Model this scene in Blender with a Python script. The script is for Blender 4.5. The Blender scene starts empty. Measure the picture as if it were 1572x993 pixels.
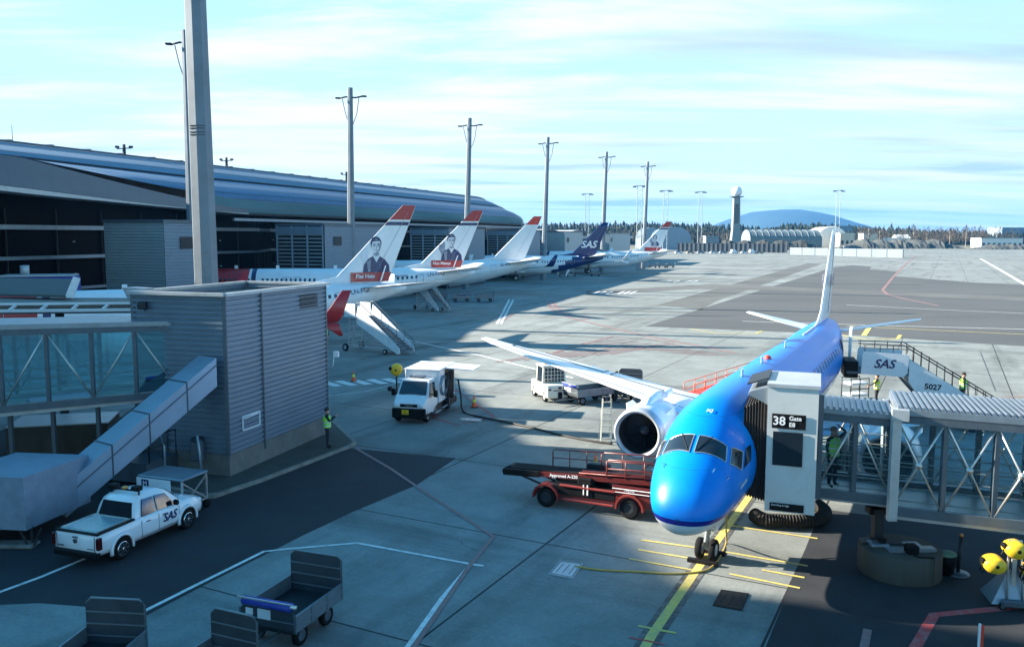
import bpy, math, random
from mathutils import Vector, Matrix
R_ = math.radians
random.seed(7)
scene = bpy.context.scene
# ---------------------------------------------------------------- camera
CH, FPX, PITCH, ROLL = 9.45, 1300.0, R_(5.95), R_(0.12)
cd = bpy.data.cameras.new('camera'); cam = bpy.data.objects.new('camera', cd)
scene.collection.objects.link(cam); scene.camera = cam
cam.location = (0, 0, CH)
cam.rotation_mode = 'QUATERNION'
cam.rotation_quaternion = (Matrix.Rotation(math.pi/2-PITCH, 4, 'X') @ Matrix.Rotation(ROLL, 4, 'Z')).to_quaternion()
cd.sensor_width = 36; cd.lens = FPX/1572*36; cd.clip_start = .3; cd.clip_end = 20000
# ---------------------------------------------------------------- light
SUN_AZ = Vector((-.975, .222, 0)).normalized(); SUN_EL = R_(22)
sund = SUN_AZ*math.cos(SUN_EL)+Vector((0, 0, math.sin(SUN_EL)))
ld = bpy.data.lights.new('sun', 'SUN'); sun = bpy.data.objects.new('sun', ld); scene.collection.objects.link(sun)
sun.rotation_mode = 'QUATERNION'; sun.rotation_quaternion = sund.to_track_quat('Z', 'Y')
ld.energy = 3.9; ld.angle = R_(.5); ld.color = (1, .89, .74)
scene.view_settings.view_transform = 'Standard'; scene.view_settings.look = 'None'
scene.view_settings.exposure = 2.38; scene.view_settings.gamma = 1
scene.render.resolution_x = 1024; scene.render.resolution_y = 646
w = bpy.data.worlds.new('World'); scene.world = w; w.use_nodes = True
nt = w.node_tree; nt.nodes.clear()
def N(nt, t, **k):
    n = nt.nodes.new(t)
    for a, b in k.items():
        if a.startswith('i_'):
            key = a[2:]; n.inputs[int(key) if key.isdigit() else key].default_value = b
        else: setattr(n, a, b)
    return n
def world_setup():
    L = nt.links.new
    sky = N(nt, 'ShaderNodeTexSky', sky_type='NISHITA'); sky.sun_disc = False; sky.sun_elevation = SUN_EL
    sky.sun_rotation = math.atan2(sund.x, sund.y); sky.air_density = 1; sky.dust_density = .6; sky.ozone_density = 1.5
    tint = N(nt, 'ShaderNodeMix', data_type='RGBA', blend_type='MULTIPLY'); tint.inputs[0].default_value = 1
    tint.inputs[7].default_value = (.27, 1.0, 1.2, 1); L(sky.outputs[0], tint.inputs[6])
    tc = N(nt, 'ShaderNodeTexCoord'); sp = N(nt, 'ShaderNodeSeparateXYZ'); L(tc.outputs['Generated'], sp.inputs[0])
    # flat cloud deck: direction divided by elevation
    zc = N(nt, 'ShaderNodeMath', operation='ADD'); zc.inputs[1].default_value = .06; L(sp.outputs[2], zc.inputs[0])
    dx = N(nt, 'ShaderNodeMath', operation='DIVIDE'); L(sp.outputs[0], dx.inputs[0]); L(zc.outputs[0], dx.inputs[1])
    dy = N(nt, 'ShaderNodeMath', operation='DIVIDE'); L(sp.outputs[1], dy.inputs[0]); L(zc.outputs[0], dy.inputs[1])
    cb = N(nt, 'ShaderNodeCombineXYZ'); L(dx.outputs[0], cb.inputs[0]); L(dy.outputs[0], cb.inputs[1])
    mp = N(nt, 'ShaderNodeMapping'); mp.inputs['Rotation'].default_value = (0, 0, R_(8)); mp.inputs['Scale'].default_value = (.34, 1.0, 1); mp.inputs['Location'].default_value=(1.7,.4,0)
    L(cb.outputs[0], mp.inputs[0])
    n1 = N(nt, 'ShaderNodeTexNoise'); n1.inputs['Scale'].default_value = 1.1; n1.inputs['Detail'].default_value = 9; n1.inputs['Roughness'].default_value = .62; n1.inputs['Distortion'].default_value = .35
    L(mp.outputs[0], n1.inputs['Vector'])
    rp = N(nt, 'ShaderNodeMapRange', interpolation_type='SMOOTHSTEP'); rp.inputs[1].default_value = .40; rp.inputs[2].default_value = .60; L(n1.outputs[0], rp.inputs[0])
    n2 = N(nt, 'ShaderNodeTexNoise'); n2.inputs['Scale'].default_value = .8; n2.inputs['Detail'].default_value = 5
    m2 = N(nt, 'ShaderNodeMapping'); m2.inputs['Location'].default_value = (5, 3, 2); m2.inputs['Scale'].default_value = (.3, 1.2, 1); L(cb.outputs[0], m2.inputs[0]); L(m2.outputs[0], n2.inputs['Vector'])
    r2 = N(nt, 'ShaderNodeMapRange', interpolation_type='SMOOTHSTEP'); r2.inputs[1].default_value = .44; r2.inputs[2].default_value = .64; L(n2.outputs[0], r2.inputs[0])
    cc = N(nt, 'ShaderNodeMix', data_type='RGBA'); cc.inputs[6].default_value = (4.4, 4.7, 4.75, 1); cc.inputs[7].default_value = (2.2, 3.0, 3.5, 1); L(r2.outputs[0], cc.inputs[0])
    # thin pale veil low in the sky, deep clear blue higher up
    veil = N(nt, 'ShaderNodeMapRange', interpolation_type='SMOOTHSTEP'); veil.inputs[1].default_value = .16; veil.inputs[2].default_value = .55; veil.inputs[3].default_value = .92; veil.inputs[4].default_value = .0; L(sp.outputs[2], veil.inputs[0])
    ve = N(nt, 'ShaderNodeMapRange', interpolation_type='SMOOTHSTEP'); ve.inputs[1].default_value = 0; ve.inputs[2].default_value = .22; L(sp.outputs[2], ve.inputs[0])
    vc = N(nt, 'ShaderNodeMix', data_type='RGBA'); vc.inputs[6].default_value = (3.9, 4.5, 4.6, 1); vc.inputs[7].default_value = (2.75, 4.0, 4.4, 1); L(ve.outputs[0], vc.inputs[0])
    az = N(nt, 'ShaderNodeMapRange', interpolation_type='SMOOTHSTEP'); az.inputs[1].default_value = -.35; az.inputs[2].default_value = .35; az.inputs[3].default_value = .25; az.inputs[4].default_value = 1; L(sp.outputs[1], az.inputs[0])
    vz = N(nt, 'ShaderNodeMath', operation='MULTIPLY'); L(veil.outputs[0], vz.inputs[0]); L(az.outputs[0], vz.inputs[1])
    mv = N(nt, 'ShaderNodeMix', data_type='RGBA'); L(vz.outputs[0], mv.inputs[0]); L(tint.outputs[2], mv.inputs[6]); L(vc.outputs[2], mv.inputs[7])
    fade = N(nt, 'ShaderNodeMapRange'); fade.inputs[1].default_value = .2; fade.inputs[2].default_value = .5; fade.inputs[3].default_value = .95; fade.inputs[4].default_value = .0; L(sp.outputs[2], fade.inputs[0])
    fm = N(nt, 'ShaderNodeMath', operation='MULTIPLY'); L(rp.outputs[0], fm.inputs[0]); L(fade.outputs[0], fm.inputs[1])
    mx = N(nt, 'ShaderNodeMix', data_type='RGBA'); L(fm.outputs[0], mx.inputs[0]); L(mv.outputs[2], mx.inputs[6]); L(cc.outputs[2], mx.inputs[7])
    bg = N(nt, 'ShaderNodeBackground'); bg.inputs[1].default_value = .05; L(mx.outputs[2], bg.inputs[0])
    out = N(nt, 'ShaderNodeOutputWorld'); L(bg.outputs[0], out.inputs[0])
world_setup()
# ---------------------------------------------------------------- photo pixel -> ground point / vertical plane point
cp, sp_ = math.cos(PITCH), math.sin(PITCH); cr, sr = math.cos(ROLL), math.sin(ROLL)
def ray(px, py):
    a, b = px-786, py-496.5
    x = cr*a+sr*b; y = -sr*a+cr*b
    return x, FPX*cp-y*sp_, -FPX*sp_-y*cp
def G(px, py, z=0.0):
    X, Y, Z = ray(px, py); t = (z-CH)/Z
    return Vector((X*t, Y*t, z))
def VY(px, py, Y0):
    X, Y, Z = ray(px, py); t = Y0/Y
    return Vector((X*t, Y0, CH+Z*t))
# ---------------------------------------------------------------- materials
MAT = {}
def mat(name, col, rough=.6, metal=0.0, var=.12, scale=3.0, bump=0.0, bscale=30.0, spec=.5, coat=0.0, stretch=(1,1,1), dirt=None, trans=0.0):
    if name in MAT: return MAT[name]
    m = bpy.data.materials.new(name); m.use_nodes = True; t = m.node_tree; L = t.links.new
    b = t.nodes['Principled BSDF']
    b.inputs['Roughness'].default_value = rough; b.inputs['Metallic'].default_value = metal
    b.inputs['Specular IOR Level'].default_value = spec; b.inputs['Coat Weight'].default_value = coat
    b.inputs['Coat Roughness'].default_value = .08
    if trans: b.inputs['Transmission Weight'].default_value = trans
    tc = N(t, 'ShaderNodeTexCoord'); mp = N(t, 'ShaderNodeMapping'); mp.inputs['Scale'].default_value = stretch; L(tc.outputs['Object'], mp.inputs[0])
    n = N(t, 'ShaderNodeTexNoise'); n.inputs['Scale'].default_value = scale; n.inputs['Detail'].default_value = 6; n.inputs['Roughness'].default_value = .65; L(mp.outputs[0], n.inputs['Vector'])
    mr = N(t, 'ShaderNodeMapRange'); mr.inputs[1].default_value = .3; mr.inputs[2].default_value = .7; mr.inputs[3].default_value = 1-var; mr.inputs[4].default_value = 1+var; L(n.outputs[0], mr.inputs[0])
    mx = N(t, 'ShaderNodeMix', data_type='RGBA', blend_type='MULTIPLY'); mx.inputs[0].default_value = 1; mx.inputs[6].default_value = (*col, 1); L(mr.outputs[0], mx.inputs[7])
    last = mx.outputs[2]
    if dirt:
        n2 = N(t, 'ShaderNodeTexNoise'); n2.inputs['Scale'].default_value = dirt[1]; n2.inputs['Detail'].default_value = 8; n2.inputs['Roughness'].default_value = .7; L(mp.outputs[0], n2.inputs['Vector'])
        r2 = N(t, 'ShaderNodeMapRange'); r2.inputs[1].default_value = .5; r2.inputs[2].default_value = .75; r2.inputs[4].default_value = dirt[2]; L(n2.outputs[0], r2.inputs[0])
        m2 = N(t, 'ShaderNodeMix', data_type='RGBA'); L(r2.outputs[0], m2.inputs[0]); L(last, m2.inputs[6]); m2.inputs[7].default_value = (*dirt[0], 1); last = m2.outputs[2]
    L(last, b.inputs['Base Color'])
    rr = N(t, 'ShaderNodeMapRange'); rr.inputs[3].default_value = max(0.02, rough-.08); rr.inputs[4].default_value = min(1, rough+.08); L(n.outputs[0], rr.inputs[0]); L(rr.outputs[0], b.inputs['Roughness'])
    if bump:
        n3 = N(t, 'ShaderNodeTexNoise'); n3.inputs['Scale'].default_value = bscale; n3.inputs['Detail'].default_value = 4; L(tc.outputs['Object'], n3.inputs['Vector'])
        bp = N(t, 'ShaderNodeBump'); bp.inputs['Strength'].default_value = bump; bp.inputs['Distance'].default_value = .02; L(n3.outputs[0], bp.inputs['Height']); L(bp.outputs[0], b.inputs['Normal'])
    MAT[name] = m; return m
D_ = (.12, .11, .10)
white = mat('white_paint', (.74, .76, .78), .35, var=.05, scale=1.5, coat=.3, dirt=(D_, 2.5, .18))
acwhite = mat('aircraft_white', (.80, .82, .84), .3, var=.03, scale=.6, coat=.4, dirt=((.4,.42,.44), .8, .25))
cream = mat('cream_paint', (.74, .72, .62), .4, var=.06, coat=.2, dirt=(D_, 3, .25))
red = mat('dark_red_paint', (.11, .012, .010), .4, var=.12, dirt=((.05,.02,.02), 3, .5))
brightred = mat('bright_red_paint', (.75, .06, .03), .45, var=.1)
norred = mat('tail_red', (.42, .018, .02), .35, var=.05, coat=.3)
navy = mat('navy_paint', (.012, .018, .10), .3, var=.05, coat=.4)
sasblue = mat('tail_blue', (.003, .018, .12), .3, var=.05, coat=.4)
bagblue = mat('blue_plastic', (.02, .05, .35), .4, var=.1, dirt=(D_, 5, .4))
black = mat('black_plastic', (.006, .006, .007), .55, var=.2, spec=.2)
rubber = mat('tyre_rubber', (.008, .008, .009), .85, var=.2, spec=.2)
darkm = mat('dark_steel', (.022, .026, .032), .5, .3, var=.2)
midm = mat('grey_steel', (.095, .125, .155), .45, .4, var=.15, dirt=(D_, 6, .4))
galv = mat('galvanised_steel', (.27, .32, .37), .38, .55, var=.14, scale=2.2, dirt=((.22,.23,.24), 1.6, .6))
lightm = mat('light_grey_metal', (.45, .48, .50), .4, .3, var=.08, scale=1.2, dirt=((.25,.24,.22), 2, .5))
alu = mat('aluminium', (.62, .62, .60), .35, .7, var=.12)
chrome = mat('chrome', (.8, .8, .8), .15, 1, var=.02)
clad = mat('corrugated_cladding', (.185, .245, .31), .42, .35, var=.07, scale=.7, dirt=((.20,.22,.24), .9, .35))
cladlight = mat('pale_cladding', (.36, .42, .44), .4, .4, var=.06, scale=.5)
conc = mat('weathered_concrete', (.17, .165, .15), .9, var=.22, scale=1.6, bump=.4, bscale=25, dirt=((.09,.085,.075), 1.2, .8))
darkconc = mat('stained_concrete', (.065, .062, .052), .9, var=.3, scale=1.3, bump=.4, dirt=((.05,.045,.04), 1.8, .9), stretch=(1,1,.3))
kerbm = mat('kerb_concrete', (.24, .23, .20), .9, var=.25, scale=2, dirt=((.08,.08,.07), 2.5, .8))
glassd = mat('dark_glass', (.012, .018, .024), .07, var=.1, spec=.8)
wind = mat('vehicle_glass', (.015, .022, .03), .06, var=.1, spec=.8)
yellow = mat('yellow_plastic', (.78, .50, .02), .4, var=.12, dirt=(D_, 5, .35))
orange = mat('cone_orange', (.85, .13, .03), .5, var=.1)
hivis = mat('hi_vis_fabric', (.35, .85, .10), .8, var=.1)
hivisy = mat('hi_vis_yellow', (.75, .80, .10), .8, var=.1)
reflect = mat('reflective_tape', (.7, .72, .7), .5, var=.05)
skin = mat('skin', (.50, .28, .19), .6, var=.05)
hair = mat('dark_hair', (.03, .022, .018), .8, var=.2)
cloth = mat('dark_work_cloth', (.018, .02, .028), .85, var=.2)
lampglass = mat('lamp_glass', (.7, .75, .78), .1, var=.05)
redlens = mat('red_lens', (.06, .004, .004), .15, var=.1)
amber = mat('amber_lens', (.7, .28, .03), .2, var=.1)
rope = mat('yellow_rope', (.45, .30, .07), .8, var=.3, scale=30)
mastm = mat('mast_steel', (.17, .21, .25), .5, .3, var=.12, scale=.8, dirt=((.09,.11,.13), .7, .5))
hosem = mat('black_hose', (.02, .018, .016), .6, var=.2)
bagdark = mat('suitcase_cloth', (.03, .03, .045), .7, var=.4)
roofm = mat('roof_zinc', (.30, .36, .44), .32, .65, var=.07, scale=.25, stretch=(1,1,1), dirt=((.16,.2,.27), .3, .5))
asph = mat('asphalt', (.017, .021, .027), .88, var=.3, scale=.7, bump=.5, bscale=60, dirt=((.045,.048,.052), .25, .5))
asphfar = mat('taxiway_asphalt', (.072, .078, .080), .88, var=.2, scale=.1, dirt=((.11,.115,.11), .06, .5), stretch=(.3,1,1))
# tinted glass (thin pane)
def thin_glass(name, tint, mixf, rough=.02):
    m = bpy.data.materials.new(name); m.use_nodes = True; t = m.node_tree; t.nodes.clear(); L = t.links.new
    tr = N(t, 'ShaderNodeBsdfTransparent'); tr.inputs[0].default_value = (*tint, 1)
    gl = N(t, 'ShaderNodeBsdfGlossy'); gl.inputs['Roughness'].default_value = rough; gl.inputs[0].default_value = (.75, .95, 1, 1)
    fr = N(t, 'ShaderNodeFresnel'); fr.inputs[0].default_value = 1.5
    ad = N(t, 'ShaderNodeMath', operation='ADD'); ad.inputs[1].default_value = mixf; L(fr.outputs[0], ad.inputs[0])
    mx = N(t, 'ShaderNodeMixShader'); L(ad.outputs[0], mx.inputs[0]); L(tr.outputs[0], mx.inputs[1]); L(gl.outputs[0], mx.inputs[2])
    o = N(t, 'ShaderNodeOutputMaterial'); L(mx.outputs[0], o.inputs[0]); return m
paneL = thin_glass('blue_green_glass', (.85, 1.0, 1.0), .30)
paneR = thin_glass('grey_glass', (.93, .97, .98), .0)
# ---------------------------------------------------------------- mesh builder
SPLIT = set('leg handle door_outline lift_arm white_trim fin corner_trim side_beam roof_light support_leg mullion ledge ceiling_lamp mirror bumper badge perforation plug antenna probe flap_track_fairing strake gear_door wiper cabin_window stringer arched_roof chassis_rail tail_light work_lamp headlight steel_plate junction_box snow_rail end_frame side_window gear_leg lamp'.split())
class MB:
    def __init__(s): s.v = []; s.f = []; s.m = []; s.mi = 0; s.M = None; s.sm = []; s.smooth = False
    def a(s, vs, fs):
        b = len(s.v)
        for v in vs:
            v = Vector(v)
            s.v.append(s.M @ v if s.M else v)
        for f in fs: s.f.append([b+i for i in f]); s.m.append(s.mi); s.sm.append(s.smooth)
        return s
    def box(s, x0, x1, y0, y1, z0, z1):
        return s.a([(x0,y0,z0),(x1,y0,z0),(x1,y1,z0),(x0,y1,z0),(x0,y0,z1),(x1,y0,z1),(x1,y1,z1),(x0,y1,z1)],
                   [(0,3,2,1),(4,5,6,7),(0,1,5,4),(1,2,6,5),(2,3,7,6),(3,0,4,7)])
    def bb(s, x0, x1, y0, y1, z0, z1, b=.03):   # box with chamfered edges
        b = min(b, (x1-x0)/2.2, (y1-y0)/2.2, (z1-z0)/2.2)
        r = []
        for (z, i) in ((z0, b), (z0+b, 0), (z1-b, 0), (z1, b)):
            r.append([(x0+i+b*.0,y0+i+b*(i==0),z),(x0+i+b*(i==0),y0+i,z),(x1-i-b*(i==0),y0+i,z),(x1-i,y0+i+b*(i==0),z),
                      (x1-i,y1-i-b*(i==0),z),(x1-i-b*(i==0),y1-i,z),(x0+i+b*(i==0),y1-i,z),(x0+i,y1-i-b*(i==0),z)])
        return s.loft(r, True, True)
    def loft(s, rings, closed=True, caps=True):
        n = len(rings[0]); vs = [p for r in rings for p in r]; fs = []
        for i in range(len(rings)-1):
            for j in range(n if closed else n-1):
                k = (j+1) % n
                fs.append((i*n+j, i*n+k, (i+1)*n+k, (i+1)*n+j))
        if caps and closed:
            fs.append(tuple(range(n))[::-1]); fs.append(tuple((len(rings)-1)*n+j for j in range(n)))
        return s.a(vs, fs)
    def prism(s, poly, d):  # poly list of 3D pts, extruded by vector d
        d = Vector(d); return s.loft([[Vector(p) for p in poly], [Vector(p)+d for p in poly]])
    def cyl(s, p0, p1, r0, r1=None, n=12, caps=True):
        if r1 is None: r1 = r0
        p0 = Vector(p0); p1 = Vector(p1); q = (p1-p0).to_track_quat('Z', 'Y'); rg = []
        for p, r in ((p0, r0), (p1, r1)):
            rg.append([p+q @ Vector((r*math.cos(2*math.pi*k/n), r*math.sin(2*math.pi*k/n), 0)) for k in range(n)])
        sm = s.smooth; s.smooth = n > 8; s.loft(rg, True, caps); s.smooth = sm; return s
    def tube(s, pts, r, n=6):
        pts = [Vector(p) for p in pts]
        rg = []
        for i, p in enumerate(pts):
            d = (pts[min(i+1, len(pts)-1)]-pts[max(i-1, 0)]).normalized(); q = d.to_track_quat('Z', 'Y')
            if abs(d.z) < .95:
                x = d.cross(Vector((0,0,1))).normalized(); y = x.cross(d)
            else: x = q @ Vector((1,0,0)); y = q @ Vector((0,1,0))
            if rg and abs(d.z) >= .95: x, y = rg_x, rg_y
            rg_x, rg_y = x, y
            rg.append([p+x*(r*math.cos(2*math.pi*k/n))+y*(r*math.sin(2*math.pi*k/n)) for k in range(n)])
        sm = s.smooth; s.smooth = n > 5; s.loft(rg); s.smooth = sm; return s
    def bar(s, p0, p1, w, h=None):   # rectangular bar
        h = h or w; p0 = Vector(p0); p1 = Vector(p1); d = (p1-p0).normalized()
        x = d.cross(Vector((0,0,1)))
        x = Vector((1,0,0)) if x.length < .01 else x.normalized()
        y = x.cross(d)
        o = [x*w/2+y*h/2, -x*w/2+y*h/2, -x*w/2-y*h/2, x*w/2-y*h/2]
        return s.loft([[p0+q for q in o], [p1+q for q in o]])
    def lathe(s, prof, o=(0,0,0), ax='z', n=24, caps=False):
        o = Vector(o); rg = []
        for (r, h) in prof:
            ring = []
            for k in range(n):
                c, t = r*math.cos(2*math.pi*k/n), r*math.sin(2*math.pi*k/n)
                ring.append(o+Vector({'z': (c, t, h), 'x': (h, c, t), 'y': (t, h, c)}[ax]))
            rg.append(ring)
        sm = s.smooth; s.smooth = True; s.loft(rg, True, caps); s.smooth = sm; return s
    def quad(s, a, b, c, d): return s.a([a, b, c, d], [(0, 1, 2, 3)])
    def poly(s, pts): return s.a(pts, [tuple(range(len(pts)))])
    def ell(s, c, rx, ry, rz, nu=14, nv=8):
        c = Vector(c); rg = []
        for i in range(nv+1):
            a = math.pi*i/nv; r = max(math.sin(a), .001)
            rg.append([c+Vector((rx*r*math.cos(2*math.pi*k/nu), ry*r*math.sin(2*math.pi*k/nu), -rz*math.cos(a))) for k in range(nu)])
        sm = s.smooth; s.smooth = True; s.loft(rg); s.smooth = sm; return s
    def build(s, name, mats, parent=None, world=False, fix=True):
        if name in SPLIT and len(s.f) > 1:
            n = len(s.v); p = list(range(n))
            def fd(i):
                while p[i] != i: p[i] = p[p[i]]; i = p[i]
                return i
            for f in s.f:
                for k in f[1:]: p[fd(k)] = fd(f[0])
            gs = {}
            for i, f in enumerate(s.f): gs.setdefault(fd(f[0]), []).append(i)
            if 1 < len(gs) <= 100:
                for ids in gs.values():
                    q = MB(); mp = {}
                    for i in ids:
                        for k in s.f[i]:
                            if k not in mp: mp[k] = len(q.v); q.v.append(s.v[k])
                        q.f.append([mp[k] for k in s.f[i]]); q.m.append(s.m[i]); q.sm.append(s.sm[i])
                    o = q.build1(name, mats, parent, world, fix)
                return o
        return s.build1(name, mats, parent, world, fix)
    def build1(s, name, mats, parent=None, world=False, fix=True):
        if not isinstance(mats, (list, tuple)): mats = [mats]
        me = bpy.data.meshes.new(name)
        vs = s.v
        if world and parent is not None:
            inv = (Matrix.Translation(parent.location) @ Matrix.Rotation(parent.rotation_euler.z, 4, 'Z')).inverted()
            vs = [inv @ v for v in vs]
        me.from_pydata([tuple(v) for v in vs], [], s.f)
        for m in mats: me.materials.append(m)
        me.polygons.foreach_set('material_index', s.m); me.polygons.foreach_set('use_smooth', s.sm)
        if fix:
            import bmesh
            b = bmesh.new(); b.from_mesh(me); bmesh.ops.recalc_face_normals(b, faces=b.faces); b.to_mesh(me); b.free()
        me.update()
        o = bpy.data.objects.new(name, me); scene.collection.objects.link(o)
        if parent is not None: o.parent = parent
        return o
def T(name, label, cat, loc=(0,0,0), rz=0.0, group=None):
    o = bpy.data.objects.new(name, None); scene.collection.objects.link(o)
    o.location = loc; o.rotation_euler = (0, 0, rz); o['label'] = label; o['category'] = cat
    if group: o['group'] = group
    return o
def tag(o, label, cat, group=None):
    o['label'] = label; o['category'] = cat
    if group: o['group'] = group
    return o
def struct(o, kind='structure', label=None):
    o['kind'] = kind
    if label: o['label'] = label
    return o
def kids(r): return [o for o in scene.collection.objects if o.parent == r]
def dup(root, loc, rz, label=None, group=None, sc=1.0):
    def cp_(o, par):
        c = o.copy(); scene.collection.objects.link(c)
        if par is not None: c.parent = par
        for ch in kids(o): cp_(ch, c)
        return c
    r = cp_(root, None); r.location = loc; r.rotation_euler = (0, 0, rz); r.scale = (sc, sc, sc)
    if label: r['label'] = label
    if group: r['group'] = group
    return r
def text(name, s, size, m, parent, M, shear=0.0, ext=.004, align='CENTER', bold=0.0):
    cu = bpy.data.curves.new(name, 'FONT'); cu.body = s; cu.size = size; cu.extrude = ext; cu.shear = shear; cu.align_x = align; cu.align_y = 'CENTER'; cu.offset = bold; cu.resolution_u = 3
    o = bpy.data.objects.new(name, cu); scene.collection.objects.link(o)
    dg = bpy.context.evaluated_depsgraph_get(); me = bpy.data.meshes.new_from_object(o.evaluated_get(dg))
    bpy.data.objects.remove(o); me.transform(M); me.materials.clear(); me.materials.append(m)
    ob = bpy.data.objects.new(name, me); scene.collection.objects.link(ob); ob.parent = parent
    return ob
def frame(o, x, y):    # matrix with given origin, text x axis and y axis
    x = Vector(x).normalized(); y = Vector(y); z = x.cross(y).normalized(); y = z.cross(x)
    return Matrix(((x.x, y.x, z.x, o[0]), (x.y, y.y, z.y, o[1]), (x.z, y.z, z.z, o[2]), (0, 0, 0, 1)))
HG = R_(17)                                   # heading of the building grid
GU = Vector((math.sin(HG), math.cos(HG), 0)); GW = Vector((math.cos(HG), -math.sin(HG), 0))
# ---------------------------------------------------------------- ground
def concrete_mat():
    m = bpy.data.materials.new('apron_concrete'); m.use_nodes = True; t = m.node_tree; L = t.links.new
    b = t.nodes['Principled BSDF']; b.inputs['Roughness'].default_value = .82
    tc = N(t, 'ShaderNodeTexCoord')
    mp = N(t, 'ShaderNodeMapping'); mp.inputs['Rotation'].default_value = (0, 0, R_(27.2)); L(tc.outputs['Object'], mp.inputs[0])
    sp = N(t, 'ShaderNodeSeparateXYZ'); L(mp.outputs[0], sp.inputs[0])
    def joint(out, off, per, wd):
        a = N(t, 'ShaderNodeMath', operation='ADD'); a.inputs[1].default_value = off; L(out, a.inputs[0])
        p = N(t, 'ShaderNodeMath', operation='PINGPONG'); p.inputs[1].default_value = per/2; L(a.outputs[0], p.inputs[0])
        c = N(t, 'ShaderNodeMath', operation='LESS_THAN'); c.inputs[1].default_value = wd; L(p.outputs[0], c.inputs[0]); return c.outputs[0]
    # rotated x = across (v), rotated y = along aircraft axis (u)
    j1 = joint(sp.outputs[0], 3.4, 7.2, .034); j2 = joint(sp.outputs[1], -22.95, 7.2, .030)
    jm = N(t, 'ShaderNodeMath', operation='MAXIMUM'); L(j1, jm.inputs[0]); L(j2, jm.inputs[1])
    def noise(sc, det, st=(1,1,1), rough=.6):
        q = N(t, 'ShaderNodeMapping'); q.inputs['Scale'].default_value = st; L(mp.outputs[0], q.inputs[0])
        n = N(t, 'ShaderNodeTexNoise'); n.inputs['Scale'].default_value = sc; n.inputs['Detail'].default_value = det; n.inputs['Roughness'].default_value = rough; L(q.outputs[0], n.inputs['Vector']); return n.outputs[0]
    def rng(o, a, b_, c, d):
        r = N(t, 'ShaderNodeMapRange'); r.inputs[1].default_value = a; r.inputs[2].default_value = b_; r.inputs[3].default_value = c; r.inputs[4].default_value = d; L(o, r.inputs[0]); return r.outputs[0]
    def mul(a, b_):
        x = N(t, 'ShaderNodeMath', operation='MULTIPLY'); L(a, x.inputs[0]); L(b_, x.inputs[1]); return x.outputs[0]
    f = mul(rng(noise(.045, 3), .35, .65, .82, 1.15), rng(noise(.5, 8, rough=.75), .3, .7, .74, 1.2))
    f = mul(f, rng(noise(9, 5), .25, .75, .84, 1.15))
    f = mul(f, rng(noise(.35, 6, (1, .12, 1)), .52, .70, 1.0, .55))      # tyre streaks along the lead-in direction
    f = mul(f, rng(noise(.22, 6, (.1, 1.4, 1)), .54, .68, 1.0, .62))
    # slab-to-slab tone
    def cell(out, off, per):
        a = N(t, 'ShaderNodeMath', operation='ADD'); a.inputs[1].default_value = off; L(out, a.inputs[0])
        d = N(t, 'ShaderNodeMath', operation='DIVIDE'); d.inputs[1].default_value = per; L(a.outputs[0], d.inputs[0])
        fl = N(t, 'ShaderNodeMath', operation='FLOOR'); L(d.outputs[0], fl.inputs[0]); return fl.outputs[0]
    cb = N(t, 'ShaderNodeCombineXYZ'); L(cell(sp.outputs[0], 3.4, 7.2), cb.inputs[0]); L(cell(sp.outputs[1], -22.95, 7.2), cb.inputs[1])
    wn = N(t, 'ShaderNodeTexWhiteNoise', noise_dimensions='2D'); L(cb.outputs[0], wn.inputs['Vector'])
    f = mul(f, rng(wn.outputs['Value'], 0, 1, .93, 1.06))
    mx = N(t, 'ShaderNodeMix', data_type='RGBA', blend_type='MULTIPLY'); mx.inputs[0].default_value = 1; mx.inputs[6].default_value = (.215, .237, .228, 1); L(f, mx.inputs[7])
    # oil drips
    v = N(t, 'ShaderNodeTexVoronoi'); v.inputs['Scale'].default_value = .42; L(mp.outputs[0], v.inputs['Vector'])
    sp2 = rng(v.outputs['Distance'], .05, .13, .5, 0)
    n5 = rng(noise(.11, 2), .5, .62, 0, 1); k = mul(sp2, n5)
    m2 = N(t, 'ShaderNodeMix', data_type='RGBA'); L(k, m2.inputs[0]); L(mx.outputs[2], m2.inputs[6]); m2.inputs[7].default_value = (.05, .048, .045, 1)
    vc_ = N(t, 'ShaderNodeTexVoronoi', feature='DISTANCE_TO_EDGE'); vc_.inputs['Scale'].default_value = .075; vc_.inputs['Randomness'].default_value = 1
    nd = N(t, 'ShaderNodeTexNoise'); nd.inputs['Scale'].default_value = .5; nd.inputs['Detail'].default_value = 4; L(mp.outputs[0], nd.inputs['Vector'])
    av = N(t, 'ShaderNodeMix', data_type='RGBA', blend_type='LINEAR_LIGHT'); av.inputs[0].default_value = .6; L(mp.outputs[0], av.inputs[6]); L(nd.outputs['Color'], av.inputs[7]); L(av.outputs[2], vc_.inputs['Vector'])
    ck_ = mul(rng(vc_.outputs['Distance'], .0, .0022, .75, 0), rng(noise(.09, 2), .48, .56, 0, 1))
    mk = N(t, 'ShaderNodeMix', data_type='RGBA'); L(ck_, mk.inputs[0]); L(m2.outputs[2], mk.inputs[6]); mk.inputs[7].default_value = (.03, .03, .032, 1); m2 = mk
    m3 = N(t, 'ShaderNodeMix', data_type='RGBA'); L(jm.outputs[0], m3.inputs[0]); L(m2.outputs[2], m3.inputs[6]); m3.inputs[7].default_value = (.018, .018, .02, 1)
    L(m3.outputs[2], b.inputs['Base Color'])
    n3 = noise(40, 4); bp = N(t, 'ShaderNodeBump'); bp.inputs['Strength'].default_value = .35; bp.inputs['Distance'].default_value = .02; L(n3, bp.inputs['Height']); L(bp.outputs[0], b.inputs['Normal'])
    return m
apron = concrete_mat()
far_ground = mat('dry_grass', (.15, .14, .09), .95, var=.35, scale=.02, dirt=((.22, .21, .19), .008, .8))
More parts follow.
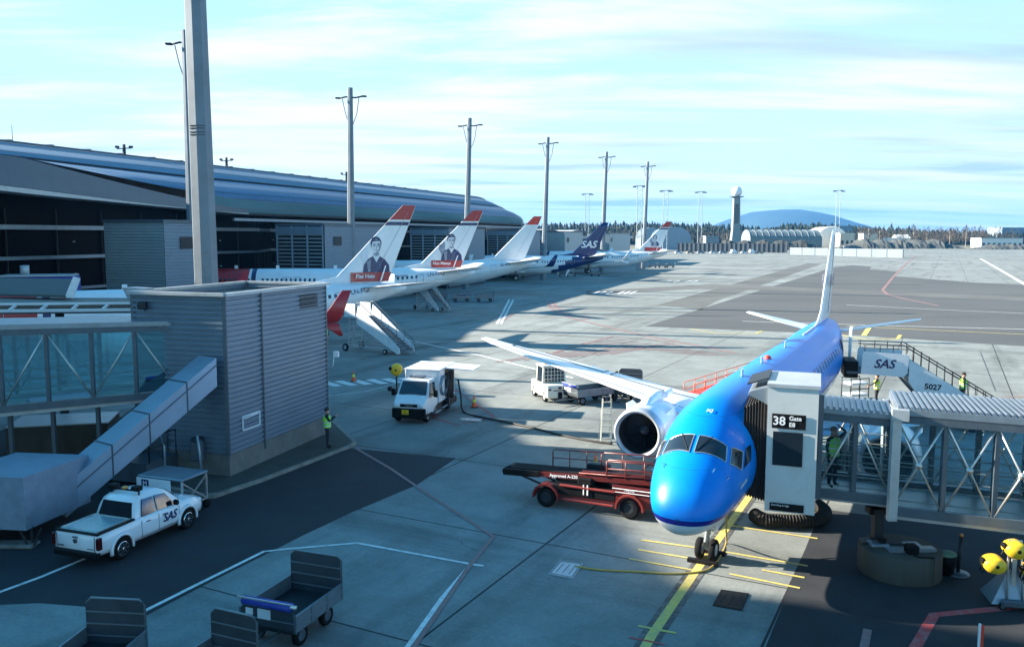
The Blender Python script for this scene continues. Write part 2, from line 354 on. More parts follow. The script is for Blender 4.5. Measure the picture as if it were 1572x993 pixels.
mb = MB(); mb.quad((-600, -60, 0), (900, -60, 0), (900, 620, 0), (-600, 620, 0)); struct(mb.build('apron_ground', apron))
mb = MB(); mb.a([(-7900, -290, -.05), (7900, -290, -.05), (7900, 9400, -.05), (-7900, 9400, -.05)], [(0, 1, 2, 3)]); struct(mb.build('grassland', far_ground))
def sheet(name, pix, m, z, lbl=None):
    mb = MB(); mb.poly([G(x, y, z) for x, y in pix]); return struct(mb.build(name, m))
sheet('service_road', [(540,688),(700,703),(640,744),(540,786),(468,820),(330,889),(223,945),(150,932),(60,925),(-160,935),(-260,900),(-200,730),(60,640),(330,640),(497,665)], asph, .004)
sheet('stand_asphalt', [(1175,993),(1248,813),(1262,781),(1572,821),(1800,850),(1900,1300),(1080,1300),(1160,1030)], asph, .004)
taxi_asph = asphfar
sheet('taxiway', [(990,501),(1281,410),(1310,407),(1338,409.5),(1335,414),(1377,417),(1370,424),(1500,434),(1640,440),(2300,455),(2400,560),(1800,545),(1500,527),(1290,513),(1140,507)], taxi_asph, .004)
mb = MB()
sheet('taxiway_shoulder', [(1010,468),(1240,404),(1262,405),(1100,462),(1075,476)], mat('worn_asphalt', (.10,.105,.10), .9, var=.2, scale=.1), .004)
sheet('dark_lane', [(900,447),(1100,436),(1572,456),(1572,462),(1100,442),(900,453)], mat('streak_grey', (.105,.108,.105), .9, var=.25, scale=.08), .008)  # long narrow band, darker than the concrete around it
# painted markings ------------------------------------------------
def paint(name, col):
    m = bpy.data.materials.new(name); m.use_nodes = True; t = m.node_tree; L = t.links.new; b = t.nodes['Principled BSDF']; b.inputs['Roughness'].default_value = .7
    tc = N(t, 'ShaderNodeTexCoord'); n = N(t, 'ShaderNodeTexNoise'); n.inputs['Scale'].default_value = 3.5; n.inputs['Detail'].default_value = 9; n.inputs['Roughness'].default_value = .75; L(tc.outputs['Object'], n.inputs['Vector'])
    r = N(t, 'ShaderNodeMapRange'); r.inputs[1].default_value = .46; r.inputs[2].default_value = .62; L(n.outputs[0], r.inputs[0])
    mx = N(t, 'ShaderNodeMix', data_type='RGBA'); mx.inputs[6].default_value = (*col, 1); mx.inputs[7].default_value = tuple(.45*c+.13 for c in col)+(1,); L(r.outputs[0], mx.inputs[0]); L(mx.outputs[2], b.inputs['Base Color']); return m
pw = paint('worn_white_marking', (.72, .72, .70)); pr = paint('worn_red_marking', (.48, .06, .06)); prf = paint('faded_red_marking', (.27, .13, .12)); py_ = paint('worn_yellow_marking', (.62, .50, .12)); pk = paint('black_marking', (.06, .06, .06))
def line(pix, wd, m, name='marking', z=.012, world=None):
    pts = world or [G(x, y, z) for x, y in pix]; mb = MB()
    L_, R2 = [], []
    for i, p in enumerate(pts):
        a = pts[max(i-1, 0)]; b = pts[min(i+1, len(pts)-1)]; d = (b-a).normalized(); n = Vector((-d.y, d.x, 0))
        L_.append(p+n*wd/2); R2.append(p-n*wd/2)
    for i in range(len(pts)-1): mb.quad(R2[i], R2[i+1], L_[i+1], L_[i])
    return struct(mb.build(name, m))
line([(200,948),(310,893),(405,846),(440,842),(549,833),(722,865),(678,918),(625,993),(590,1040)], .13, pw, 'white_line')
line([(-60,920),(0,908),(60,886),(140,853)], .13, pw, 'white_line')
line([(-30,735),(5,738),(26,741)], .12, pw, 'white_line')
line([(722,865),(742,868)], .13, pw, 'white_line', .013)
line([(540,684),(600,719),(660,760),(758,823),(722,866),(640,985),(610,1040)], .14, prf, 'red_line', .016)
line([(970,1030),(1000,975),(1062,885),(1085,852),(1119,805),(1180,720),(1230,655)], .52, pk, 'stand_line_border', .008)
line([(970,1030),(1000,975),(1062,885),(1085,852),(1119,805),(1180,720),(1230,655)], .24, py_, 'stand_lead_in_line')
for a, b in [((980,843),(1070,858)),((984,828),(1070,840)),((966,857),(1062,874)),((1120,806),(1255,826)),((1110,846),(1240,868)),((1170,874),(1235,886)),((1120,880),(1228,902)),((980,960),(1038,971))]:
    line([a, b], .10, py_, 'yellow_stop_bar', .016)
line([(965,977),(1023,989)], .08, pr, 'red_stop_bar', .016)
line([(1395,1010),(1434,943),(1530,934)], .26, pr, 'red_line'); line([(1530,934),(1600,926)], .26, pr, 'red_line')
line([(1332,965),(1325,1000)], .2, prf, 'red_line')
for i in range(8):     # zebra crossing behind the stair tower
    x = 488+i*24
    sheet('zebra_bar', [(x,586+.2*i-i*1.2),(x+14,585-i*1.2),(x+38,592-i*1.2),(x+24,593-i*1.2)], pw, .012)
line([(470,611),(560,601),(640,580)], .08, pw, 'white_line')
line([(612,519),(740,546),(820,566),(880,580)], .22, pw, 'white_line'); line([(480,531),(560,530)], .2, pw, 'white_line'); line([(622,527),(800,519)], .14, pw, 'white_line')
line([(763,497),(782,460)], .3, pw, 'white_line'); line([(769,497),(788,460)], .3, pw, 'white_line')
for pts in ([(841,462),(845,472),(862,484),(900,494),(990,515),(1130,542)], [(849,462),(853,471),(870,482),(905,490)]): line(pts, .4, prf, 'red_line')
line([(850,541),(940,516),(1010,522)], .3, prf, 'red_line', .016)
for i in range(9): line([(760+i*22,556-i*1.5),(842+i*24,541-i*3.2+i*1.4)], .18, prf, 'red_hatching', .02)
for i in range(7): line([(640+i*22,492),(662+i*22,478)], .16, prf, 'red_hatching', .02)
for i in range(9): line([(890+i*20,527+i*2),(960+i*20,521+i*3)], .2, prf, 'red_hatching', .02)
line([(1060,534),(1000,521),(940,516)], .2, prf, 'red_line', .024)
line([(1407,392),(1390,406),(1372,424),(1355,445),(1362,452),(1390,459),(1440,469)], .5, prf, 'red_line')
line([(1505,397),(1540,417),(1600,452)], .8, pw, 'white_line')
for y, x0, x1 in ((500,1140,1600),(507,1300,1572),(475,1300,1572)): line([(x0, y-7), ((x0+x1)/2, y), (x1, y+6)], .25, py_ if y == 507 else pw, 'taxiway_line', .012)
line([(1336,500),(1326,515)], .5, py_, 'yellow_line', .02); line([(1268,508),(1284,513),(1330,521),(1378,520),(1382,514)], .35, py_, 'yellow_turn_line', .02)
line([(1060,505),(1100,511),(1160,512),(1170,508)], .3, py_, 'yellow_turn_line', .02)
line([(700,480),(860,473),(1040,424),(1572,404)], .5, pw, 'white_line') if False else None
for y0 in (444, 432, 418, 408):
    line([(880, y0+3), (1080, y0-1), (1280, y0+4)], .5, mat('streak_grey', (.105,.108,.105)), 'dark_streak', .006)  # thin streaks across the far apron, darker than the concrete
for x in (911,921,931,949,958,967): line([(x,451),(x+10,447)], .5, pw, 'white_tick')
for x in (1022,1034,1052,1062): line([(x,433),(x+9,431)], .5, pw, 'white_tick')
line([(728,428),(770,430),(820,432)], .3, pw, 'white_line'); line([(690,426),(640,424)], .3, pw, 'white_line')
line([(1400,610),(1480,612),(1640,606)], .18, prf, 'red_line'); line([(1505,540),(1528,600)], .06, pk, 'joint_line')
line([(700,598),(760,640),(700,652),(665,640)], .12, pr, 'red_box_line', .016); line([(700,598),(665,640)], .12, pr, 'red_box_line', .02)
# hatch covers in the ground
def hatch(pix, m, label, cat):
    c = sum((G(x, y) for x, y in pix), Vector())/4; r = T('ground_hatch', label, cat, c)
    pts = [G(x, y, .03)-c for x, y in pix]; MBc = MB(); MBc.prism([p-Vector((0,0,.03-.006)) for p in pts], (0,0,.024)); MBc.build('cover', m, r)
    cc = sum(pts, Vector())/4; mb = MB()
    ins = [cc+(p-cc)*.9 for p in pts]
    for i in range(4): mb.bar(ins[i]+Vector((0,0,.004)), ins[(i+1)%4]+Vector((0,0,.004)), .02, .006)
    for k in (-.3, 0, .3): mb.bar(cc+(ins[0]-ins[3])*.35+(ins[1]-ins[0])*k+Vector((0,0,.005)), cc-(ins[0]-ins[3])*.35+(ins[1]-ins[0])*k+Vector((0,0,.005)), .015, .008)
    mb.build('rib', darkm, r); return r
hatch([(860,860),(895,864),(879,887),(842,880)], lightm, 'light metal hydrant hatch on the concrete with the yellow rope tied to it', 'hatch')
hatch([(1107,904),(1150,910),(1139,936),(1094,928)], darkm, 'dark square drain hatch on the concrete in front of the nose wheel', 'hatch')
hatch([(1445,788),(1497,796),(1499,806),(1447,800)], lightm, 'pale rectangular service hatch in the asphalt below the right boarding bridge', 'hatch')
hatch([(877,990),(893,992),(894,1004),(876,1003)], lightm, 'small white plate at the bottom edge on the concrete', 'hatch')
hatch([(707,640),(740,642),(738,647),(705,645)], galv, 'open fuel hydrant pit lid in the red painted box', 'hatch')
# raised island round the stair tower
isl = [G(x, y) for x, y in [(310,766),(330,765),(352,757),(400,741),(470,714),(540,687),(548,682),(520,655),(480,620),(200,640),(215,745)]]
c0 = isl[2]; r = MB(); top = [p+Vector((0,0,.14)) for p in isl]; r.prism([p+Vector((0,0,.002)) for p in isl], (0,0,.138))
struct(r.build('kerb_island', kerbm)); mb = MB()
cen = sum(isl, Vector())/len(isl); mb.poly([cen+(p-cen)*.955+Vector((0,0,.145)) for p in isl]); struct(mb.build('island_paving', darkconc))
# ---------------------------------------------------------------- corrugated wall helper
def corr(mb, p0, p1, z0, z1, pitch=.2, d=.065):
    p0 = Vector((p0[0], p0[1], 0)); p1 = Vector((p1[0], p1[1], 0)); t = (p1-p0).normalized(); n = Vector((t.y, -t.x, 0))
    prof = []; z = z0
    while z < z1-.01:
        for dz, o in ((0, 0), (.30, 0), (.42, d), (.86, d)):
            zz = z+dz*pitch
            if zz < z1: prof.append((zz, o))
        z += pitch
    prof.append((z1, 0))
    mb.loft([[p0+n*o+Vector((0,0,z)) for z, o in prof], [p1+n*o+Vector((0,0,z)) for z, o in prof]], False, False)
# ---------------------------------------------------------------- near stair tower (box)
bc = Vector((-10.95, 32.1, 0)); A_ = bc                        # near corner
Rr = bc+GU*7.6; Lf = bc-GW*4.2; Bk = Lf+GU*7.6
tw = T('stair_tower', 'grey corrugated stair tower on a concrete plinth, nearest the camera at the kerb', 'stair tower', bc, 0)
mb = MB(); mb.M = Matrix.Translation(-bc)
pl = .95
o = .06
mb.prism([bc+GU*-o+GW*-o*-1, Rr+GU*o+GW*o, Bk+GU*o-GW*o, Lf-GU*o-GW*o], (0,0,pl)); mb.build('plinth', conc, tw)
ZT = 7.15
mb = MB(); mb.M = Matrix.Translation(-bc); i_ = .03
for a, b in ((bc, Rr), (Rr, Bk), (Bk, Lf), (Lf, bc)): corr(mb, a, b, pl, ZT)
mb.build('cladding', clad, tw)
mb = MB(); mb.M = Matrix.Translation(-bc)
for c in (bc, Rr, Lf, Bk): mb.box(c.x-.07, c.x+.07, c.y-.07, c.y+.07, pl, ZT+.02)
j = bc+GU*2.35+GW*.05; mb.bar(j+Vector((0,0,pl-.3)), j+Vector((0,0,ZT)), .09, .12)
mb.build('corner_trim', midm, tw)
mb = MB(); mb.M = Matrix.Translation(-bc); q = [bc-GU*.12+GW*.12, Rr+GU*.12+GW*.12, Bk+GU*.12-GW*.12, Lf-GU*.12-GW*.12]
for i in range(4): mb.bar(q[i]+Vector((0,0,ZT+.03)), q[(i+1)%4]+Vector((0,0,ZT+.03)), .22, .12)
mb.build('roof_edge', lightm, tw)
mb = MB(); mb.M = Matrix.Translation(-bc); mb.poly([p+Vector((0,0,ZT-.28)) for p in (bc+GU*.05-GW*.05, Rr-GW*.05-GU*.05, Bk+GW*.05-GU*.05, Lf+GW*.05+GU*.05)]); mb.build('roof', mat('roof_felt', (.20,.19,.16), .9, var=.4, scale=1), tw)
mb = MB(); mb.M = Matrix.Translation(-bc); b0 = bc+GU*5.3+GW*.07
for k in range(6): mb.bar(b0+Vector((0,0,6.25+k*.1)), b0+GU*1.5+Vector((0,0,6.25+k*.1)), .05, .05)
mb.build('louvre', black, tw)
mb = MB(); mb.M = Matrix.Translation(-bc); b0 = bc+GU*.85+GW*.08
fr = [b0+Vector((0,0,1.75)), b0+GU*1.15+Vector((0,0,1.75)), b0+GU*1.15+Vector((0,0,2.3)), b0+Vector((0,0,2.3))]
for i in range(4): mb.bar(fr[i], fr[(i+1)%4], .05, .06)
mb.bar(b0+GU*.1+Vector((0,0,2.2)), b0+GU*1.0+Vector((0,0,2.25)), .06, .05)
mb.build('wall_frame', white, tw)
# door and signs on the left face
mb = MB(); mb.M = Matrix.Translation(-bc); d0 = bc-GW*2.75-GU*.07
mb.prism([d0+Vector((0,0,.95)), d0-GW*1.35+Vector((0,0,.95)), d0-GW*1.35+Vector((0,0,3.3)), d0+Vector((0,0,3.3))], -GU*.05); dr = mb.build('door', midm, tw)
for k, (c_, h) in enumerate(((red, 2.85), (white, 2.55), (amber, 2.3))):
    mb = MB(); mb.M = Matrix.Translation(-bc); p = d0-GW*.35-GU*.06+Vector((0,0,h)); mb.prism([p, p-GW*.28, p-GW*.28+Vector((0,0,.22)), p+Vector((0,0,.22))], -GU*.012); mb.build('notice', c_, dr)
mb = MB(); p = Rr+GW*.05+Vector((0,0,3.25)); q = p+GW*.25+Vector((0,0,.05))
lamp = T('wall_lamp', 'small white lamp on a bent arm at the far corner of the near stair tower', 'lamp', Rr+GW*.1, 0)
mb.M = Matrix.Translation(-lamp.location); mb.tube([p, q+Vector((.05,0,0)), q+Vector((.1,0,.45))], .025); mb.build('arm', white, lamp)
mb = MB(); mb.M = Matrix.Translation(-lamp.location); e = q+Vector((.12,0,.45)); mb.bb(e.x-.05, e.x+.22, e.y-.1, e.y+.1, e.z, e.z+.28, .03); mb.build('lamp_head', white, lamp)
cam2 = T('roof_lamp', 'small dark floodlight under the roof edge of the near stair tower', 'lamp', Lf+GW*.6, 0)
mb = MB(); mb.bb(-.15,.15,-.45,-.12,6.55,6.85,.04); mb.bar((0,-.1,6.5),(0,.05,6.5),.06); mb.build('lamp_head', darkm, cam2)
# entry stair rails
rl = T('handrail', 'black steel handrails of the entry steps beside the tower door', 'handrail', bc-GW*3-GU*1.2, 0)
def rails(root, a, b, h, n, m, r=.025, mid=True):
    mb = MB(); mb.M = Matrix.Translation(-root.location); a = Vector(a); b = Vector(b); up = Vector((0,0,h))
    mb.tube([a+up, b+up], r)
    if mid: mb.tube([a+up*.55, b+up*.55], r*.8)
    for i in range(n): p = a+(b-a)*i/(n-1); mb.tube([p, p+up], r)
    return mb.build('rail', m, root)
s0 = bc-GW*2.2-GU*.3+Vector((0,0,.9)); rails(rl, s0, s0-GU*1.5, 1.0, 3, darkm); rails(rl, s0-GU*1.5, s0-GU*1.5-GW*2.6+Vector((0,0,-.75)), 1.0, 4, darkm); rails(rl, s0-GU*.2-GW*1.4, s0-GU*.2-GW*3.6+Vector((0,0,-.75)), 1.0, 4, darkm)
mb = MB(); mb.M = Matrix.Translation(-rl.location); q = bc-GW*2.3-GU*1.85
mb.prism([q+Vector((0,0,.14)), q-GW*1.6+Vector((0,0,.14)), q-GW*1.6+Vector((0,0,.9)), q+Vector((0,0,.9))], GU*1.75)
for k in range(4): 
    a = q-GW*(1.6+.3*k); mb.prism([a+Vector((0,0,.14)), a-GW*.3+Vector((0,0,.14)), a-GW*.3+Vector((0,0,.75-.17*k)), a+Vector((0,0,.75-.17*k))], GU*1.75)
mb.build('steps', midm, rl)
bn = T('waste_bin', 'grey lidded waste bin hanging on the left wall of the near stair tower', 'bin', bc-GW*1.15-GU*.35, 0)
mb = MB(); mb.bb(-.24,.24,-.2,.2,.75,1.55,.04); mb.build('bin_body', midm, bn); mb = MB(); mb.ell((0,0,1.55),.27,.22,.16); mb.build('lid', darkm, bn)
# ---------------------------------------------------------------- maintenance step
ms = T('maintenance_platform', 'wheeled grey maintenance platform with a small blue square emblem beside the pickup', 'platform', G(268,782), R_(-20)); ms.scale = (1.18,)*3
mb = MB(); mb.bb(-.8,.8,-.55,.55,1.05,1.12,.02); mb.build('deck', galv, ms)
mb = MB()
for x in (-.75,.75):
    for y in (-.5,.5): mb.bar((x,y,.25),(x,y,1.05),.05)
for x in (-.75,.75): mb.bar((x,-.5,.3),(x,.5,1.0),.035); mb.bar((x,.5,.3),(x,-.5,1.0),.035)
mb.bar((-.75,-.5,.3),(.75,-.5,.3),.05); mb.bar((-.75,.5,.3),(.75,.5,.3),.05); mb.bar((.75,-.5,.3),(.75,.5,.3),.05)
mb.build('frame', alu, ms)
mb = MB(); mb.tube([(-.75,.5,1.1),(-.8,.55,1.7),(-.95,.6,2.0)],.035); mb.tube([(.6,.5,1.1),(.5,.55,1.7),(.4,.6,2.1)],.035); mb.build('handle', galv, ms)
mb = MB(); mb.box(-.8,.4,-.585,-.56,.72,1.06); pn = mb.build('sign_panel', white, ms)
mb = MB(); mb.box(-.62,-.36,-.592,-.587,.78,1.02); mb.build('emblem', navy, pn)
text('lettering', 'M', .2, white, pn, frame((-.49,-.594,.9),(1,0,0),(0,0,1)))
for x in (-.75,.75):
    for y in (-.5,.5): mb = MB(); mb.cyl((x-.04,y,.14),(x+.04,y,.14),.13,n=14); mb.build('wheel', rubber, ms)
# ---------------------------------------------------------------- sloping covered stair from tower to ground
def boxbeam(mb, p0, p1, wd, h):   # sheared box beam: vertical ends
    p0 = Vector(p0); p1 = Vector(p1); d = (p1-p0); s = Vector((d.y, -d.x, 0)).normalized()*wd/2; u = Vector((0,0,h))
    return mb.loft([[p0+s, p0-s, p0-s+u, p0+s+u], [p1+s, p1-s, p1-s+u, p1+s+u]])
ch = T('covered_stair', 'long blue-grey metal covered stair sloping down from the near stair tower', 'covered stair', (-15.2, 27.6, 0), 0)
P1 = Vector((-11.6, 31.95, 3.75)); P0 = Vector((-15.0, 27.2, .25)); d_ = P1-P0
mb = MB(); boxbeam(mb, P0, P1, 1.1, 1.08); mb.build('shell', mat('chute_metal', (.26,.34,.43), .4, .3, var=.06, dirt=((.2,.22,.25), 1.5, .35)), ch, True)
sd = Vector((d_.y, -d_.x, 0)).normalized()
mb = MB()
for t_ in (.28, .52, .78):
    p = P0+d_*t_; mb.bar(p+sd*.565, p+sd*.565+Vector((0,0,1.10)), .05, .02)
    mb.bar(p+sd*.565+Vector((0,0,1.10)), p-sd*.565+Vector((0,0,1.10)), .05, .02)
mb.bar(P0+sd*.565+Vector((0,0,.68)), P1+sd*.565+Vector((0,0,.8)), .02, .04); mb.build('joint_strip', midm, ch, True)
gb = T('metal_duct_box', 'large weathered blue-grey metal box on splayed legs at the foot of the covered stair', 'box', (-15.2, 26.3, 0), 0)
F0 = G(25, 826, .55); 
F0 = Vector((-14.55, 24.6, .62)); F1 = Vector((-14.25, 27.9, .45)); bw = Vector((-2.6, .3, 0))
mb = MB(); q = [F0, F1, F1+bw, F0+bw]
mb.loft([q, [p+Vector((0,0,1.62)) for p in q]])
mb.build('shell', mat('duct_metal', (.22,.29,.38), .5, .3, var=.12, dirt=((.16,.20,.26), .9, .7)), gb, True)
mb = MB()
for p in (F0, F0+bw*.5):
    b = Vector((p.x, p.y+.2, 0))
    for dx in (-.35, .35): mb.bar(b+Vector((dx*.3,0,.1)), Vector((p.x+dx, p.y+.2, p.z+.02)), .05)
    mb.bar(b+Vector((0,.1,.1)), b+Vector((0,.1,.65)), .06)
mb.build('leg', darkm, gb, True)
mb = MB(); b = F0+bw*.25; mb.bb(b.x-1.3, b.x+.75, b.y-.0, b.y+.5, 0, .13, .04); mb.build('footing', conc, gb, True)
# ---------------------------------------------------------------- boarding bridges
def glass_bridge(root, A, B, z0A, z1A, z0B, z1B, wd, bays, gm, strut=alu, post=midm, glassz=(.45, 2.9), hand=4, roofm_=galv, side=-1, rib=True, fartruss=True):
    """tunnel from A to B (xy of near wall line), width wd away from camera; everything in world coordinates"""
    A = Vector((A[0], A[1], 0)); B = Vector((B[0], B[1], 0)); d = (B-A).normalized(); n = Vector((-d.y, d.x, 0))
    if n.y < 0: n = -n
    def P(t, o, h):   # t along, o depth, h 0..1 of height
        zb = z0A+(z0B-z0A)*t; zt = z1A+(z1B-z1A)*t
        p = A+(B-A)*t+n*o; return Vector((p.x, p.y, zb+(zt-zb)*h))
    mb = MB(); mb.loft([[P(0,0,0), P(0,wd,0), P(0,wd,.07), P(0,0,.07)], [P(1,0,0), P(1,wd,0), P(1,wd,.07), P(1,0,.07)]]); mb.build('floor', lightm, root, True)
    mb = MB(); e = .12
    mb.loft([[P(0,-e,.90), P(0,wd+e,.90), P(0,wd+e,.965), P(0,-e,.965)], [P(1,-e,.90), P(1,wd+e,.90), P(1,wd+e,.965), P(1,-e,.965)]])
    if rib:
        Lr = (B-A).length; k = int(Lr/.15)
        for i in range(k): t0 = (i+.2)/k; t1 = (i+.65)/k; mb.loft([[P(t0,-e+.02,.966), P(t0,wd+e,.966), P(t0,wd+e,.98), P(t0,-e+.02,.99)], [P(t1,-e+.02,.966), P(t1,wd+e,.966), P(t1,wd+e,.98), P(t1,-e+.02,.99)]])
    mb.build('roof', roofm_, root, True)
    mb = MB()
    for o_ in (-.06, wd+.06):
        mb.bar(P(0,o_,.88), P(1,o_,.88), .12, .22); mb.bar(P(0,o_,.08), P(1,o_,.08), .14, .26)
    mb.build('side_beam', post, root, True)
    for i in range(bays+1):
        for o_ in (0, wd): mb = MB(); mb.bar(P(i/bays,o_,.1), P(i/bays,o_,.88), .13, .13); mb.build('post', post, root, True)
    for i in range(bays):
        for o_ in ((-.05, wd-.05) if fartruss else (-.05,)):
            mb = MB(); r = .03
            t0, t1 = i/bays, (i+1)/bays
            if i % 2 == 0 or side == 2: mb.tube([P(t0+.02/bays,o_,.12), P(t1-.02/bays,o_,.86)], r, 6)
            if i % 2 == 1 or side == 2: mb.tube([P(t0+.02/bays,o_,.86), P(t1-.02/bays,o_,.12)], r, 6)
            if side == 2 and o_ < 0:
                c = P((t0+t1)/2, o_-.02, .49); mb.cyl(c-n*.03, c+n*.03, .09, n=10)
            mb.build('brace', strut, root, True)
    mb = MB()
    for k in range(hand):
        h = .16+.11*k
        for o_ in (.1, wd-.1): mb.tube([P(0,o_,h), P(1,o_,h)], .018, 5)
    mb.build('handrail', alu, root, True)
    for o_ in (.02, wd-.02):
        mb = MB(); mb.loft([[P(0,o_,.09), P(0,o_+.012,.09), P(0,o_+.012,.9), P(0,o_,.9)], [P(1,o_,.09), P(1,o_+.012,.09), P(1,o_+.012,.9), P(1,o_,.9)]]); mb.build('glazing', gm, root, True)
    return P
lb = T('boarding_bridge', 'glazed boarding bridge with blue-green glass joining the near stair tower from the left', 'boarding bridge', (-16, 32, 0), 0)
PB = glass_bridge(lb, (-24.6, 28.9), (-13.15, 33.0), 2.45, 6.35, 2.98, 6.2, 2.5, 8, paneL, rib=False, hand=3, fartruss=True)
mb = MB()
for t_ in (.12,.25,.37,.5,.62,.75): 
    p = PB(t_, 1.0, .0); mb.bar(Vector((p.x,p.y,.4)), p, .14)
mb.build('support_leg', midm, lb, True)
wl = T('concrete_wall', 'dark stained low concrete wall under the glazed left boarding bridge', 'wall', (-21, 36, 0), 0)
a = G(10,698); b = G(110,672); c = G(180,655)
mb = MB(); a = Vector((-21.5,35.3,0)); b = Vector((-17.6,36.3,0))
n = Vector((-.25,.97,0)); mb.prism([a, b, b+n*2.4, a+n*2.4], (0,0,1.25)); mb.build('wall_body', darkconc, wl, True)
mb = MB(); mb.prism([a+Vector((0,0,1.255)), b+Vector((0,0,1.255)), b+n*2.4+Vector((0,0,1.255)), a+n*2.4+Vector((0,0,1.255))], (0,0,.05)); mb.build('coping', lightm, wl, True)
us = T('outdoor_stair', 'dark steel stair with open treads under the left boarding bridge', 'stair', (-16.5, 35.5, 0), 0)
mb = MB()
for k in range(9): p = Vector((-17.2+.32*k, 35.6, .2+.26*k)); mb.box(p.x, p.x+.3, p.y, p.y+1.3, p.z, p.z+.05)
mb.build('tread', midm, us, True)
for y in (35.55, 36.95):
    mb = MB(); mb.bar((-17.3,y,.1),(-14.4,y,2.5),.06,.22); mb.build('stringer', darkm, us, True)
    mb = MB(); mb.tube([(-17.3,y,1.2),(-14.4,y,3.4)],.03)
    for k in range(4): mb.tube([(-17.2+.8*k,y,.2+.66*k),(-17.2+.8*k,y,1.25+.62*k)],.025)
    mb.build('rail', galv, us, True)
# second bridge behind, seen as a roof
sb = T('boarding_bridge', 'older boarding bridge with a flat brown roof and pale fins behind the glazed left bridge', 'boarding bridge', (-20, 42, 0), 0)
brn = mat('brown_roof', (.17,.16,.145), .8, var=.25, scale=1.5)
A2 = [VY(75,478,38), VY(207,478,38.5), VY(212,453,46), VY(95,452,46)]
A2 = [Vector((-29,37.5,6.1)), Vector((-16.6,39.2,6.1)), Vector((-17.6,43.2,6.1)), Vector((-28.5,43.2,6.1))]
mb = MB(); mb.prism(A2, (0,0,.12)); mb.build('roof', brn, sb, True)
mb = MB(); mb.prism([Vector((-28.4,38.6,5.75)), Vector((-16.6,40,5.75)), Vector((-17.2,43,5.75)), Vector((-28,43,5.75))], (0,0,.34)); mb.build('tunnel_wall', midm, sb, True)
mb = MB(); mb.cyl((-22,41,0),(-22,41,5.8),.2); mb.build('support_column', midm, sb, True)
mb = MB()
for k in range(10):
    p = A2[0]+(A2[1]-A2[0])*(k/9.5); mb.bar(p+Vector((0,-.1,.16)), p+Vector((0,-.75,-.05)), .06, .12)
mb.bar(A2[0]+Vector((0,-.1,.2)), A2[1]+Vector((0,-.1,.2)), .12, .1); mb.bar(A2[0]+Vector((0,-.8,-.05)), A2[1]+Vector((0,-.8,-.05)), .1, .14)
mb.build('fin', white, sb, True)
mb = MB(); mb.prism([Vector((-30.2,44,6.3)), Vector((-21.9,41.5,6.35)), Vector((-23.6,45.5,6.95)), Vector((-30.8,48,6.9))], (0,0,.12)); mb.build('ramp_roof', mat('dark_roof', (.10,.10,.10), .8), sb, True)
mb = MB()
for k in range(12):
    p = Vector((-21.9,41.5,6.5))+Vector((-1.7,4,.6))*(k/11); mb.bar(p, p+Vector((.35,.05,-.1)), .06, .18)
mb.build('fin', white, sb, True)
# hooded scoop on the tower
hd = T('air_scoop', 'pointed blue-grey metal scoop at the left roof corner of the near stair tower', 'vent', Lf, 0)
mb = MB(); p = VY(222,441,36)-Lf; p = VY(207,455,33.9)-Lf
mb.loft([[p+Vector((-.5,0,.35)), p+Vector((.35,.1,.3)), p+Vector((.5,.7,.3)), p+Vector((-.3,.8,.35))],[p+Vector((-.02,.1,-.75)), p+Vector((.1,.1,-.75)), p+Vector((.1,.3,-.75)), p+Vector((-.02,.3,-.75))]]); mb.build('scoop', chrome if False else galv, hd)
# ---------------------------------------------------------------- right-hand gate cab and bridge
GU0, GW0 = GU, GW; _h = R_(20); GU = Vector((math.sin(_h), math.cos(_h), 0)); GW = Vector((math.cos(_h), -math.sin(_h), 0))
cab0 = Vector((7.12, 23.2, 0)); cw = 1.33
rb = T('boarding_bridge', 'steel and glass boarding bridge of gate 38 docked to the blue airliner', 'boarding bridge', (10, 24, 0), 0)
zc0, zc1 = 1.76, 5.28
mb = MB(); q = [cab0, cab0+GW*cw, cab0+GW*cw+GU*2.3, cab0+GU*2.3]
mb.loft([[p+Vector((0,0,zc0)) for p in q], [p+Vector((0,0,zc1)) for p in q]])
cabm = mat('cab_panel', (.62,.64,.63), .42, .25, var=.05, scale=.8, dirt=((.30,.30,.29), 1.4, .35))
cb = mb.build('cab', cabm, rb, True)
mb = MB(); q2 = [cab0-GU*.04-GW*.03, cab0+GW*(cw+.04)-GU*.04, cab0+GW*(cw+.04)+GU*2.35, cab0-GW*.03+GU*2.35]
mb.loft([[p+Vector((0,0,zc1+.002)) for p in q2], [p+Vector((0,0,zc1+.1)) for p in q2]]); mb.build('cab_roof', lightm, rb, True)
mb = MB()   # panel joints
f = cab0-GU*.012
mb.bar(f+GW*.13+Vector((0,0,zc0)), f+GW*.13+Vector((0,0,zc1)), .02, .02); mb.bar(f+GW*1.02+Vector((0,0,zc0)), f+GW*1.02+Vector((0,0,3.6)), .012, .012)
mb.bar(f+GW*.13+Vector((0,0,2.5)), f+GW*1.33+Vector((0,0,2.5)), .012, .012); mb.build('panel_joint', midm, cb, True)
f = cab0-GU*.02
def plate(mb, o, x0, x1, z0, z1, th=.015): a = o+GW*x0; b = o+GW*x1; mb.prism([a+Vector((0,0,z0)), b+Vector((0,0,z0)), b+Vector((0,0,z1)), a+Vector((0,0,z1))], -GU*th)
mb = MB(); plate(mb, f, .13, 1.02, 4.14, 4.55); sg = mb.build('gate_sign', black, rb, True)
def wtext(name, s, size, m, par, o, xdir, up=(0,0,1), **k):
    t_ = text(name, s, size, m, None, frame(o, xdir, up), **k)
    if par is not None:
        t_.data.transform((Matrix.Translation(par.location if par.parent is None else par.parent.location)).inverted()); t_.parent = par
    return t_
whitel = mat('sign_white', (.85,.85,.85), .5, var=.01)
sf = cab0-GU*.042
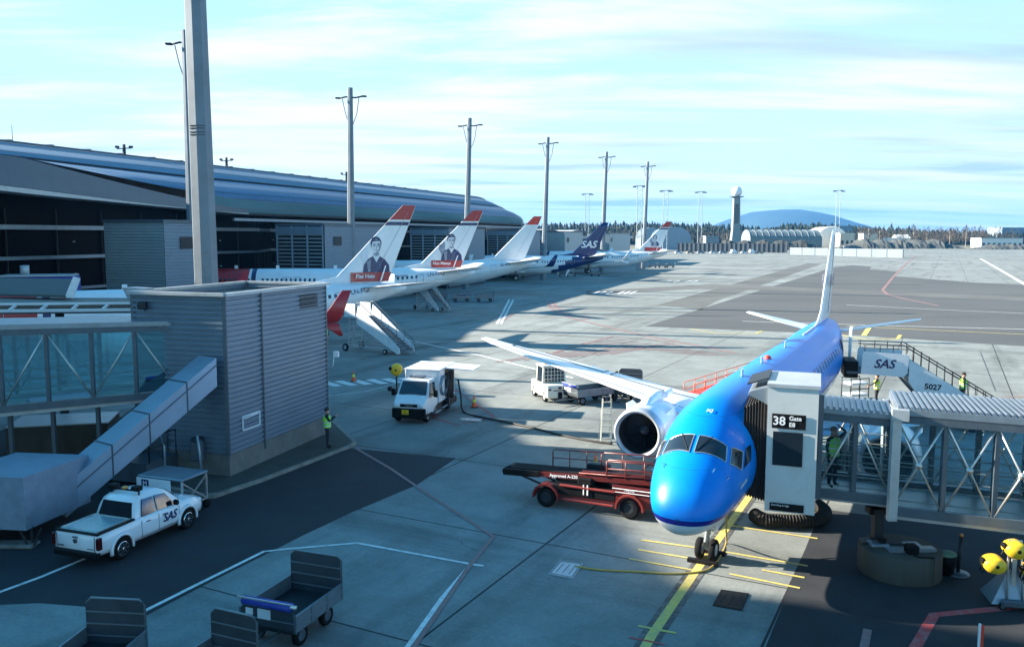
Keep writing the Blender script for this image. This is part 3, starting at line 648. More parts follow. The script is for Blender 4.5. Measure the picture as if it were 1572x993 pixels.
wtext('lettering', '38', .34, whitel, sg, sf+GW*.32+Vector((0,0,4.345)), GW, bold=.006)
wtext('lettering', 'Gate', .165, whitel, sg, sf+GW*.58+Vector((0,0,4.44)), GW, align='LEFT', bold=.004)
wtext('lettering', 'E8', .165, whitel, sg, sf+GW*.58+Vector((0,0,4.26)), GW, align='LEFT', bold=.004)
mb = MB(); mb.bar(sf+GW*.54+Vector((0,0,4.2)), sf+GW*.54+Vector((0,0,4.5)), .012, .006); mb.build('divider', whitel, sg, True)
mb = MB(); plate(mb, f, .17, .96, 3.1, 4.05, .02); wn_ = mb.build('cab_window', glassd, rb, True)
mb = MB(); g_ = cab0-GU*.05
for (x0,z0,x1,z1) in ((.15,3.08,.98,3.08),(.15,4.07,.98,4.07),(.15,3.08,.15,4.07),(.98,3.08,.98,4.07)): mb.bar(g_+GW*x0+Vector((0,0,z0)), g_+GW*x1+Vector((0,0,z1)), .05, .05)
mb.build('window_frame', lightm, wn_, True)
mb = MB(); s_ = cab0+GW*(cw+.012)+GU*.6; mb.prism([s_+Vector((0,0,3.1)), s_+GU*.8+Vector((0,0,3.1)), s_+GU*.8+Vector((0,0,4.0)), s_+Vector((0,0,4.0))], GW*.015); mb.build('side_window', glassd, rb, True)
mb = MB(); plate(mb, f, .14, 1.05, 1.8, 2.02); ls = mb.build('lower_sign', black, rb, True)
wtext('lettering', 'Boarding bridge', .075, whitel, ls, sf+GW*.18+Vector((0,0,1.965)), GW, align='LEFT')
mb = MB(); p = sf+GW*.95+Vector((0,0,1.91)); 
ring = [p+GW*.06*math.cos(k*math.pi/8)+Vector((0,0,.06*math.sin(k*math.pi/8))) for k in range(17)]; mb.tube(ring, .012, 5); mb.build('emblem', yellow, ls, True)
mb = MB(); q = [cab0+GU*.15-GW*.02, cab0+GU*1.9-GW*.02]
# bellows
bel = MB(); nrib = 9; fab = mat('bellows_fabric', (.022,.019,.018), .85, var=.3)
for k in range(nrib):
    t_ = k/(nrib-1); off = -GW*(.02+.62*t_); 
    zt = 5.0-.35*t_; zb = 1.95+.15*t_; yo = -.05-.1*t_
    lo = cab0+GU*(.12)+off; hi = cab0+GU*2.2+off
    for sgn in (0, .035): 
        pass
    w_ = .075
    ringp = [lo+Vector((0,0,zb)), hi+Vector((0,0,zb)), hi+Vector((0,0,zt)), lo+Vector((0,0,zt))]
    cen = sum(ringp, Vector())/4
    if k == 0: rings = []
    rings.append([cen+(p-cen)*1.0 for p in ringp]); 
    if k < nrib-1: rings.append([cen+(p-cen)*.955-GW*.035 for p in ringp])
bel.loft(rings, True, False); bel.build('bellows', fab, rb, True)
mb = MB(); mb.prism([cab0-GW*.55+GU*.1+Vector((0,0,5.02)), cab0+GU*.1+Vector((0,0,4.75)), cab0+GU*.1+Vector((0,0,5.25)), cab0-GW*.5+GU*.1+Vector((0,0,5.1))], GU*2.0); mb.build('canopy', galv, rb, True)
mb = MB(); q=[cab0-GW*.6+GU*.5+Vector((0,0,5.22)), cab0-GW*.02+GU*.5+Vector((0,0,5.42)), cab0-GW*.02+GU*2.2+Vector((0,0,5.42)), cab0-GW*.6+GU*2.2+Vector((0,0,5.22))]; mb.prism(q,(0,0,.04)); mb.build('canopy_flap', darkm, rb, True)
# inner tunnel section
sA = cab0+GW*(cw+.02)+GU*.95; sB = sA+GW*1.95
PR = glass_bridge(rb, sA, sB, 1.95, 4.72, 1.92, 4.66, 1.9, 2, paneR, hand=5)
mb = MB(); mb.bar(sA-GU*.05+Vector((0,0,2.0)), sA-GU*.05+Vector((0,0,5.0)), .16, .3); mb.build('collar', midm, rb, True)
# big section
post0 = sB-GU*.35+GW*.02
pB = post0+GW*11
PR2 = glass_bridge(rb, post0, pB, 1.72, 4.92, 1.55, 4.75, 2.6, 9, paneR, hand=4, side=2)
mb = MB(); mb.bar(post0-GU*.1+Vector((0,0,1.7)), post0-GU*.1+Vector((0,0,4.55)), .24, .16); mb.bar(post0+GU*2.7+Vector((0,0,1.7)), post0+GU*2.7+Vector((0,0,4.55)), .3, .16); mb.bar(post0-GU*.12-GW*.12+Vector((0,0,4.66)), post0-GU*.12+GW*.3+Vector((0,0,4.66)), .34, .3); mb.build('end_frame', lightm, rb, True)
drc = Vector((10.95, 23.1, 0))
mb = MB(); pp = Vector((post0.x+.02, 23.5, 0)); mb.bar(Vector((pp.x,pp.y,.78)), Vector((pp.x, pp.y, 1.72)), .26, .26); mb.bar((pp.x-.5,pp.y-.1,.81),(pp.x+.6,pp.y-.25,.81),.4,.05); mb.build('column', darkm, rb, True)
mb = MB(); mb.box(pp.x-.25,pp.x+2.2,pp.y-.05,pp.y+.3,1.55,1.72); mb.build('under_frame', black, rb, True)
dm = T('concrete_base', 'round weathered concrete drum base under the post of the right boarding bridge', 'concrete base', drc, 0)
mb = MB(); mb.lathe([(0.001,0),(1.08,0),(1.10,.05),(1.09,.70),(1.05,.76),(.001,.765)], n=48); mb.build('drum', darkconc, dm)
mb = MB()
for a_, b_ in (((-.85,.1),(-.35,-.15)),((.25,-.35),(.8,-.5))): mb.bb(a_[0], b_[0], min(a_[1],b_[1]), max(a_[1],b_[1])+.15, .77, .86, .02)
mb.box(-.5,.6,-.5,.3,.768,.79); mb.build('steel_plate', galv, dm)
mb = MB(); mb.bb(-.1,.22,-.72,-.4,.77,1.02,.04); mb.bb(-.62,-.4,-.1,.1,.87,.98,.03); mb.build('junction_box', black, dm)
mb = MB(); mb.tube([(.05,-.72,.95),(-.05,-.88,.85),(.1,-.92,.80),(.5,-.94,.79),(.45,-1.06,.7),(.42,-1.08,.1)],.025); mb.build('cable', black, dm)
# ribbed duct hose on the ground
hs = T('duct_hose', 'thick ribbed black air hose lying on the ground under the gate cab', 'hose', (8.2, 24, 0), 0)
pts = [G(x, y, .26) for x, y in ((1158,790),(1172,797),(1200,799),(1232,800),(1258,797),(1266,786),(1256,776))]
def spl(pts, n=8):
    out = []
    P_ = [pts[0]]+list(pts)+[pts[-1]]
    for i in range(1, len(P_)-2):
        for k in range(n):
            t_ = k/n; a, b, c, d = P_[i-1], P_[i], P_[i+1], P_[i+2]
            out.append(.5*((2*b)+(c-a)*t_+(2*a-5*b+4*c-d)*t_*t_+(3*b-a-3*c+d)*t_**3))
    out.append(Vector(P_[-2])); return out
pp_ = spl(pts, 14); mb = MB()
rg = []
for i, p in enumerate(pp_):
    d = (pp_[min(i+1,len(pp_)-1)]-pp_[max(i-1,0)]).normalized(); x = d.cross(Vector((0,0,1))).normalized(); y = x.cross(d); r_ = .24 if i % 2 else .20
    rg.append([p+x*r_*math.cos(k*math.pi/8)+y*r_*math.sin(k*math.pi/8) for k in range(16)])
mb.loft(rg); mb.build('hose_body', mat('hose_fabric', (.012,.010,.008), .8, var=.4, scale=6), hs, True)

GU, GW = GU0, GW0
# ---------------------------------------------------------------- pier terminal
PH = R_(19); PS = Vector((math.sin(PH), math.cos(PH), 0)); PO = Vector((-math.cos(PH), math.sin(PH), 0)); P00 = Vector((-50, 75, 0))
def pp(s, o, z=0.0): v = P00+PS*s+PO*o; return Vector((v.x, v.y, z))
pier = T('terminal_pier', 'long airport terminal pier with a curved grey-blue metal roof and dark glass front', 'terminal', pp(60, 0), 0)
base_prof = [(-2.0,12.3),(-2.5,13.9),(-2.2,14.6),(-1,15.3),(1.2,16.0),(4,16.8),(4.1,16.95),(8,18.3),(13,19.6),(18,20.5),(22,20.8),(28,20.6),(34,19.4),(41,16.8),(46,13),(46.5,11.5)]
def prof(s):
    fl = max(0, min(1, (40-s)/35.0)); fe = fl**1.25
    ext = max(0, (1-s)/40.0)  # unseen hub end of the roof, raised to lengthen its shadow on the apron
    k = 1.0
    if s > 146: u = min(1, (s-146)/17.0); k = max(0, 1-u**2.6)**.5
    out = []
    for i, (o, z) in enumerate(base_prof):
        a = max(0, 1-i/9.0)
        zz = z+(3.7*fe if i == 0 else 0)
        if i == 1: zz = z+2.5*fe
        if i == 2: zz = z+1.5*fe
        if i == 3: zz = z+1.5*fe
        if i == 4: zz = z+.9*fe
        if i == 5: zz = z+.4*fe
        if i == 6: zz = z+.4*fe
        zz += ext*10
        oo = o-1.5*fe*(i < 3)
        if k < 1: zz = 9.5+(zz-9.5)*max(k, .02); oo = 22+(oo-22)*(.86+.14*k)
        out.append((oo, zz))
    return out
ss = [-110,-80,-60,-40,-20,-8,0,5,9,13,17,21,25,29,33,37,40,48,60,75,90,105,120,130,138,143,146,149,152,154.5,156.5,158,159.3,160.4,161.3,162,162.5,162.8,163]
def rp(s, o, z):
    w_ = max(0, min(1, (s-85)/55.0)); w_ = w_*w_*(3-2*w_); return pp(s+max(0, o)*1.15*w_, o, z)
def roof_band(i0, i1, m, name, par, s0=-999, s1=999):
    mb = MB(); mb.smooth = True; rg = []
    for s in ss:
        if s < s0 or s > s1: continue
        rg.append([rp(s, *q) for q in prof(s)[i0:i1+1]])
    mb.loft(rg, False, False); return mb.build(name, m, par, True)
def ribbed(name, col, per, wd, rough, metal, dark, axis_h=PH, per2=None, dcol=(.05,.07,.1)):
    """metal sheet with thin seams running along and across the pier (world position)"""
    m = bpy.data.materials.new(name); m.use_nodes = True; t = m.node_tree; L = t.links.new; b = t.nodes['Principled BSDF']; b.inputs['Roughness'].default_value = rough; b.inputs['Metallic'].default_value = metal
    g = N(t, 'ShaderNodeNewGeometry'); mp = N(t, 'ShaderNodeMapping'); mp.inputs['Rotation'].default_value = (0, 0, axis_h); L(g.outputs['Position'], mp.inputs[0])
    sp = N(t, 'ShaderNodeSeparateXYZ'); L(mp.outputs[0], sp.inputs[0])
    p = N(t, 'ShaderNodeMath', operation='PINGPONG'); p.inputs[1].default_value = per/2; L(sp.outputs[1], p.inputs[0])
    c = N(t, 'ShaderNodeMath', operation='LESS_THAN'); c.inputs[1].default_value = wd; L(p.outputs[0], c.inputs[0])
    val = c.outputs[0]
    if per2:
        p2 = N(t, 'ShaderNodeMath', operation='PINGPONG'); p2.inputs[1].default_value = per2/2; L(sp.outputs[2], p2.inputs[0])
        c2 = N(t, 'ShaderNodeMath', operation='LESS_THAN'); c2.inputs[1].default_value = wd*1.6; L(p2.outputs[0], c2.inputs[0])
        mm = N(t, 'ShaderNodeMath', operation='MAXIMUM'); L(val, mm.inputs[0]); L(c2.outputs[0], mm.inputs[1]); val = mm.outputs[0]
    n = N(t, 'ShaderNodeTexNoise'); n.inputs['Scale'].default_value = .12; n.inputs['Detail'].default_value = 6; q = N(t, 'ShaderNodeMapping'); q.inputs['Scale'].default_value = (1,.25,2.5); L(mp.outputs[0], q.inputs[0]); L(q.outputs[0], n.inputs['Vector'])
    r = N(t, 'ShaderNodeMapRange'); r.inputs[1].default_value = .3; r.inputs[2].default_value = .7; r.inputs[3].default_value = .8; r.inputs[4].default_value = 1.15; L(n.outputs[0], r.inputs[0])
    mx = N(t, 'ShaderNodeMix', data_type='RGBA', blend_type='MULTIPLY'); mx.inputs[0].default_value = 1; mx.inputs[6].default_value = (*col, 1); L(r.outputs[0], mx.inputs[7])
    m2 = N(t, 'ShaderNodeMix', data_type='RGBA'); mul = N(t, 'ShaderNodeMath', operation='MULTIPLY'); mul.inputs[1].default_value = dark; L(val, mul.inputs[0]); L(mul.outputs[0], m2.inputs[0]); L(mx.outputs[2], m2.inputs[6]); m2.inputs[7].default_value = (*dcol, 1)
    L(m2.outputs[2], b.inputs['Base Color']); return m
rz = ribbed('zinc_roof', (.15,.24,.34), 4.8, 0.05, .6, .15, .8, per2=1.0)
rz2 = ribbed('zinc_roof_lower', (.09,.17,.30), 3.2, 0.05, .45, .3, .8, per2=.7)
gl_b = ribbed('pier_glazing', (.22,.40,.46), 3.2, .07, .12, .35, .7, per2=1.6, dcol=(.25,.3,.33))
roof_band(5, len(base_prof)-1, rz, 'roof', pier)
roof_band(1, 5, rz2, 'roof_front', pier)
roof_band(0, 1, gl_b, 'window_band', pier, 29)
# fascia of the flared eave (towards the hub end)
mb = MB(); rg = []
for s in ss:
    if s > 40: break
    fe = max(0, min(1, (40-s)/35.0))**1.25; o, z = prof(s)[0]
    rg.append([pp(s, o-.02, z), pp(s, o-.02, z+.35), pp(s, o-.5, z+.35), pp(s, o-.5-.6*fe, z-2.2*fe-.2), pp(s, o+.5, z-2.2*fe-.3)])
mb.loft(rg, False, False); mb.build('eave_fascia', ribbed('fascia_cladding', (.12,.14,.17), 2.4, .03, .45, .3, .5), pier, True)
mb = MB(); rg = []
for s in [x for x in ss if x <= 40]:
    fe = max(0, min(1, (40-s)/35.0))**1.25; o, z = prof(s)[0]; mb2 = None
    rg.append([pp(s, o-.55-.6*fe, z-2.25*fe-.2), pp(s, o-.55-.6*fe, z-2.25*fe-.55*fe-.1), pp(s, o+.8, z-2.25*fe-.5*fe-.2)])
mb.loft(rg, False, False); mb.build('eave_edge', lightm, pier, True)
# unseen block left of and behind the camera, added to shade the foreground apron
mb = MB(); mb.loft([[pp(s,-8,0), pp(s,-8,31), pp(s,14,35), pp(s,60,31), pp(s,60,0)] for s in (-41.5,-66)]); mb.build('shade_block', clad, pier, True)
# joint / gutters along the roof
mb = MB(); pts = [rp(s, *prof(s)[5])+Vector((0,0,.1)) for s in ss if s <= 157]; mb.tube(pts, .12, 6); mb.build('gutter', darkm, pier, True)
mb = MB()
for s in range(-36, 148, 6):
    o, z = prof(s)[9]; o2, z2 = prof(s)[10]
    a = pp(s, 20.5, 20.65+max(0,(1-s)/40.0)*10); mb.box(a.x-.9, a.x+.9, a.y-.3, a.y+.3, a.z, a.z+.16)
mb.build('roof_light', darkm, pier, True)
pts = [rp(s, *prof(s)[8])+Vector((0,0,.15)) for s in ss if s <= 155]; mb = MB(); mb.tube(pts, .13, 6); mb.build('snow_rail', midm, pier, True)
# facade
mb = MB(); 
rg = []
for s in ss:
    if s > 158: break
    fe = max(0, min(1, (40-s)/35.0))**1.25
    wo = 2.5+6.5*max(0, min(1, (s-48)/12)); rg.append([pp(s, wo, 0), pp(s, wo, prof(s)[0][1]-.2), pp(s, 44, prof(s)[0][1]-.2), pp(s, 44, 0)])
mb.loft(rg, True, True); mb.build('wall', mat('black_facade_glass', (.003,.004,.006), .5, var=.5, scale=.3, spec=.1), pier, True)
mb = MB()
for z_, h_, o_ in ((12.0,.5,-1.0),(11.2,.35,-2.2),(9.9,.45,1.9),(6.9,.35,2.0),(3.6,.3,2.0)):
    rg = []
    s_list = [x for x in ss if x <= 158 and (z_ < 10.5 or x > 33)]
    for s in s_list: q_ = o_+(6.5*max(0, min(1, (s-48)/12)) if o_ > 0 else 0); rg.append([pp(s, q_, z_), pp(s, q_-.35, z_), pp(s, q_-.35, z_+h_), pp(s, q_, z_+h_)])
    mb.loft(rg)
mb.build('ledge', galv, pier, True)
mb = MB(); rg = [[pp(s, -2.4, 12.28), pp(s, -2.4, 12.05), pp(s, 2.6, 11.9)] for s in ss if 33 <= s <= 158]; mb.loft(rg, False, False); mb.build('soffit', darkm, pier, True)
mb = MB()
for s in range(-40, 156, 6): q_ = 2.3+6.5*max(0, min(1, (s-48)/12)); mb.bar(pp(s, q_, 0), pp(s, q_, 12), .16, .16)
mb.build('mullion', darkm, pier, True)
mb = MB()
for s in range(-35, 150, 12):
    for z_ in (5.2, 8.6): p = pp(s+3, 2.1, z_); mb.bb(p.x-.1, p.x+.1, p.y-.1, p.y+.1, z_, z_+.12)
mb.build('ceiling_lamp', lampglass, pier, True)
# red letters at far left of the fascia
tt = text('lettering', 'OSLO', 1.3, norred, None, frame(pp(3.2, -3.9, 16.0), PS, (0,0,1))); tt.data.transform(Matrix.Translation(pier.location).inverted()); tt.parent = pier
# low connector beyond the pier end
cn = T('low_annex', 'low dark-fronted annex running on beyond the rounded end of the pier', 'building', pp(230, 0), 0)
mb = MB(); mb.loft([[pp(s,-5,0), pp(s,-5,8.2), pp(s,20,8.2), pp(s,20,0)] for s in (150, 285)]); mb.build('wall', mat('annex_dark', (.03,.035,.04), .4, var=.3), cn, True)
mb = MB(); mb.loft([[pp(s,-6,8.3), pp(s,-6,9.1), pp(s,20,9.1), pp(s,20,8.3)] for s in (149, 286)]); mb.build('roof', lightm, cn, True)
mb = MB()
for (s, o) in ((200,4),(246,6)): 
    rg = []
    for k in range(9): a = math.pi*k/8; rg.append([pp(s+18*math.cos(a), o, 9.1+2.2*math.sin(a)), pp(s+18*math.cos(a), o+14, 9.1+2.2*math.sin(a))])
    mb.loft(rg, False, False)
mb.build('arched_roof', white, cn, True)
# gate stair towers along the pier
GT = ['with pale ribbed end wall beside the foot of the giant mast', 'with louvred end wall left of the second mast', 'with louvred end wall behind the nearest portrait tail', 'with louvred end wall behind the all-white tail', 'with plain grey wall left of the dark blue tail', 'long plain grey, farthest along the pier']
for i, (s0, ln, h) in enumerate(((13.4,6.5,10.6),(43,19,10.6),(84,18,10.5),(123,16,10.4),(161,19,10.2),(215,34,10.0))):
    r = T('gate_tower', 'grey gate tower '+GT[i], 'gate tower', pp(s0, -8.5), 0, 'gate towers along the pier')
    o1, o2 = -12, -4.6
    M0 = Matrix.Translation(-r.location)
    mb = MB(); mb.M = M0
    mb.loft([[pp(s0+.25,o1+.1,0), pp(s0+.25,o2,0), pp(s0+.25,o2,h-.4), pp(s0+.25,o1+.1,h-.4)], [pp(s0+ln,o1+.1,0), pp(s0+ln,o2,0), pp(s0+ln,o2,h-.4), pp(s0+ln,o1+.1,h-.4)]]); mb.build('core', darkm, r)
    mb = MB(); mb.M = M0; corr(mb, pp(s0,o1), pp(s0+ln,o1), .3, h, .33, .05); mb.build('cladding', clad if i < 4 else cladlight, r)
    mb = MB(); mb.M = M0; mb.loft([[pp(s0-.15,o1-.15,h), pp(s0-.15,o2,h), pp(s0-.15,o2,h+.3), pp(s0-.15,o1-.15,h+.3)], [pp(s0+ln,o1-.15,h), pp(s0+ln,o2,h), pp(s0+ln,o2,h+.3), pp(s0+ln,o1-.15,h+.3)]]); mb.build('roof', midm, r)
    if i in (0, 4, 5):
        mb = MB(); mb.M = M0; corr(mb, pp(s0,o2), pp(s0,o1), .3, h, .30, .05); mb.build('end_wall', cladlight, r)  # first tower: end wall paler than its side, sunlit tone put into the colour
    else:
        mb = MB(); mb.M = M0
        for k in range(20): z_ = .6+k*.49; mb.bar(pp(s0+.05,o1+.5,z_), pp(s0+.05,o2-.3,z_), .08, .16)
        mb.build('louvre', cladlight, r)
        mb = MB(); mb.M = M0
        for k in range(4): q = o1+.25+k*(o2-o1-.4)/3; mb.bar(pp(s0,q,0), pp(s0,q,h), .22, .22)
        mb.bar(pp(s0,o1+.2,h-.6), pp(s0,o2,h-.6), .25, 1.0); mb.build('louvre_frame', clad, r)
    mb = MB(); mb.M = M0; a = pp(s0+2.2,o1-.08,h-2.6); b = pp(s0+4.2,o1-.08,h-2.6); mb.prism([a, b, b+Vector((0,0,1.2)), a+Vector((0,0,1.2))], PO*-.04); mb.build('vent_grille', darkm, r)
# small roof gear
for px, py, Y, h, lb_ in ((191,240,118,1.6,'small dark antenna cluster on the pier roof, leftmost of three'),(348,258,150,1.8,'small dark antenna cluster on the pier roof right of the giant mast'),(532,276,175,1.6,'small dark antenna cluster on the pier roof beside the second mast')):
    p = VY(px, py, Y); r = T('roof_antenna', lb_, 'antenna', p-Vector((0,0,1)), 0, 'antennas on the pier roof')
    mb = MB(); mb.cyl((0,0,0),(0,0,h+1),.28,.2,8); mb.bar((-1,0,h+.4),(1,0,h+.5),.12); mb.bb(-1.2,-.7,-.2,.2,h+.5,h+.8,.05); mb.bb(.7,1.2,-.2,.2,h+.5,h+.8,.05); mb.build('antenna_post', darkm, r)
p = VY(20, 228, 110); r = T('whip_antenna', 'thin whip antenna on the pier roof at the far left', 'antenna', p-Vector((0,0,1)), 0); mb = MB(); mb.cyl((0,0,0),(0,0,3.9),.06,.03,6); mb.build('rod', darkm, r)
# ---------------------------------------------------------------- floodlight masts
def mast_arm(par, z, r, m=darkm):
    mb = MB()
    mb.tube([(-1.6,0,z-.25),(-.6,.1,z),(.7,-.1,z-.15),(1.9,0,z+.1)],.11,6)
    mb.tube([(-1.1,0,z-.3),(-.7,0,z-2.2),(-r*.8,0,z-3.6)],.05,5); mb.tube([(1.2,0,z-.1),(.85,0,z-2.4),(r*.8,0,z-3.8)],.05,5)
    mb.build('arm', m, par)
    mb = MB()
    for x in (-1.7, 1.9): mb.bb(x-.35,x+.35,-.3,.3,z-.28+(.25 if x>0 else 0),z-.1+(.25 if x>0 else 0),.05)
    mb.build('lamp_head', m, par)
def mast(x, y, h, r0, r1, lean, label, arm=True, n=8, grp='floodlight masts along the stands', m=mastm):
    r = T('floodlight_mast', label, 'mast', (x, y, 0), 0, grp)
    mb = MB(); mb.cyl((0,0,0),(lean*h,0,h),r0,r1,n); 
    for k in range(len(mb.sm)): mb.sm[k] = False
    mb.build('pole', m, r)
    if arm:
        e = bpy.data.objects.new('floodlight_head', None); 
        mast_arm(r, h-1.2, r1); scene.collection.objects.remove(e) if e.name in scene.collection.objects else None
        for ch in kids(r):
            if ch.name.startswith(('arm','lamp_head')): ch.location.x = lean*h
    return r
mm_ = mast(-15.85, 44, 31, .66, .50, -.005, 'giant octagonal grey mast rising out of the picture behind the near stair tower', False)
mb = MB()
for a in range(2):
    for i in range(4):
        for k in range(5):
            if a == 0: x0 = -.42+i*.0
            pass
an = math.pi/8
for face in (-2, -1, 0):
    th = -math.pi/2+an*0+face*0
fc = []
for th in (-math.pi/2-math.pi/4*.5*0-.0, ):
    pass
for fi in (5, 6):      # two octagon faces towards the camera: small perforations
    a0, a1 = 2*math.pi*fi/8, 2*math.pi*(fi+1)/8; rr_ = .578
    zc = VY(308, 200, 43.5).z
    for i in range(7):
        t_ = .12+.76*i/6
        x = rr_*(math.cos(a0)*(1-t_)+math.cos(a1)*t_)-.005*zc; y = rr_*(math.sin(a0)*(1-t_)+math.sin(a1)*t_)
        for k in range(4):
            z = zc-.22+k*.13+(.06 if k > 1 else 0); mb.cyl((x*1.0, y*1.0, z),(x+.03*math.cos((a0+a1)/2), y+.03*math.sin((a0+a1)/2), z),.022,n=6)
mb.build('perforation', black, mm_)
MX = [((-34.2, 91), 30.6, 'grey floodlight mast mostly hidden behind the giant mast, only its lamp arms showing'),
      ((-22.6,119), 29.5, 'tall grey floodlight mast left of the nearest portrait tail'), ((-8.2,149), 29.5, 'tall grey floodlight mast behind the second portrait tail'),
      ((6.6,180), 29.8, 'tall grey floodlight mast between the all-white tail and the dark blue tail'), ((22.4,212), 29.9, 'tall grey floodlight mast rising beside the dark blue tail'), ((37.2,241), 30.0, 'tall grey floodlight mast rising left of the farthest tail')]
for (p, h, lb_) in MX: mast(p[0], p[1], h, .62, .36, .028 if p[1] > 140 else (.01 if p[1] > 100 else 0), lb_)
# slender twin-pole masts far off
def twin(px, ytop, Y, label, gap=2.2):
    p = G(px, 361+CH*FPX/Y); h = VY(px, ytop, Y).z
    r = T('lattice_mast', label, 'mast', (VY(px, 361, Y).x, Y, 0), 0, 'thin twin-pole masts far across the airfield')
    mb = MB()
    for x in (-gap/2, gap/2): mb.cyl((x,0,0),(x,0,h),.22,.16,6)
    for k in range(12): mb.bar((-gap/2,0,h*k/12),(gap/2,0,h*(k+.5)/12),.09)
    mb.build('pole', galv, r)
    mb = MB(); mb.bar((-gap*1.2,0,h),(gap*1.2,0,h+.3),.3); mb.bb(gap*.6,gap*1.7,-.4,.4,h-.6,h,.1); mb.bb(-gap*1.6,-gap*.8,-.4,.4,h-.6,h,.1); mb.build('lamp_bar', midm, r); return r
for px, yt, Y, lb_ in ((901,298,520,'thin twin-pole mast left of the fourth tall floodlight mast, above the woods'),(981,286,420,'thin twin-pole mast just left of the farthest tall floodlight mast'),(1021,293,460,'thin twin-pole mast just right of the farthest tall floodlight mast'),(1074,295,520,'thin twin-pole mast halfway between the farthest tail and the radar tower'),(1285,293,500,'thin twin-pole mast standing behind the blue airliner tail fin')):
    twin(px, yt, Y, lb_)
# ---------------------------------------------------------------- radar tower
rt = T('radar_tower', 'slender grey radar tower with a white ball on top, standing by the woods', 'tower', (VY(1129,361,620).x, 620, 0), 0)
ztop = VY(1129,303,620).z
mb = MB(); mb.loft([[(-4,-4,0),(4,-4,0),(4,4,0),(-4,4,0)],[(-2.6,-2.6,14),(2.6,-2.6,14),(2.6,2.6,14),(-2.6,2.6,14)],[(-2.2,-2.2,ztop),(2.2,-2.2,ztop),(2.2,2.2,ztop),(-2.2,2.2,ztop)]]); mb.build('shaft', mat('tower_panel', (.22,.25,.25), .6, var=.1, scale=.3), rt)
mb = MB(); mb.box(-1.3,1.3,-2.6,-2.35,18,ztop-5); mb.box(-1.9,1.9,-2.65,-2.4,ztop-9,ztop-8); mb.build('window_strip', glassd, rt)
mb = MB(); mb.box(-4.4,4.4,-3.6,3.6,ztop,ztop+.6); mb.bar((-4.4,-3.6,ztop+1.4),(4.4,-3.6,ztop+1.4),.1); mb.box(4.2,5.2,-.4,.4,ztop+.2,ztop+.5); mb.build('platform', midm, rt)
mb = MB(); mb.ell((0,0,ztop+4),3.9,3.9,3.8,24,14); mb.build('radome', acwhite, rt)
# ---------------------------------------------------------------- far buildings
def bld(label, x0px, x1px, ytop, Y, depth, roof, wallm, roofm2, nm='hangar', cat='hangar', wins=0, group=None, base=0):
    a = VY(x0px,361,Y).x; b = VY(x1px,361,Y).x; h = VY((x0px+x1px)/2, ytop, Y).z
    r = T(nm, label, cat, ((a+b)/2, Y, 0), 0, group); w2 = (b-a)/2
    if roof == 'arch':
        rg = []
        for k in range(13): t_ = math.pi*k/12; rg.append([(-w2*math.cos(t_), 0, h*.45+h*.55*math.sin(t_)), (-w2*math.cos(t_), depth, h*.45+h*.55*math.sin(t_))])
        mb = MB(); mb.loft(rg, False, False); mb.build('roof', roofm2, r)
        mb = MB(); mb.prism([(-w2,0,0)]+[g[0] for g in rg]+[(w2,0,0)], (0,depth*.98,0)); mb.build('wall', wallm, r)
    elif roof == 'tunnel':   # long arched shed seen from its side
        rg = []
        for k in range(9): t_ = math.pi*k/8; y_ = depth/2-depth/2*math.cos(t_); z_ = h*.5+h*.5*math.sin(t_); rg.append([(-w2, y_, z_), (w2, y_, z_)])
        mb = MB(); mb.loft([[(-w2,0,0),(w2,0,0)]]+rg+[[(-w2,depth,0),(w2,depth,0)]], False, False); mb.build('roof', roofm2, r)
        mb = MB(); mb.prism([(-w2+.2,0.2,0)]+[(-w2+.2,g[0][1],g[0][2]-.1) for g in rg]+[(-w2+.2,depth,0)], (w2*2-.4,0,0)); mb.build('wall', wallm, r)
        n = max(4, int(w2*2/4.5)); mb = MB()
        for i in range(n+1): x = -w2+2*w2*i/n; mb.tube([(x,-.1,0)]+[(x,g[0][1]-.05,g[0][2]+.08) for g in rg[:6]], .2, 4)
        mb.build('rib', gre, r)
    else:
        mb = MB(); mb.box(-w2,w2,0,depth,0,h*(.7 if roof=='gable' else 1)); mb.build('wall', wallm, r)
        mb = MB()
        if roof == 'gable':
            mb.prism([(-w2-.5,-.5,h*.68),(-w2-.5,depth/2,h),(-w2-.5,depth+.5,h*.68)], (2*w2+1,0,0))
        else: mb.box(-w2-.4,w2+.4,-.4,depth+.4,h,h+.5)
        mb.build('roof', roofm2, r)
    if wins:
        for i in range(wins):
            x = -w2+(i+.5)*2*w2/wins; mb = MB(); mb.box(x-w2/wins*.5,x+w2/wins*.5,-.12,-.02,h*.25,h*.5); mb.build('window', glassd, r)
    return r
whi = mat('tent_white', (.75,.74,.70), .7, var=.05, scale=.1); gre = mat('shed_grey', (.22,.26,.28), .7, var=.15, scale=.1); tan = mat('building_tan', (.55,.50,.40), .8, var=.1, scale=.1); shb = mat('shed_blue_grey', (.20,.27,.34), .6, var=.15, scale=.05); gsh = mat('greenhouse_sheet', (.15,.18,.18), .35, var=.15, scale=.15)
bld('long grey arched shed with white ribs right of the radar tower', 1152, 1262, 353, 640, 26, 'tunnel', shb, gsh)
bld('round-topped white tent hangar behind the tail fin', 1256, 1300, 348, 720, 30, 'arch', whi, whi)
bld('low cream building with a flat roof right of the blue tail fin', 1290, 1312, 359, 700, 14, 'flat', tan, whi, 'low_building', 'building', 3)
bld('blue-grey box shed behind the white tent hangar', 1284, 1308, 348, 900, 20, 'flat', shb, shb, 'shed', 'shed')
bld('low brown building in front of the woods right of the cream building', 1326, 1348, 359, 760, 12, 'flat', tan, gre, 'low_building', 'building', 2)
bld('white-roofed house in front of the woods on the right', 1378, 1398, 360, 800, 12, 'gable', whi, whi, 'house', 'house', 3)
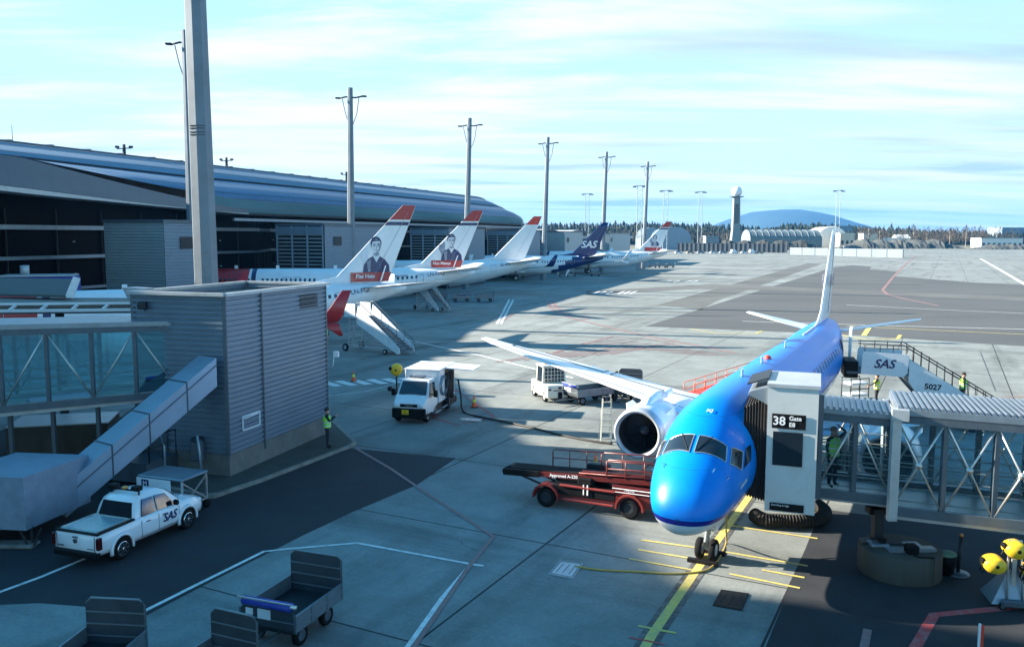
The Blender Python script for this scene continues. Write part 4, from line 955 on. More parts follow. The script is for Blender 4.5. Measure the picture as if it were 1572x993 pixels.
bld('low white house with a flat roof beside the white-roofed one', 1364, 1386, 366, 760, 10, 'flat', whi, whi, 'house', 'house', 2)
bld('long low white building at the right edge of the airfield', 1507, 1571, 366, 700, 16, 'flat', whi, shb, 'low_building', 'building', 8)
bld('blue-grey hangar among the trees at the far right', 1538, 1600, 350, 950, 30, 'flat', shb, shb)
bld('dark blue-grey arched hangar right of the farthest tail', 1010, 1062, 348, 560, 30, 'arch', shb, shb)
bld('dark arched hangar hidden partly by the farthest tail', 985, 1015, 349, 620, 30, 'arch', shb, gre)
bld('small grey shed left of the radar tower', 1084, 1104, 363, 600, 10, 'flat', gre, gre, 'shed', 'shed', 2)
# blast fence and noise wall
def longwall(name, label, cat, a, b, h, m, postm, n, t=.35, pw_=.35):
    r = T(name, label, cat, (a+b)/2, 0); d = (b-a); mb = MB(); mb.M = Matrix.Translation(-r.location); nn = Vector((-d.y,d.x,0)).normalized()*t
    mb.prism([a, b, b+Vector((0,0,h)), a+Vector((0,0,h))], nn); mb.build('panel', m, r)
    mb = MB(); mb.M = Matrix.Translation(-r.location)
    for i in range(n+1): p = a+d*i/n-nn*.6; mb.bar(p, p+Vector((0,0,h+.1)), pw_, pw_)
    mb.build('post', postm, r); return r
longwall('blast_fence', 'dark panelled blast fence behind the row of parked cars', 'fence', G(1040,386), G(1208,388), 5.0, mat('fence_dark', (.05,.06,.07), .6, var=.3, scale=.2), midm, 24)
longwall('noise_wall', 'pale blue-white noise wall across the apron behind the tail fin', 'wall', G(1212,391), G(1386,396), 3.6, mat('noise_panel', (.11,.15,.18), .5, var=.15, scale=.1), MAT['noise_panel'], 8, pw_=.1)
# earth mounds
random.seed(3)
def mound(name, x0px, x1px, Y, h, dep, m):
    a = VY(x0px,361,Y).x; b = VY(x1px,361,Y).x; mb = MB(); mb.smooth = False; rg = []; n = 60
    hs_ = [0]*(n+1)
    for i in range(n+1): t_ = i/n; hs_[i] = h*min(1, 6*t_, 6*(1-t_))*(.85+.15*math.sin(i*.7)+.1*random.random())
    for j in range(9):
        u = j/8; rg.append([(a+(b-a)*i/n, Y+dep*u+random.uniform(-1,1), max(-.1, hs_[i]*math.sin(math.pi*u)**.7+random.uniform(-.4,.4)*(0<j<8))-.1) for i in range(n+1)])
    mb.loft(rg, False, False); return struct(mb.build(name, m))
mound('rubble_bank', 1090, 1280, 560, 6.3, 30, mat('dark_rubble', (.035,.037,.032), .95, var=.6, scale=.4))
mound('rubble_bank', 1305, 1492, 640, 6.6, 40, mat('grey_rubble', (.06,.066,.062), .95, var=.6, scale=.5))
mound('rubble_bank', 1508, 1700, 600, 3.5, 30, mat('grey_rubble', (.06,.066,.062)))
# far hill
def hill():
    mb = MB(); mb.smooth = True; Y0 = 7000; pk_ = [(1080,368),(1098,362),(1112,350),(1126,339),(1145,330),(1165,324),(1190,322),(1215,322),(1235,327),(1250,335),(1266,345),(1282,354),(1300,360),(1320,363),(1340,367)]
    rg = []
    for j in range(8):
        u = j/7; row = []
        for (px, py) in pk_:
            v = VY(px, py, Y0); row.append((v.x, Y0-1500+3000*u, max(v.z, 0)*math.sin(math.pi*(u))**.8 if 0 < j < 7 else -5))
        rg.append(row)
    mb.loft(rg, False, False); return struct(mb.build('far_hill', mat('forested_hill', (.03,.05,.04), .95, var=.3, scale=.002)))
hill()
# ---------------------------------------------------------------- woods
conifer = mat('conifer_foliage', (.009,.019,.008), .9, var=.5, scale=.08); birchm = mat('bare_birch_twigs', (.075,.058,.036), .95, var=.35, scale=.1); trunkm = mat('pale_trunk', (.38,.35,.30), .9, var=.2); barkm = mat('bark', (.08,.06,.045), .9, var=.3)
def add_conifer(mb, x, y, h, rnd, n=6, lay=5):
    for k in range(lay):
        z0 = h*(.12+.8*k/lay); z1 = z0+h*.26*(1.15-.5*k/lay); r = h*.24*(1-k/lay*.80)*rnd.uniform(.8,1.2)
        vs = [(x+rnd.uniform(-.15,.15), y, min(z1, h))]; ph = rnd.random()*6
        for i in range(n): a = ph+2*math.pi*i/n; rr_ = r*rnd.uniform(.55,1.2); vs.append((x+rr_*math.cos(a), y+rr_*math.sin(a), z0+rnd.uniform(-.06,.05)*h))
        mb.a(vs, [(0, i+1, (i+1) % n+1) for i in range(n)])
def add_birch(mb, x, y, h, rnd, n=60):
    for i in range(n):
        t_ = rnd.uniform(.3,1); a = rnd.random()*6.28; r = h*.17*math.sin(math.pi*min(.97,(t_-.2)/.8))*rnd.uniform(.2,1.1)
        c = Vector((x+r*math.cos(a), y+r*math.sin(a), h*t_)); s = h*.05*rnd.uniform(.5,1.3)
        d = Vector((rnd.uniform(-1,1), rnd.uniform(-1,1), rnd.uniform(.3,1.5))).normalized(); q = d.cross(Vector((rnd.uniform(-1,1),rnd.uniform(-1,1),.1))).normalized()
        mb.a([c-d*s*1.6, c+q*s*.35, c+d*s*1.6], [(0,1,2)])
rnd = random.Random(11)
def topline(px):  # tree-top row in the photo
    P_ = [(700,345),(790,345),(860,340),(1000,338),(1060,339),(1130,343),(1180,346),(1215,340),(1260,339),(1300,343),(1350,346),(1420,350),(1500,351),(1600,352),(1800,352)]
    for (a, b), (c, d) in zip(P_, P_[1:]):
        if a <= px <= c: return b+(d-b)*(px-a)/(c-a)
    return 350
mb = MB()
for row, (Y, cnt, lo) in enumerate(((1080,1300,.96),(1020,1300,.90),(960,1300,.80),(900,1100,.70),(830,400,.55))):
    for i in range(cnt):
        px = rnd.uniform(720, 1720); y = Y+rnd.uniform(-25,25)
        if row == 4 and (px > 1320 or rnd.random() < .3): continue
        v = VY(px, topline(px)+rnd.gauss(1.5,2.0), y); h = max(6, v.z*lo*rnd.uniform(.82,1.06))
        add_conifer(mb, v.x, y, h, rnd)
struct(mb.build('far_woods', conifer, fix=False), 'stuff')
mb = MB()
for i in range(560):
    px = rnd.choice([rnd.uniform(1315,1700), rnd.uniform(1315,1520), rnd.uniform(1110,1300), rnd.uniform(860,1110)]); y = rnd.uniform(780,880)
    h = rnd.uniform(11,19)*(.8 if px < 1300 else 1)
    add_birch(mb, VY(px,361,y).x, y, h, rnd, 46)
struct(mb.build('far_birch_thicket', birchm, fix=False), 'stuff')
# near single trees at the edge of the woods
for i, (px, h, lb_) in enumerate(((1075,10,'bare pale tree beside the thin twin-pole mast'),(1333,17,'tall bare birch right of the white tent hangar'),(1350,15,'bare birch over the low brown building'),(1402,19,'tallest pale-trunked birch at the edge of the woods'),(1423,13,'bare birch right of the tallest pale-trunked birch'),(1458,16,'bare birch above the grey rubble bank'),(1483,18,'bare birch at the right end of the grey rubble bank'),(1116,12,'bare tree just left of the radar tower'),(1142,13,'bare tree just right of the radar tower'))):
    Y = 700; x = VY(px,361,Y).x; r = T('birch_tree', lb_, 'tree', (x, Y, 0), 0, 'bare trees at the edge of the woods')
    mb = MB(); mb.tube([(0,0,0),(.2,0,h*.5),(0,.1,h*.95)], .22, 5)
    for k in range(6): z_ = h*(.35+.09*k); a = k*2.4; mb.tube([(0,0,z_),(h*.13*math.cos(a),h*.13*math.sin(a),z_+h*.14)],.09,4)
    mb.build('trunk', trunkm, r); mb = MB(); add_birch(mb, 0, 0, h, rnd, 130); mb.build('crown', birchm, r, fix=False)
# haze
def haze():
    mb = MB(); mb.box(-8000, 8000, -300, 9500, -1.05, 260); o = mb.build('haze', MAT['black_plastic']); o['kind'] = 'stuff'
    m = bpy.data.materials.new('haze'); m.use_nodes = True; t = m.node_tree; t.nodes.clear(); v = N(t, 'ShaderNodeVolumePrincipled'); v.inputs['Color'].default_value = (.08,.42,1,1); v.inputs['Density'].default_value = 8e-5; v.inputs['Anisotropy'].default_value = .1
    u = N(t, 'ShaderNodeOutputMaterial'); t.links.new(v.outputs[0], u.inputs['Volume']); o.data.materials.clear(); o.data.materials.append(m); return o
HAZE = True
if HAZE: haze()
# ---------------------------------------------------------------- aircraft helpers.  local frame: +x aft, +y starboard, z up, origin on the ground under the nose tip
class Fus:
    def __init__(s, secs): s.s = secs     # (x, zc, hw, hu, hd)
    def at(s, x):
        S = s.s; x = max(S[0][0], min(S[-1][0], x))
        for i in range(len(S)-1):
            if x <= S[i+1][0]: break
        def sl(j, k):
            if j <= 0: 
                return (S[1][k]-S[0][k])/(S[1][0]-S[0][0])
            if j >= len(S)-1: return (S[-1][k]-S[-2][k])/(S[-1][0]-S[-2][0])
            a = (S[j][k]-S[j-1][k])/(S[j][0]-S[j-1][0]); b = (S[j+1][k]-S[j][k])/(S[j+1][0]-S[j][0])
            return 0 if a*b <= 0 else 2*a*b/(a+b)
        h = S[i+1][0]-S[i][0]; t = (x-S[i][0])/h; out = []
        for k in range(1, 5):
            a, b, m0, m1 = S[i][k], S[i+1][k], sl(i, k)*h, sl(i+1, k)*h
            out.append((2*t**3-3*t*t+1)*a+(t**3-2*t*t+t)*m0+(-2*t**3+3*t*t)*b+(t**3-t*t)*m1)
        return out
    def pt(s, x, th, off=0.0):   # th degrees from the top, positive = port (-y)
        zc, hw, hu, hd = s.at(x); a = R_(th); c = math.cos(a); sn = math.sin(a); hh = hu if c > 0 else hd
        p = Vector((x, -hw*sn, zc+hh*c))
        if off:
            n = Vector((0, -sn*hh, c*hw)).normalized()
            zc2, hw2, hu2, hd2 = s.at(x+.05); hh2 = hu2 if c > 0 else hd2
            t = Vector((.05, -(hw2-hw)*sn, (zc2-zc)+(hh2-hh)*c)); n = (n-t*(n.dot(t)/t.length_squared)).normalized(); p = p+n*off
        return p
    def mesh(s, mb, xs, n=48):
        mb.smooth = True; mb.loft([[s.pt(x, 360*k/n) for k in range(n)] for x in xs]); mb.smooth = False
    def patch(s, mb, c, off=.012, n=8, m=6):   # c = 4 corners (x, th)
        vs = []; fs = []
        for j in range(m+1):
            for i in range(n+1):
                u, v = i/n, j/m
                x = (c[0][0]*(1-u)+c[1][0]*u)*(1-v)+(c[3][0]*(1-u)+c[2][0]*u)*v; th = (c[0][1]*(1-u)+c[1][1]*u)*(1-v)+(c[3][1]*(1-u)+c[2][1]*u)*v
                vs.append(s.pt(x, th, off))
        for j in range(m):
            for i in range(n): fs.append((j*(n+1)+i, j*(n+1)+i+1, (j+1)*(n+1)+i+1, (j+1)*(n+1)+i))
        sm = mb.smooth; mb.smooth = True; mb.a(vs, fs); mb.smooth = sm
    def ring(s, mb, c, off, r):   # outline tube round a patch
        pts = []
        for a, b in zip(c, c[1:]+c[:1]):
            for k in range(6): t = k/6; pts.append(s.pt(a[0]*(1-t)+b[0]*t, a[1]*(1-t)+b[1]*t, off))
        pts.append(pts[0]); mb.tube(pts, r, 5)
def foil(mb, secs, n=9):   # secs: (le_x, y, z, chord, thick, up vector)
    rg = []
    for (x, y, z, c, th, up) in secs:
        up = Vector(up).normalized(); r = []
        for k in range(2*n):
            a = math.pi*k/n; u = .5*(1+math.cos(a)); yt = th*c*(1.45*math.sqrt(u)-.62*u-1.7*u*u+1.4*u**3-.5*u**4)
            r.append(Vector((x+c*u, y, z))+up*(yt if k <= n else -yt*.8))
        rg.append(r)
    mb.smooth = True; mb.loft(rg); mb.smooth = False
def wheel(par, c, r, wd, axis='y', rim=lightm, name='wheel', hub=.55):
    c = Vector(c); ax = {'y': Vector((0,1,0)), 'x': Vector((1,0,0))}[axis]
    mb = MB(); w2 = wd/2
    mb.lathe([(r*hub,-w2*.75),(r*.86,-w2),(r*.97,-w2*.7),(r,-w2*.3),(r,w2*.3),(r*.97,w2*.7),(r*.86,w2),(r*hub,w2*.75)], c, axis, 24); o = mb.build(name, rubber, par)
    mb = MB(); mb.lathe([(.001,-w2*.55),(r*.3,-w2*.6),(r*hub,-w2*.8),(r*(hub+.02),-w2*.75),(r*(hub+.02),w2*.75),(r*hub,w2*.8),(r*.3,w2*.6),(.001,w2*.55)], c, axis, 20); mb.build('rim', rim, o)
    return o
def paint_by_height(name, zones, col_top, rough=.34, coat=.12):
    """livery bands by height with the band height rising towards the nose: zones = [(z, colour)...] from bottom up, object space"""
    m = bpy.data.materials.new(name); m.use_nodes = True; t = m.node_tree; L = t.links.new; b = t.nodes['Principled BSDF']
    b.inputs['Roughness'].default_value = rough; b.inputs['Coat Weight'].default_value = coat; b.inputs['Coat Roughness'].default_value = .05
    tc = N(t, 'ShaderNodeTexCoord'); sp = N(t, 'ShaderNodeSeparateXYZ'); L(tc.outputs['Object'], sp.inputs[0])
    # h = z - curve(x)
    cv = N(t, 'ShaderNodeMapRange', interpolation_type='SMOOTHSTEP'); cv.inputs[1].default_value = .6; cv.inputs[2].default_value = 7.5; cv.inputs[3].default_value = -.10; cv.inputs[4].default_value = .62; L(sp.outputs[0], cv.inputs[0])
    sb_ = N(t, 'ShaderNodeMath', operation='SUBTRACT'); L(sp.outputs[2], sb_.inputs[0]); L(cv.outputs[0], sb_.inputs[1])
    prev = None
    for z, c in zones:
        if prev is None: prev = (*c, 1); continue
        lt = N(t, 'ShaderNodeMath', operation='GREATER_THAN'); lt.inputs[1].default_value = z; L(sb_.outputs[0], lt.inputs[0])
        mx = N(t, 'ShaderNodeMix', data_type='RGBA'); L(lt.outputs[0], mx.inputs[0])
        if isinstance(prev, tuple): mx.inputs[6].default_value = prev
        else: L(prev, mx.inputs[6])
        mx.inputs[7].default_value = (*c, 1); prev = mx.outputs[2]
    n = N(t, 'ShaderNodeTexNoise'); n.inputs['Scale'].default_value = 1.2; n.inputs['Detail'].default_value = 8; n.inputs['Roughness'].default_value = .7; L(tc.outputs['Object'], n.inputs['Vector'])
    r = N(t, 'ShaderNodeMapRange'); r.inputs[1].default_value = .3; r.inputs[2].default_value = .7; r.inputs[3].default_value = .93; r.inputs[4].default_value = 1.05; L(n.outputs[0], r.inputs[0])
    mm = N(t, 'ShaderNodeMix', data_type='RGBA', blend_type='MULTIPLY'); mm.inputs[0].default_value = 1; L(prev, mm.inputs[6]); L(r.outputs[0], mm.inputs[7]); 
    pg = N(t, 'ShaderNodeMath', operation='PINGPONG'); pg.inputs[1].default_value = .62; L(sp.outputs[0], pg.inputs[0]); pc_ = N(t, 'ShaderNodeMath', operation='LESS_THAN'); pc_.inputs[1].default_value = .007; L(pg.outputs[0], pc_.inputs[0])
    pz_ = N(t, 'ShaderNodeMath', operation='PINGPONG'); pz_.inputs[1].default_value = .55; L(sp.outputs[2], pz_.inputs[0]); pd_ = N(t, 'ShaderNodeMath', operation='LESS_THAN'); pd_.inputs[1].default_value = .005; L(pz_.outputs[0], pd_.inputs[0])
    pm_ = N(t, 'ShaderNodeMath', operation='MAXIMUM'); L(pc_.outputs[0], pm_.inputs[0]); L(pd_.outputs[0], pm_.inputs[1]); ps_ = N(t, 'ShaderNodeMath', operation='MULTIPLY'); ps_.inputs[1].default_value = .45; L(pm_.outputs[0], ps_.inputs[0])
    ml_ = N(t, 'ShaderNodeMix', data_type='RGBA'); L(ps_.outputs[0], ml_.inputs[0]); L(mm.outputs[2], ml_.inputs[6]); ml_.inputs[7].default_value = (.01,.04,.12,1); L(ml_.outputs[2], b.inputs['Base Color'])
    r3 = N(t, 'ShaderNodeMapRange'); b.inputs['Specular IOR Level'].default_value = .25; r3.inputs[3].default_value = rough; r3.inputs[4].default_value = rough+.06; L(n.outputs[0], r3.inputs[0]); L(r3.outputs[0], b.inputs['Roughness'])
    return m
SKYBLUE = (.0, .215, .74)
klm = paint_by_height('sky_blue_livery', [(0, (.62,.64,.66)), (2.10, (.01,.02,.22)), (2.24, SKYBLUE)], SKYBLUE)
# ---------------------------------------------------------------- blue airliner (E175-size)
PA = R_(27.2); ux, uy = math.sin(PA), math.cos(PA)
NOSE = Vector((5.74-3.2*ux, 24.07-3.2*uy, 0))
E = T('airliner', 'bright blue twin-engine airliner parked nose-on at gate 38, with a white tail fin', 'airplane', NOSE, math.pi/2-PA)
F = Fus([(0,2.12,.03,.03,.03),(.05,2.13,.30,.26,.26),(.18,2.18,.56,.50,.46),(.45,2.30,.82,.76,.70),(.9,2.46,1.02,.95,.92),(1.4,2.63,1.15,1.13,1.11),(2.0,2.80,1.24,1.33,1.28),(2.6,2.95,1.31,1.50,1.42),(3.4,3.06,1.37,1.63,1.53),(4.6,3.12,1.40,1.69,1.62),(6,3.12,1.42,1.70,1.64),
  (21.5,3.12,1.42,1.70,1.64),(23.5,3.26,1.45,1.58,1.50),(25.5,3.50,1.30,1.36,1.30),(27.5,3.80,1.05,1.08,1.02),(29.2,4.06,.75,.78,.74),(30.6,4.25,.45,.46,.45),(31.5,4.36,.18,.2,.2),(31.62,4.37,.02,.02,.02)])
xs = [0,.02,.06,.12,.2,.3,.42,.56,.72,.9,1.1,1.3,1.5,1.75,2,2.3,2.6,3,3.5,4,5,6]+[7+i for i in range(15)]+[22,22.7,23.5,24.2,25,25.7,26.4,27.1,27.8,28.5,29.2,29.8,30.3,30.8,31.2,31.5,31.62]
mb = MB(); F.mesh(mb, xs, 56); fus = mb.build('fuselage', klm, E)
# cockpit windows
mb = MB()
def cock(side):
    s = side
    return [[(1.22,3*s),(1.62,50*s),(2.28,40*s),(2.02,3.2*s)], ]
CW = []
for s in (1, -1):
    CW.append([(1.24,3.5*s),(1.46,48*s),(1.88,40*s),(1.78,3.2*s)])
    CW.append([(1.54,54*s),(1.92,74*s),(2.30,62*s),(1.98,46*s)])
    CW.append([(2.08,76*s),(2.62,79*s),(2.90,66*s),(2.50,63*s)])
for c in CW[:2]+CW[3:5]:
    pass
for i, c in enumerate(CW):
    if i % 3 == 2: continue
    mb = MB(); F.patch(mb, c, .016, 10, 8); wn2 = mb.build('cockpit_window', wind, fus)
    mb = MB(); F.ring(mb, c, .018, .013); mb.build('window_frame', alu, fus)
for c in (CW[2], CW[5]):
    mb = MB(); F.patch(mb, c, .014, 6, 6); mb.build('cockpit_window', wind, fus)
mb = MB(); 
for s in (1,-1): a = F.pt(1.28, 6*s, .03); b = F.pt(1.85, 20*s, .05); mb.tube([a, b], .012, 4)
mb.build('wiper', black, E)
# cabin windows, doors
mb = MB()
for k in range(26):
    x = 6.6+.8*k*.985
    if 12.5 < x < 13.2: continue
    for s in (1,-1): F.patch(mb, [(x,72*s),(x+.24,72*s),(x+.24,60*s),(x,60*s)], .012, 2, 2)
mb.build('cabin_window', wind, fus)
for s in (1,-1):
    for x0, x1, t0, t1 in ((4.6,5.45,62,112),(24.6,25.3,62,106)):
        mb = MB(); F.ring(mb, [(x0,t0*s),(x1,t0*s),(x1,t1*s),(x0,t1*s)], .004, .016); mb.build('door_outline', navy if x0 < 10 else navy, fus)
mb = MB(); c = [(24.55,60),(25.4,60),(25.4,108),(24.55,108)]; F.patch(mb, c, .02, 4, 6); mb.build('rear_door', black, fus)
od = MB(); 
P_ = F.pt(25.5, 84, .25); P2 = F.pt(26.4, 84, .3)
mbd = MB(); mbd.loft([[P_+Vector((0,0,-.95)), P_+Vector((0,-.14,-.95)), P_+Vector((0,-.14,.95)), P_+Vector((0,0,.95))], [P2+Vector((0,0,-.95)), P2+Vector((0,-.14,-.95)), P2+Vector((0,-.14,.95)), P2+Vector((0,0,.95))]]); mbd.build('open_door', acwhite, E)
mb = MB()
for x in (7.2, 10.5, 15.5): mb.box(x, x+.35, -.012, .012, 4.8, 5.05)
mb.build('antenna', acwhite, E)
mb = MB(); p = F.pt(11.8, 0, .0); mb.ell(p+Vector((0,0,.02)), .14, .14, .13); mb.build('beacon', brightred, E)
mb = MB()
for x, th in ((.95, 38), (1.15, 62), (.95,-40), (1.6, 84), (1.7,-84)):
    a = F.pt(x, th, .01); b = F.pt(x+.12, th, .06); mb.tube([a, b, b+Vector((-.1,0,0))], .012, 5)
mb.build('probe', chrome, E)
def surf_text(s_, size, x, th, dx, m, fusx, par, off=.02, flip=1):
    o = fusx.pt(x, th, off); o2 = fusx.pt(x+.1*dx, th, off); u = fusx.pt(x, th-3*(1 if th > 0 else -1), off)
    return text('lettering', s_, size, m, par, frame(o, (o2-o)*flip, u-o), bold=.002)
o = F.pt(2.75, 4, .02); text('lettering', 'XJ', .2, acwhite, E, frame(o, (0,-1,0), F.pt(2.95,4,.02)-o))
surf_text('EMBRAER', .12, 2.0, 92, 1, acwhite, F, E)
# airline crown mark high behind the port side, plain lettering

mb = MB(); pts = [F.pt(x, 0, .012) for x in (20.5,21.5,22.5,23.5,24.4,25.2)]
mb.tube(pts, .04, 5); mb.build('dorsal_stripe', acwhite, E)
def wpt(x, th, off): p = F.pt(x, th, off); return NOSE+Matrix.Rotation(math.pi/2-PA, 3, 'Z') @ p
mb = MB(); mb.tube([wpt(3.9, th, .10) for th in (52,60,70,80,90,100,110)], .08, 10); mb.build('docking_bumper', lightm, rb, True)
ink2_ = mat('seam_grey', (.20,.22,.25), .5)
# fin and stabiliser
mb = MB(); U = (0,1,0)
foil(mb, [(23.2,0,4.72,7.0,.02,U),(25.4,0,5.0,5.0,.05,U),(26.6,0,5.5,4.2,.055,U),(28.4,0,7.6,2.9,.06,U),(30.05,0,9.6,1.75,.06,U),(30.35,0,9.80,1.3,.04,U)]); fin = mb.build('tail_fin', acwhite, E)
mb = MB(); mb.box(29.6,30.3,-.13,.13,6.6,7.4) if False else None
mb = MB(); mb.tube([(27.9,-.2,5.3),(29.2,-.17,7.4),(30.6,-.09,9.5)],.016,4); mb.build('rudder_gap', ink2_, fin)
mb = MB(); mb.tube([(27.9,.2,5.3),(29.2,.17,7.4),(30.6,.09,9.5)],.016,4); mb.build('rudder_gap', ink2_, fin)
for s in (1,-1): text('lettering', 'KLM', .95, sasblue, fin, frame((29.0, -.21*s, 7.0), (s,0,0), (0,0,1)), shear=.0)
for s in (1,-1):
    mb = MB(); foil(mb, [(27.9,.45*s,4.18,2.7,.05,(0,0,1)),(30.3,4.55*s,4.86,1.15,.05,(0,0,1)),(30.5,4.72*s,4.89,.8,.03,(0,0,1))]); mb.build('tailplane', acwhite, E)
# wings
WZ = [(10.9,1.2,2.05,5.6,.07),(12.6,4.3,2.42,3.75,.06),(13.9,7.6,2.95,2.75,.055),(15.6,12.0,3.6,1.75,.05),(16.55,14.6,4.02,1.05,.045),(16.95,15.3,4.16,.55,.04)]
for s in (1,-1):
    mb = MB(); foil(mb, [(x,y*s,z,c,th,(0,0,1)) for x,y,z,c,th in WZ], 11); wg = mb.build('wing', acwhite, E)
    mb = MB()
    def wp(y, u):  # point above wing top at span y, chord fraction
        for a, b in zip(WZ, WZ[1:]):
            if a[1] <= y <= b[1]:
                t = (y-a[1])/(b[1]-a[1]); x, z, c, th = [a[i]*(1-t)+b[i]*t for i in (0,2,3,4)]
                yt = th*c*(1.45*math.sqrt(u)-.62*u-1.7*u*u+1.4*u**3-.5*u**4); return Vector((x+c*u, y*s, z+yt+.012))
    for (y0,y1,u) in ((2.2,7.8,.66),(8.2,13.6,.72)):
        mb.tube([wp(y0,u), wp((y0+y1)/2,u), wp(y1,u)], .016, 4)
        mb.tube([wp(y1,u), wp(y1,.97)], .016, 4); mb.tube([wp(y0,u), wp(y0,.97)], .016, 4)
    mb.tube([wp(2.0,.13), wp(7.0,.13), wp(14,.13)], .01, 4)
    mb.build('flap_gap', darkm, wg)
    mb = MB()
    for y_ in (5.9, 9.4): p = wp(y_, .6); mb.ell((p.x+.8,p.y,p.z-.32),1.3,.16,.2)
    mb.build('flap_track_fairing', acwhite, wg)
mb = MB(); mb.ell((13.4,0,2.0),4.2,1.72,.95,28,14); mb.build('belly_fairing', acwhite, E)
# engines
for s in (1,-1):
    c = Vector((9.75, 4.4*s, 1.86)); 
    mb = MB(); mb.lathe([(.80,.10),(.86,.02),(.905,.0),(.96,.07),(1.01,.3),(1.04,.8),(1.03,1.5),(.96,2.3),(.84,3.0),(.72,3.35),(.68,3.3),(.72,2.9)], c, 'x', 40); nac = mb.build('engine', acwhite, E)
    mb = MB(); mb.lathe([(.79,.12),(.80,.05),(.86,-.02),(.91,-.03),(.965,.03),(1.0,.22),(1.015,.36)], c, 'x', 40); mb.build('intake_lip', lightm, nac)
    mb = MB(); mb.lathe([(.795,.10),(.77,.3),(.76,.6),(.77,.95)], c, 'x', 40); mb.build('intake_duct', darkm, nac)
    mb = MB(); mb.lathe([(.77,.95),(.001,.96)], c, 'x', 32); mb.build('fan_back', black, nac)
    mb = MB()
    for k in range(22):
        a = 2*math.pi*k/22; a2 = a+.16
        mb.a([c+Vector((.80,.18*math.cos(a),.18*math.sin(a))), c+Vector((.92,.18*math.cos(a2),.18*math.sin(a2))), c+Vector((.93,.755*math.cos(a2+.16),.755*math.sin(a2+.16))), c+Vector((.74,.755*math.cos(a-.02),.755*math.sin(a-.02)))], [(0,1,2,3)])
    fan = mb.build('fan', darkm, nac)
    mb = MB(); mb.lathe([(.001,.45),(.06,.5),(.15,.68),(.2,.84)], c, 'x', 20); mb.build('spinner', midm, nac)
    mb = MB(); mb.lathe([(.55,3.1),(.42,3.7),(.2,4.0),(.001,4.15)], c, 'x', 24); mb.build('exhaust_cone', midm, nac)
    mb = MB(); foil(mb, [(10.6,4.4*s,2.72,3.9,.06,U),(11.2,4.4*s,2.95,3.0,.07,U)]); 
    mb.smooth = True; mb.loft([[c+Vector((x_, yy, zz)) for yy, zz in ((-.22,.93),(-.2,1.05+h_),(0,1.14+h_),(.2,1.05+h_),(.22,.93))] for x_, h_ in ((.5,-.1),(1.2,.12),(2.2,.2),(3.2,.05))]); mb.build('pylon', acwhite, nac)
    mb = MB()
    for q in (1,-1): d = Vector((0, math.cos(R_(42))*q, math.sin(R_(42)))); b = c+Vector((.9,0,0))+d*1.0; mb.prism([b, b+Vector((1.3,0,0)), b+Vector((1.25,0,0))+d*.3, b+Vector((.5,0,0))+d*.3], Vector((0,-d.z,d.y))*.03)
    mb.build('strake', acwhite, nac)
# gear
mb = MB(); mb.cyl((3.2,0,.35),(3.2,0,1.7),.075); mb.cyl((3.2,0,.75),(3.2,0,1.65),.11); mb.cyl((3.2,-.3,.32),(3.2,.3,.32),.05); mb.tube([(3.2,0,.9),(4.2,0,1.6)],.05); mb.bar((3.1,0,.95),(2.9,0,.6),.05); mb.cyl((3.02,-.2,1.0),(3.1,-.2,1.0),.09); mb.cyl((3.02,.2,1.0),(3.1,.2,1.0),.09)
ng = mb.build('nose_gear', lightm, E)
for s in (1,-1): wheel(ng, (3.2,.2*s,.31), .31, .2)
mb = MB()
for s in (1,-1): mb.a([(2.6,.32*s,1.55),(3.9,.32*s,1.55),(3.8,.38*s,1.05),(2.7,.38*s,1.05)],[(0,1,2,3)])
mb.build('gear_door', acwhite, ng)

for x0, lb_ in ((2.68,'black wheel chock in front of the blue airliner nose wheels'),(3.58,'black wheel chock behind the blue airliner nose wheels')):
    mb = MB(); mb.bb(x0,x0+.14,-.45,.45,.0,.13,.02); ck = mb.build('wheel_chock', black, None); ck.location = NOSE; ck.rotation_euler = (0,0,math.pi/2-PA); tag(ck, lb_, 'chock', 'nose wheel chocks')
for s in (1,-1):
    mb = MB(); mb.cyl((14.7,2.6*s,.4),(14.5,2.6*s,2.2),.13); mb.tube([(14.6,2.6*s,1.3),(14.5,1.4*s,1.9)],.07); mg = mb.build('main_gear', lightm, E)
    for dy in (-.25,.25): wheel(mg, (14.7,2.6*s+dy,.5), .5, .32)
# ---------------------------------------------------------------- 737-size jets at the pier
FJ = Fus([(0,2.75,.02,.02,.02),(.12,2.77,.38,.34,.34),(.5,2.85,.80,.72,.70),(1.2,3.0,1.20,1.12,1.05),(2.2,3.18,1.55,1.55,1.40),(3.2,3.28,1.75,1.88,1.65),(4.6,3.32,1.86,1.98,1.88),(6,3.32,1.88,2.0,2.0),(25.5,3.32,1.88,2.0,2.0),(28.5,3.5,1.80,1.85,1.78),(31.5,3.85,1.50,1.5,1.45),(34.5,4.3,1.02,1.05,1.0),(37,4.65,.55,.6,.55),(38.4,4.85,.22,.25,.22),(38.5,4.86,.02,.02,.02)])
def finj(x, z, off=.012):  # point on the port side of the fin
    t = (z-5.2)/(12.5-5.2); le = 31.0+t*7.2; ch_ = 5.6-4.3*t; u = min(.98, max(.02, (x-le)/ch_)); th = .055
    return Vector((x, -(th*ch_*(1.45*math.sqrt(u)-.62*u-1.7*u*u+1.4*u**3-.5*u**4)+off), z))
def finpoly(name, pts, m, par, off=.015):   # flat figure painted on the fin, given as (x,z)
    mb = MB(); 
    import mathutils.geometry as mg_
    fl = [Vector((x, z, 0)) for x, z in pts]
    tri = mg_.tessellate_polygon([fl])
    mb.a([finj(x, z, off) for x, z in pts], [tuple(t) for t in tri]); return mb.build(name, m, par, fix=False)
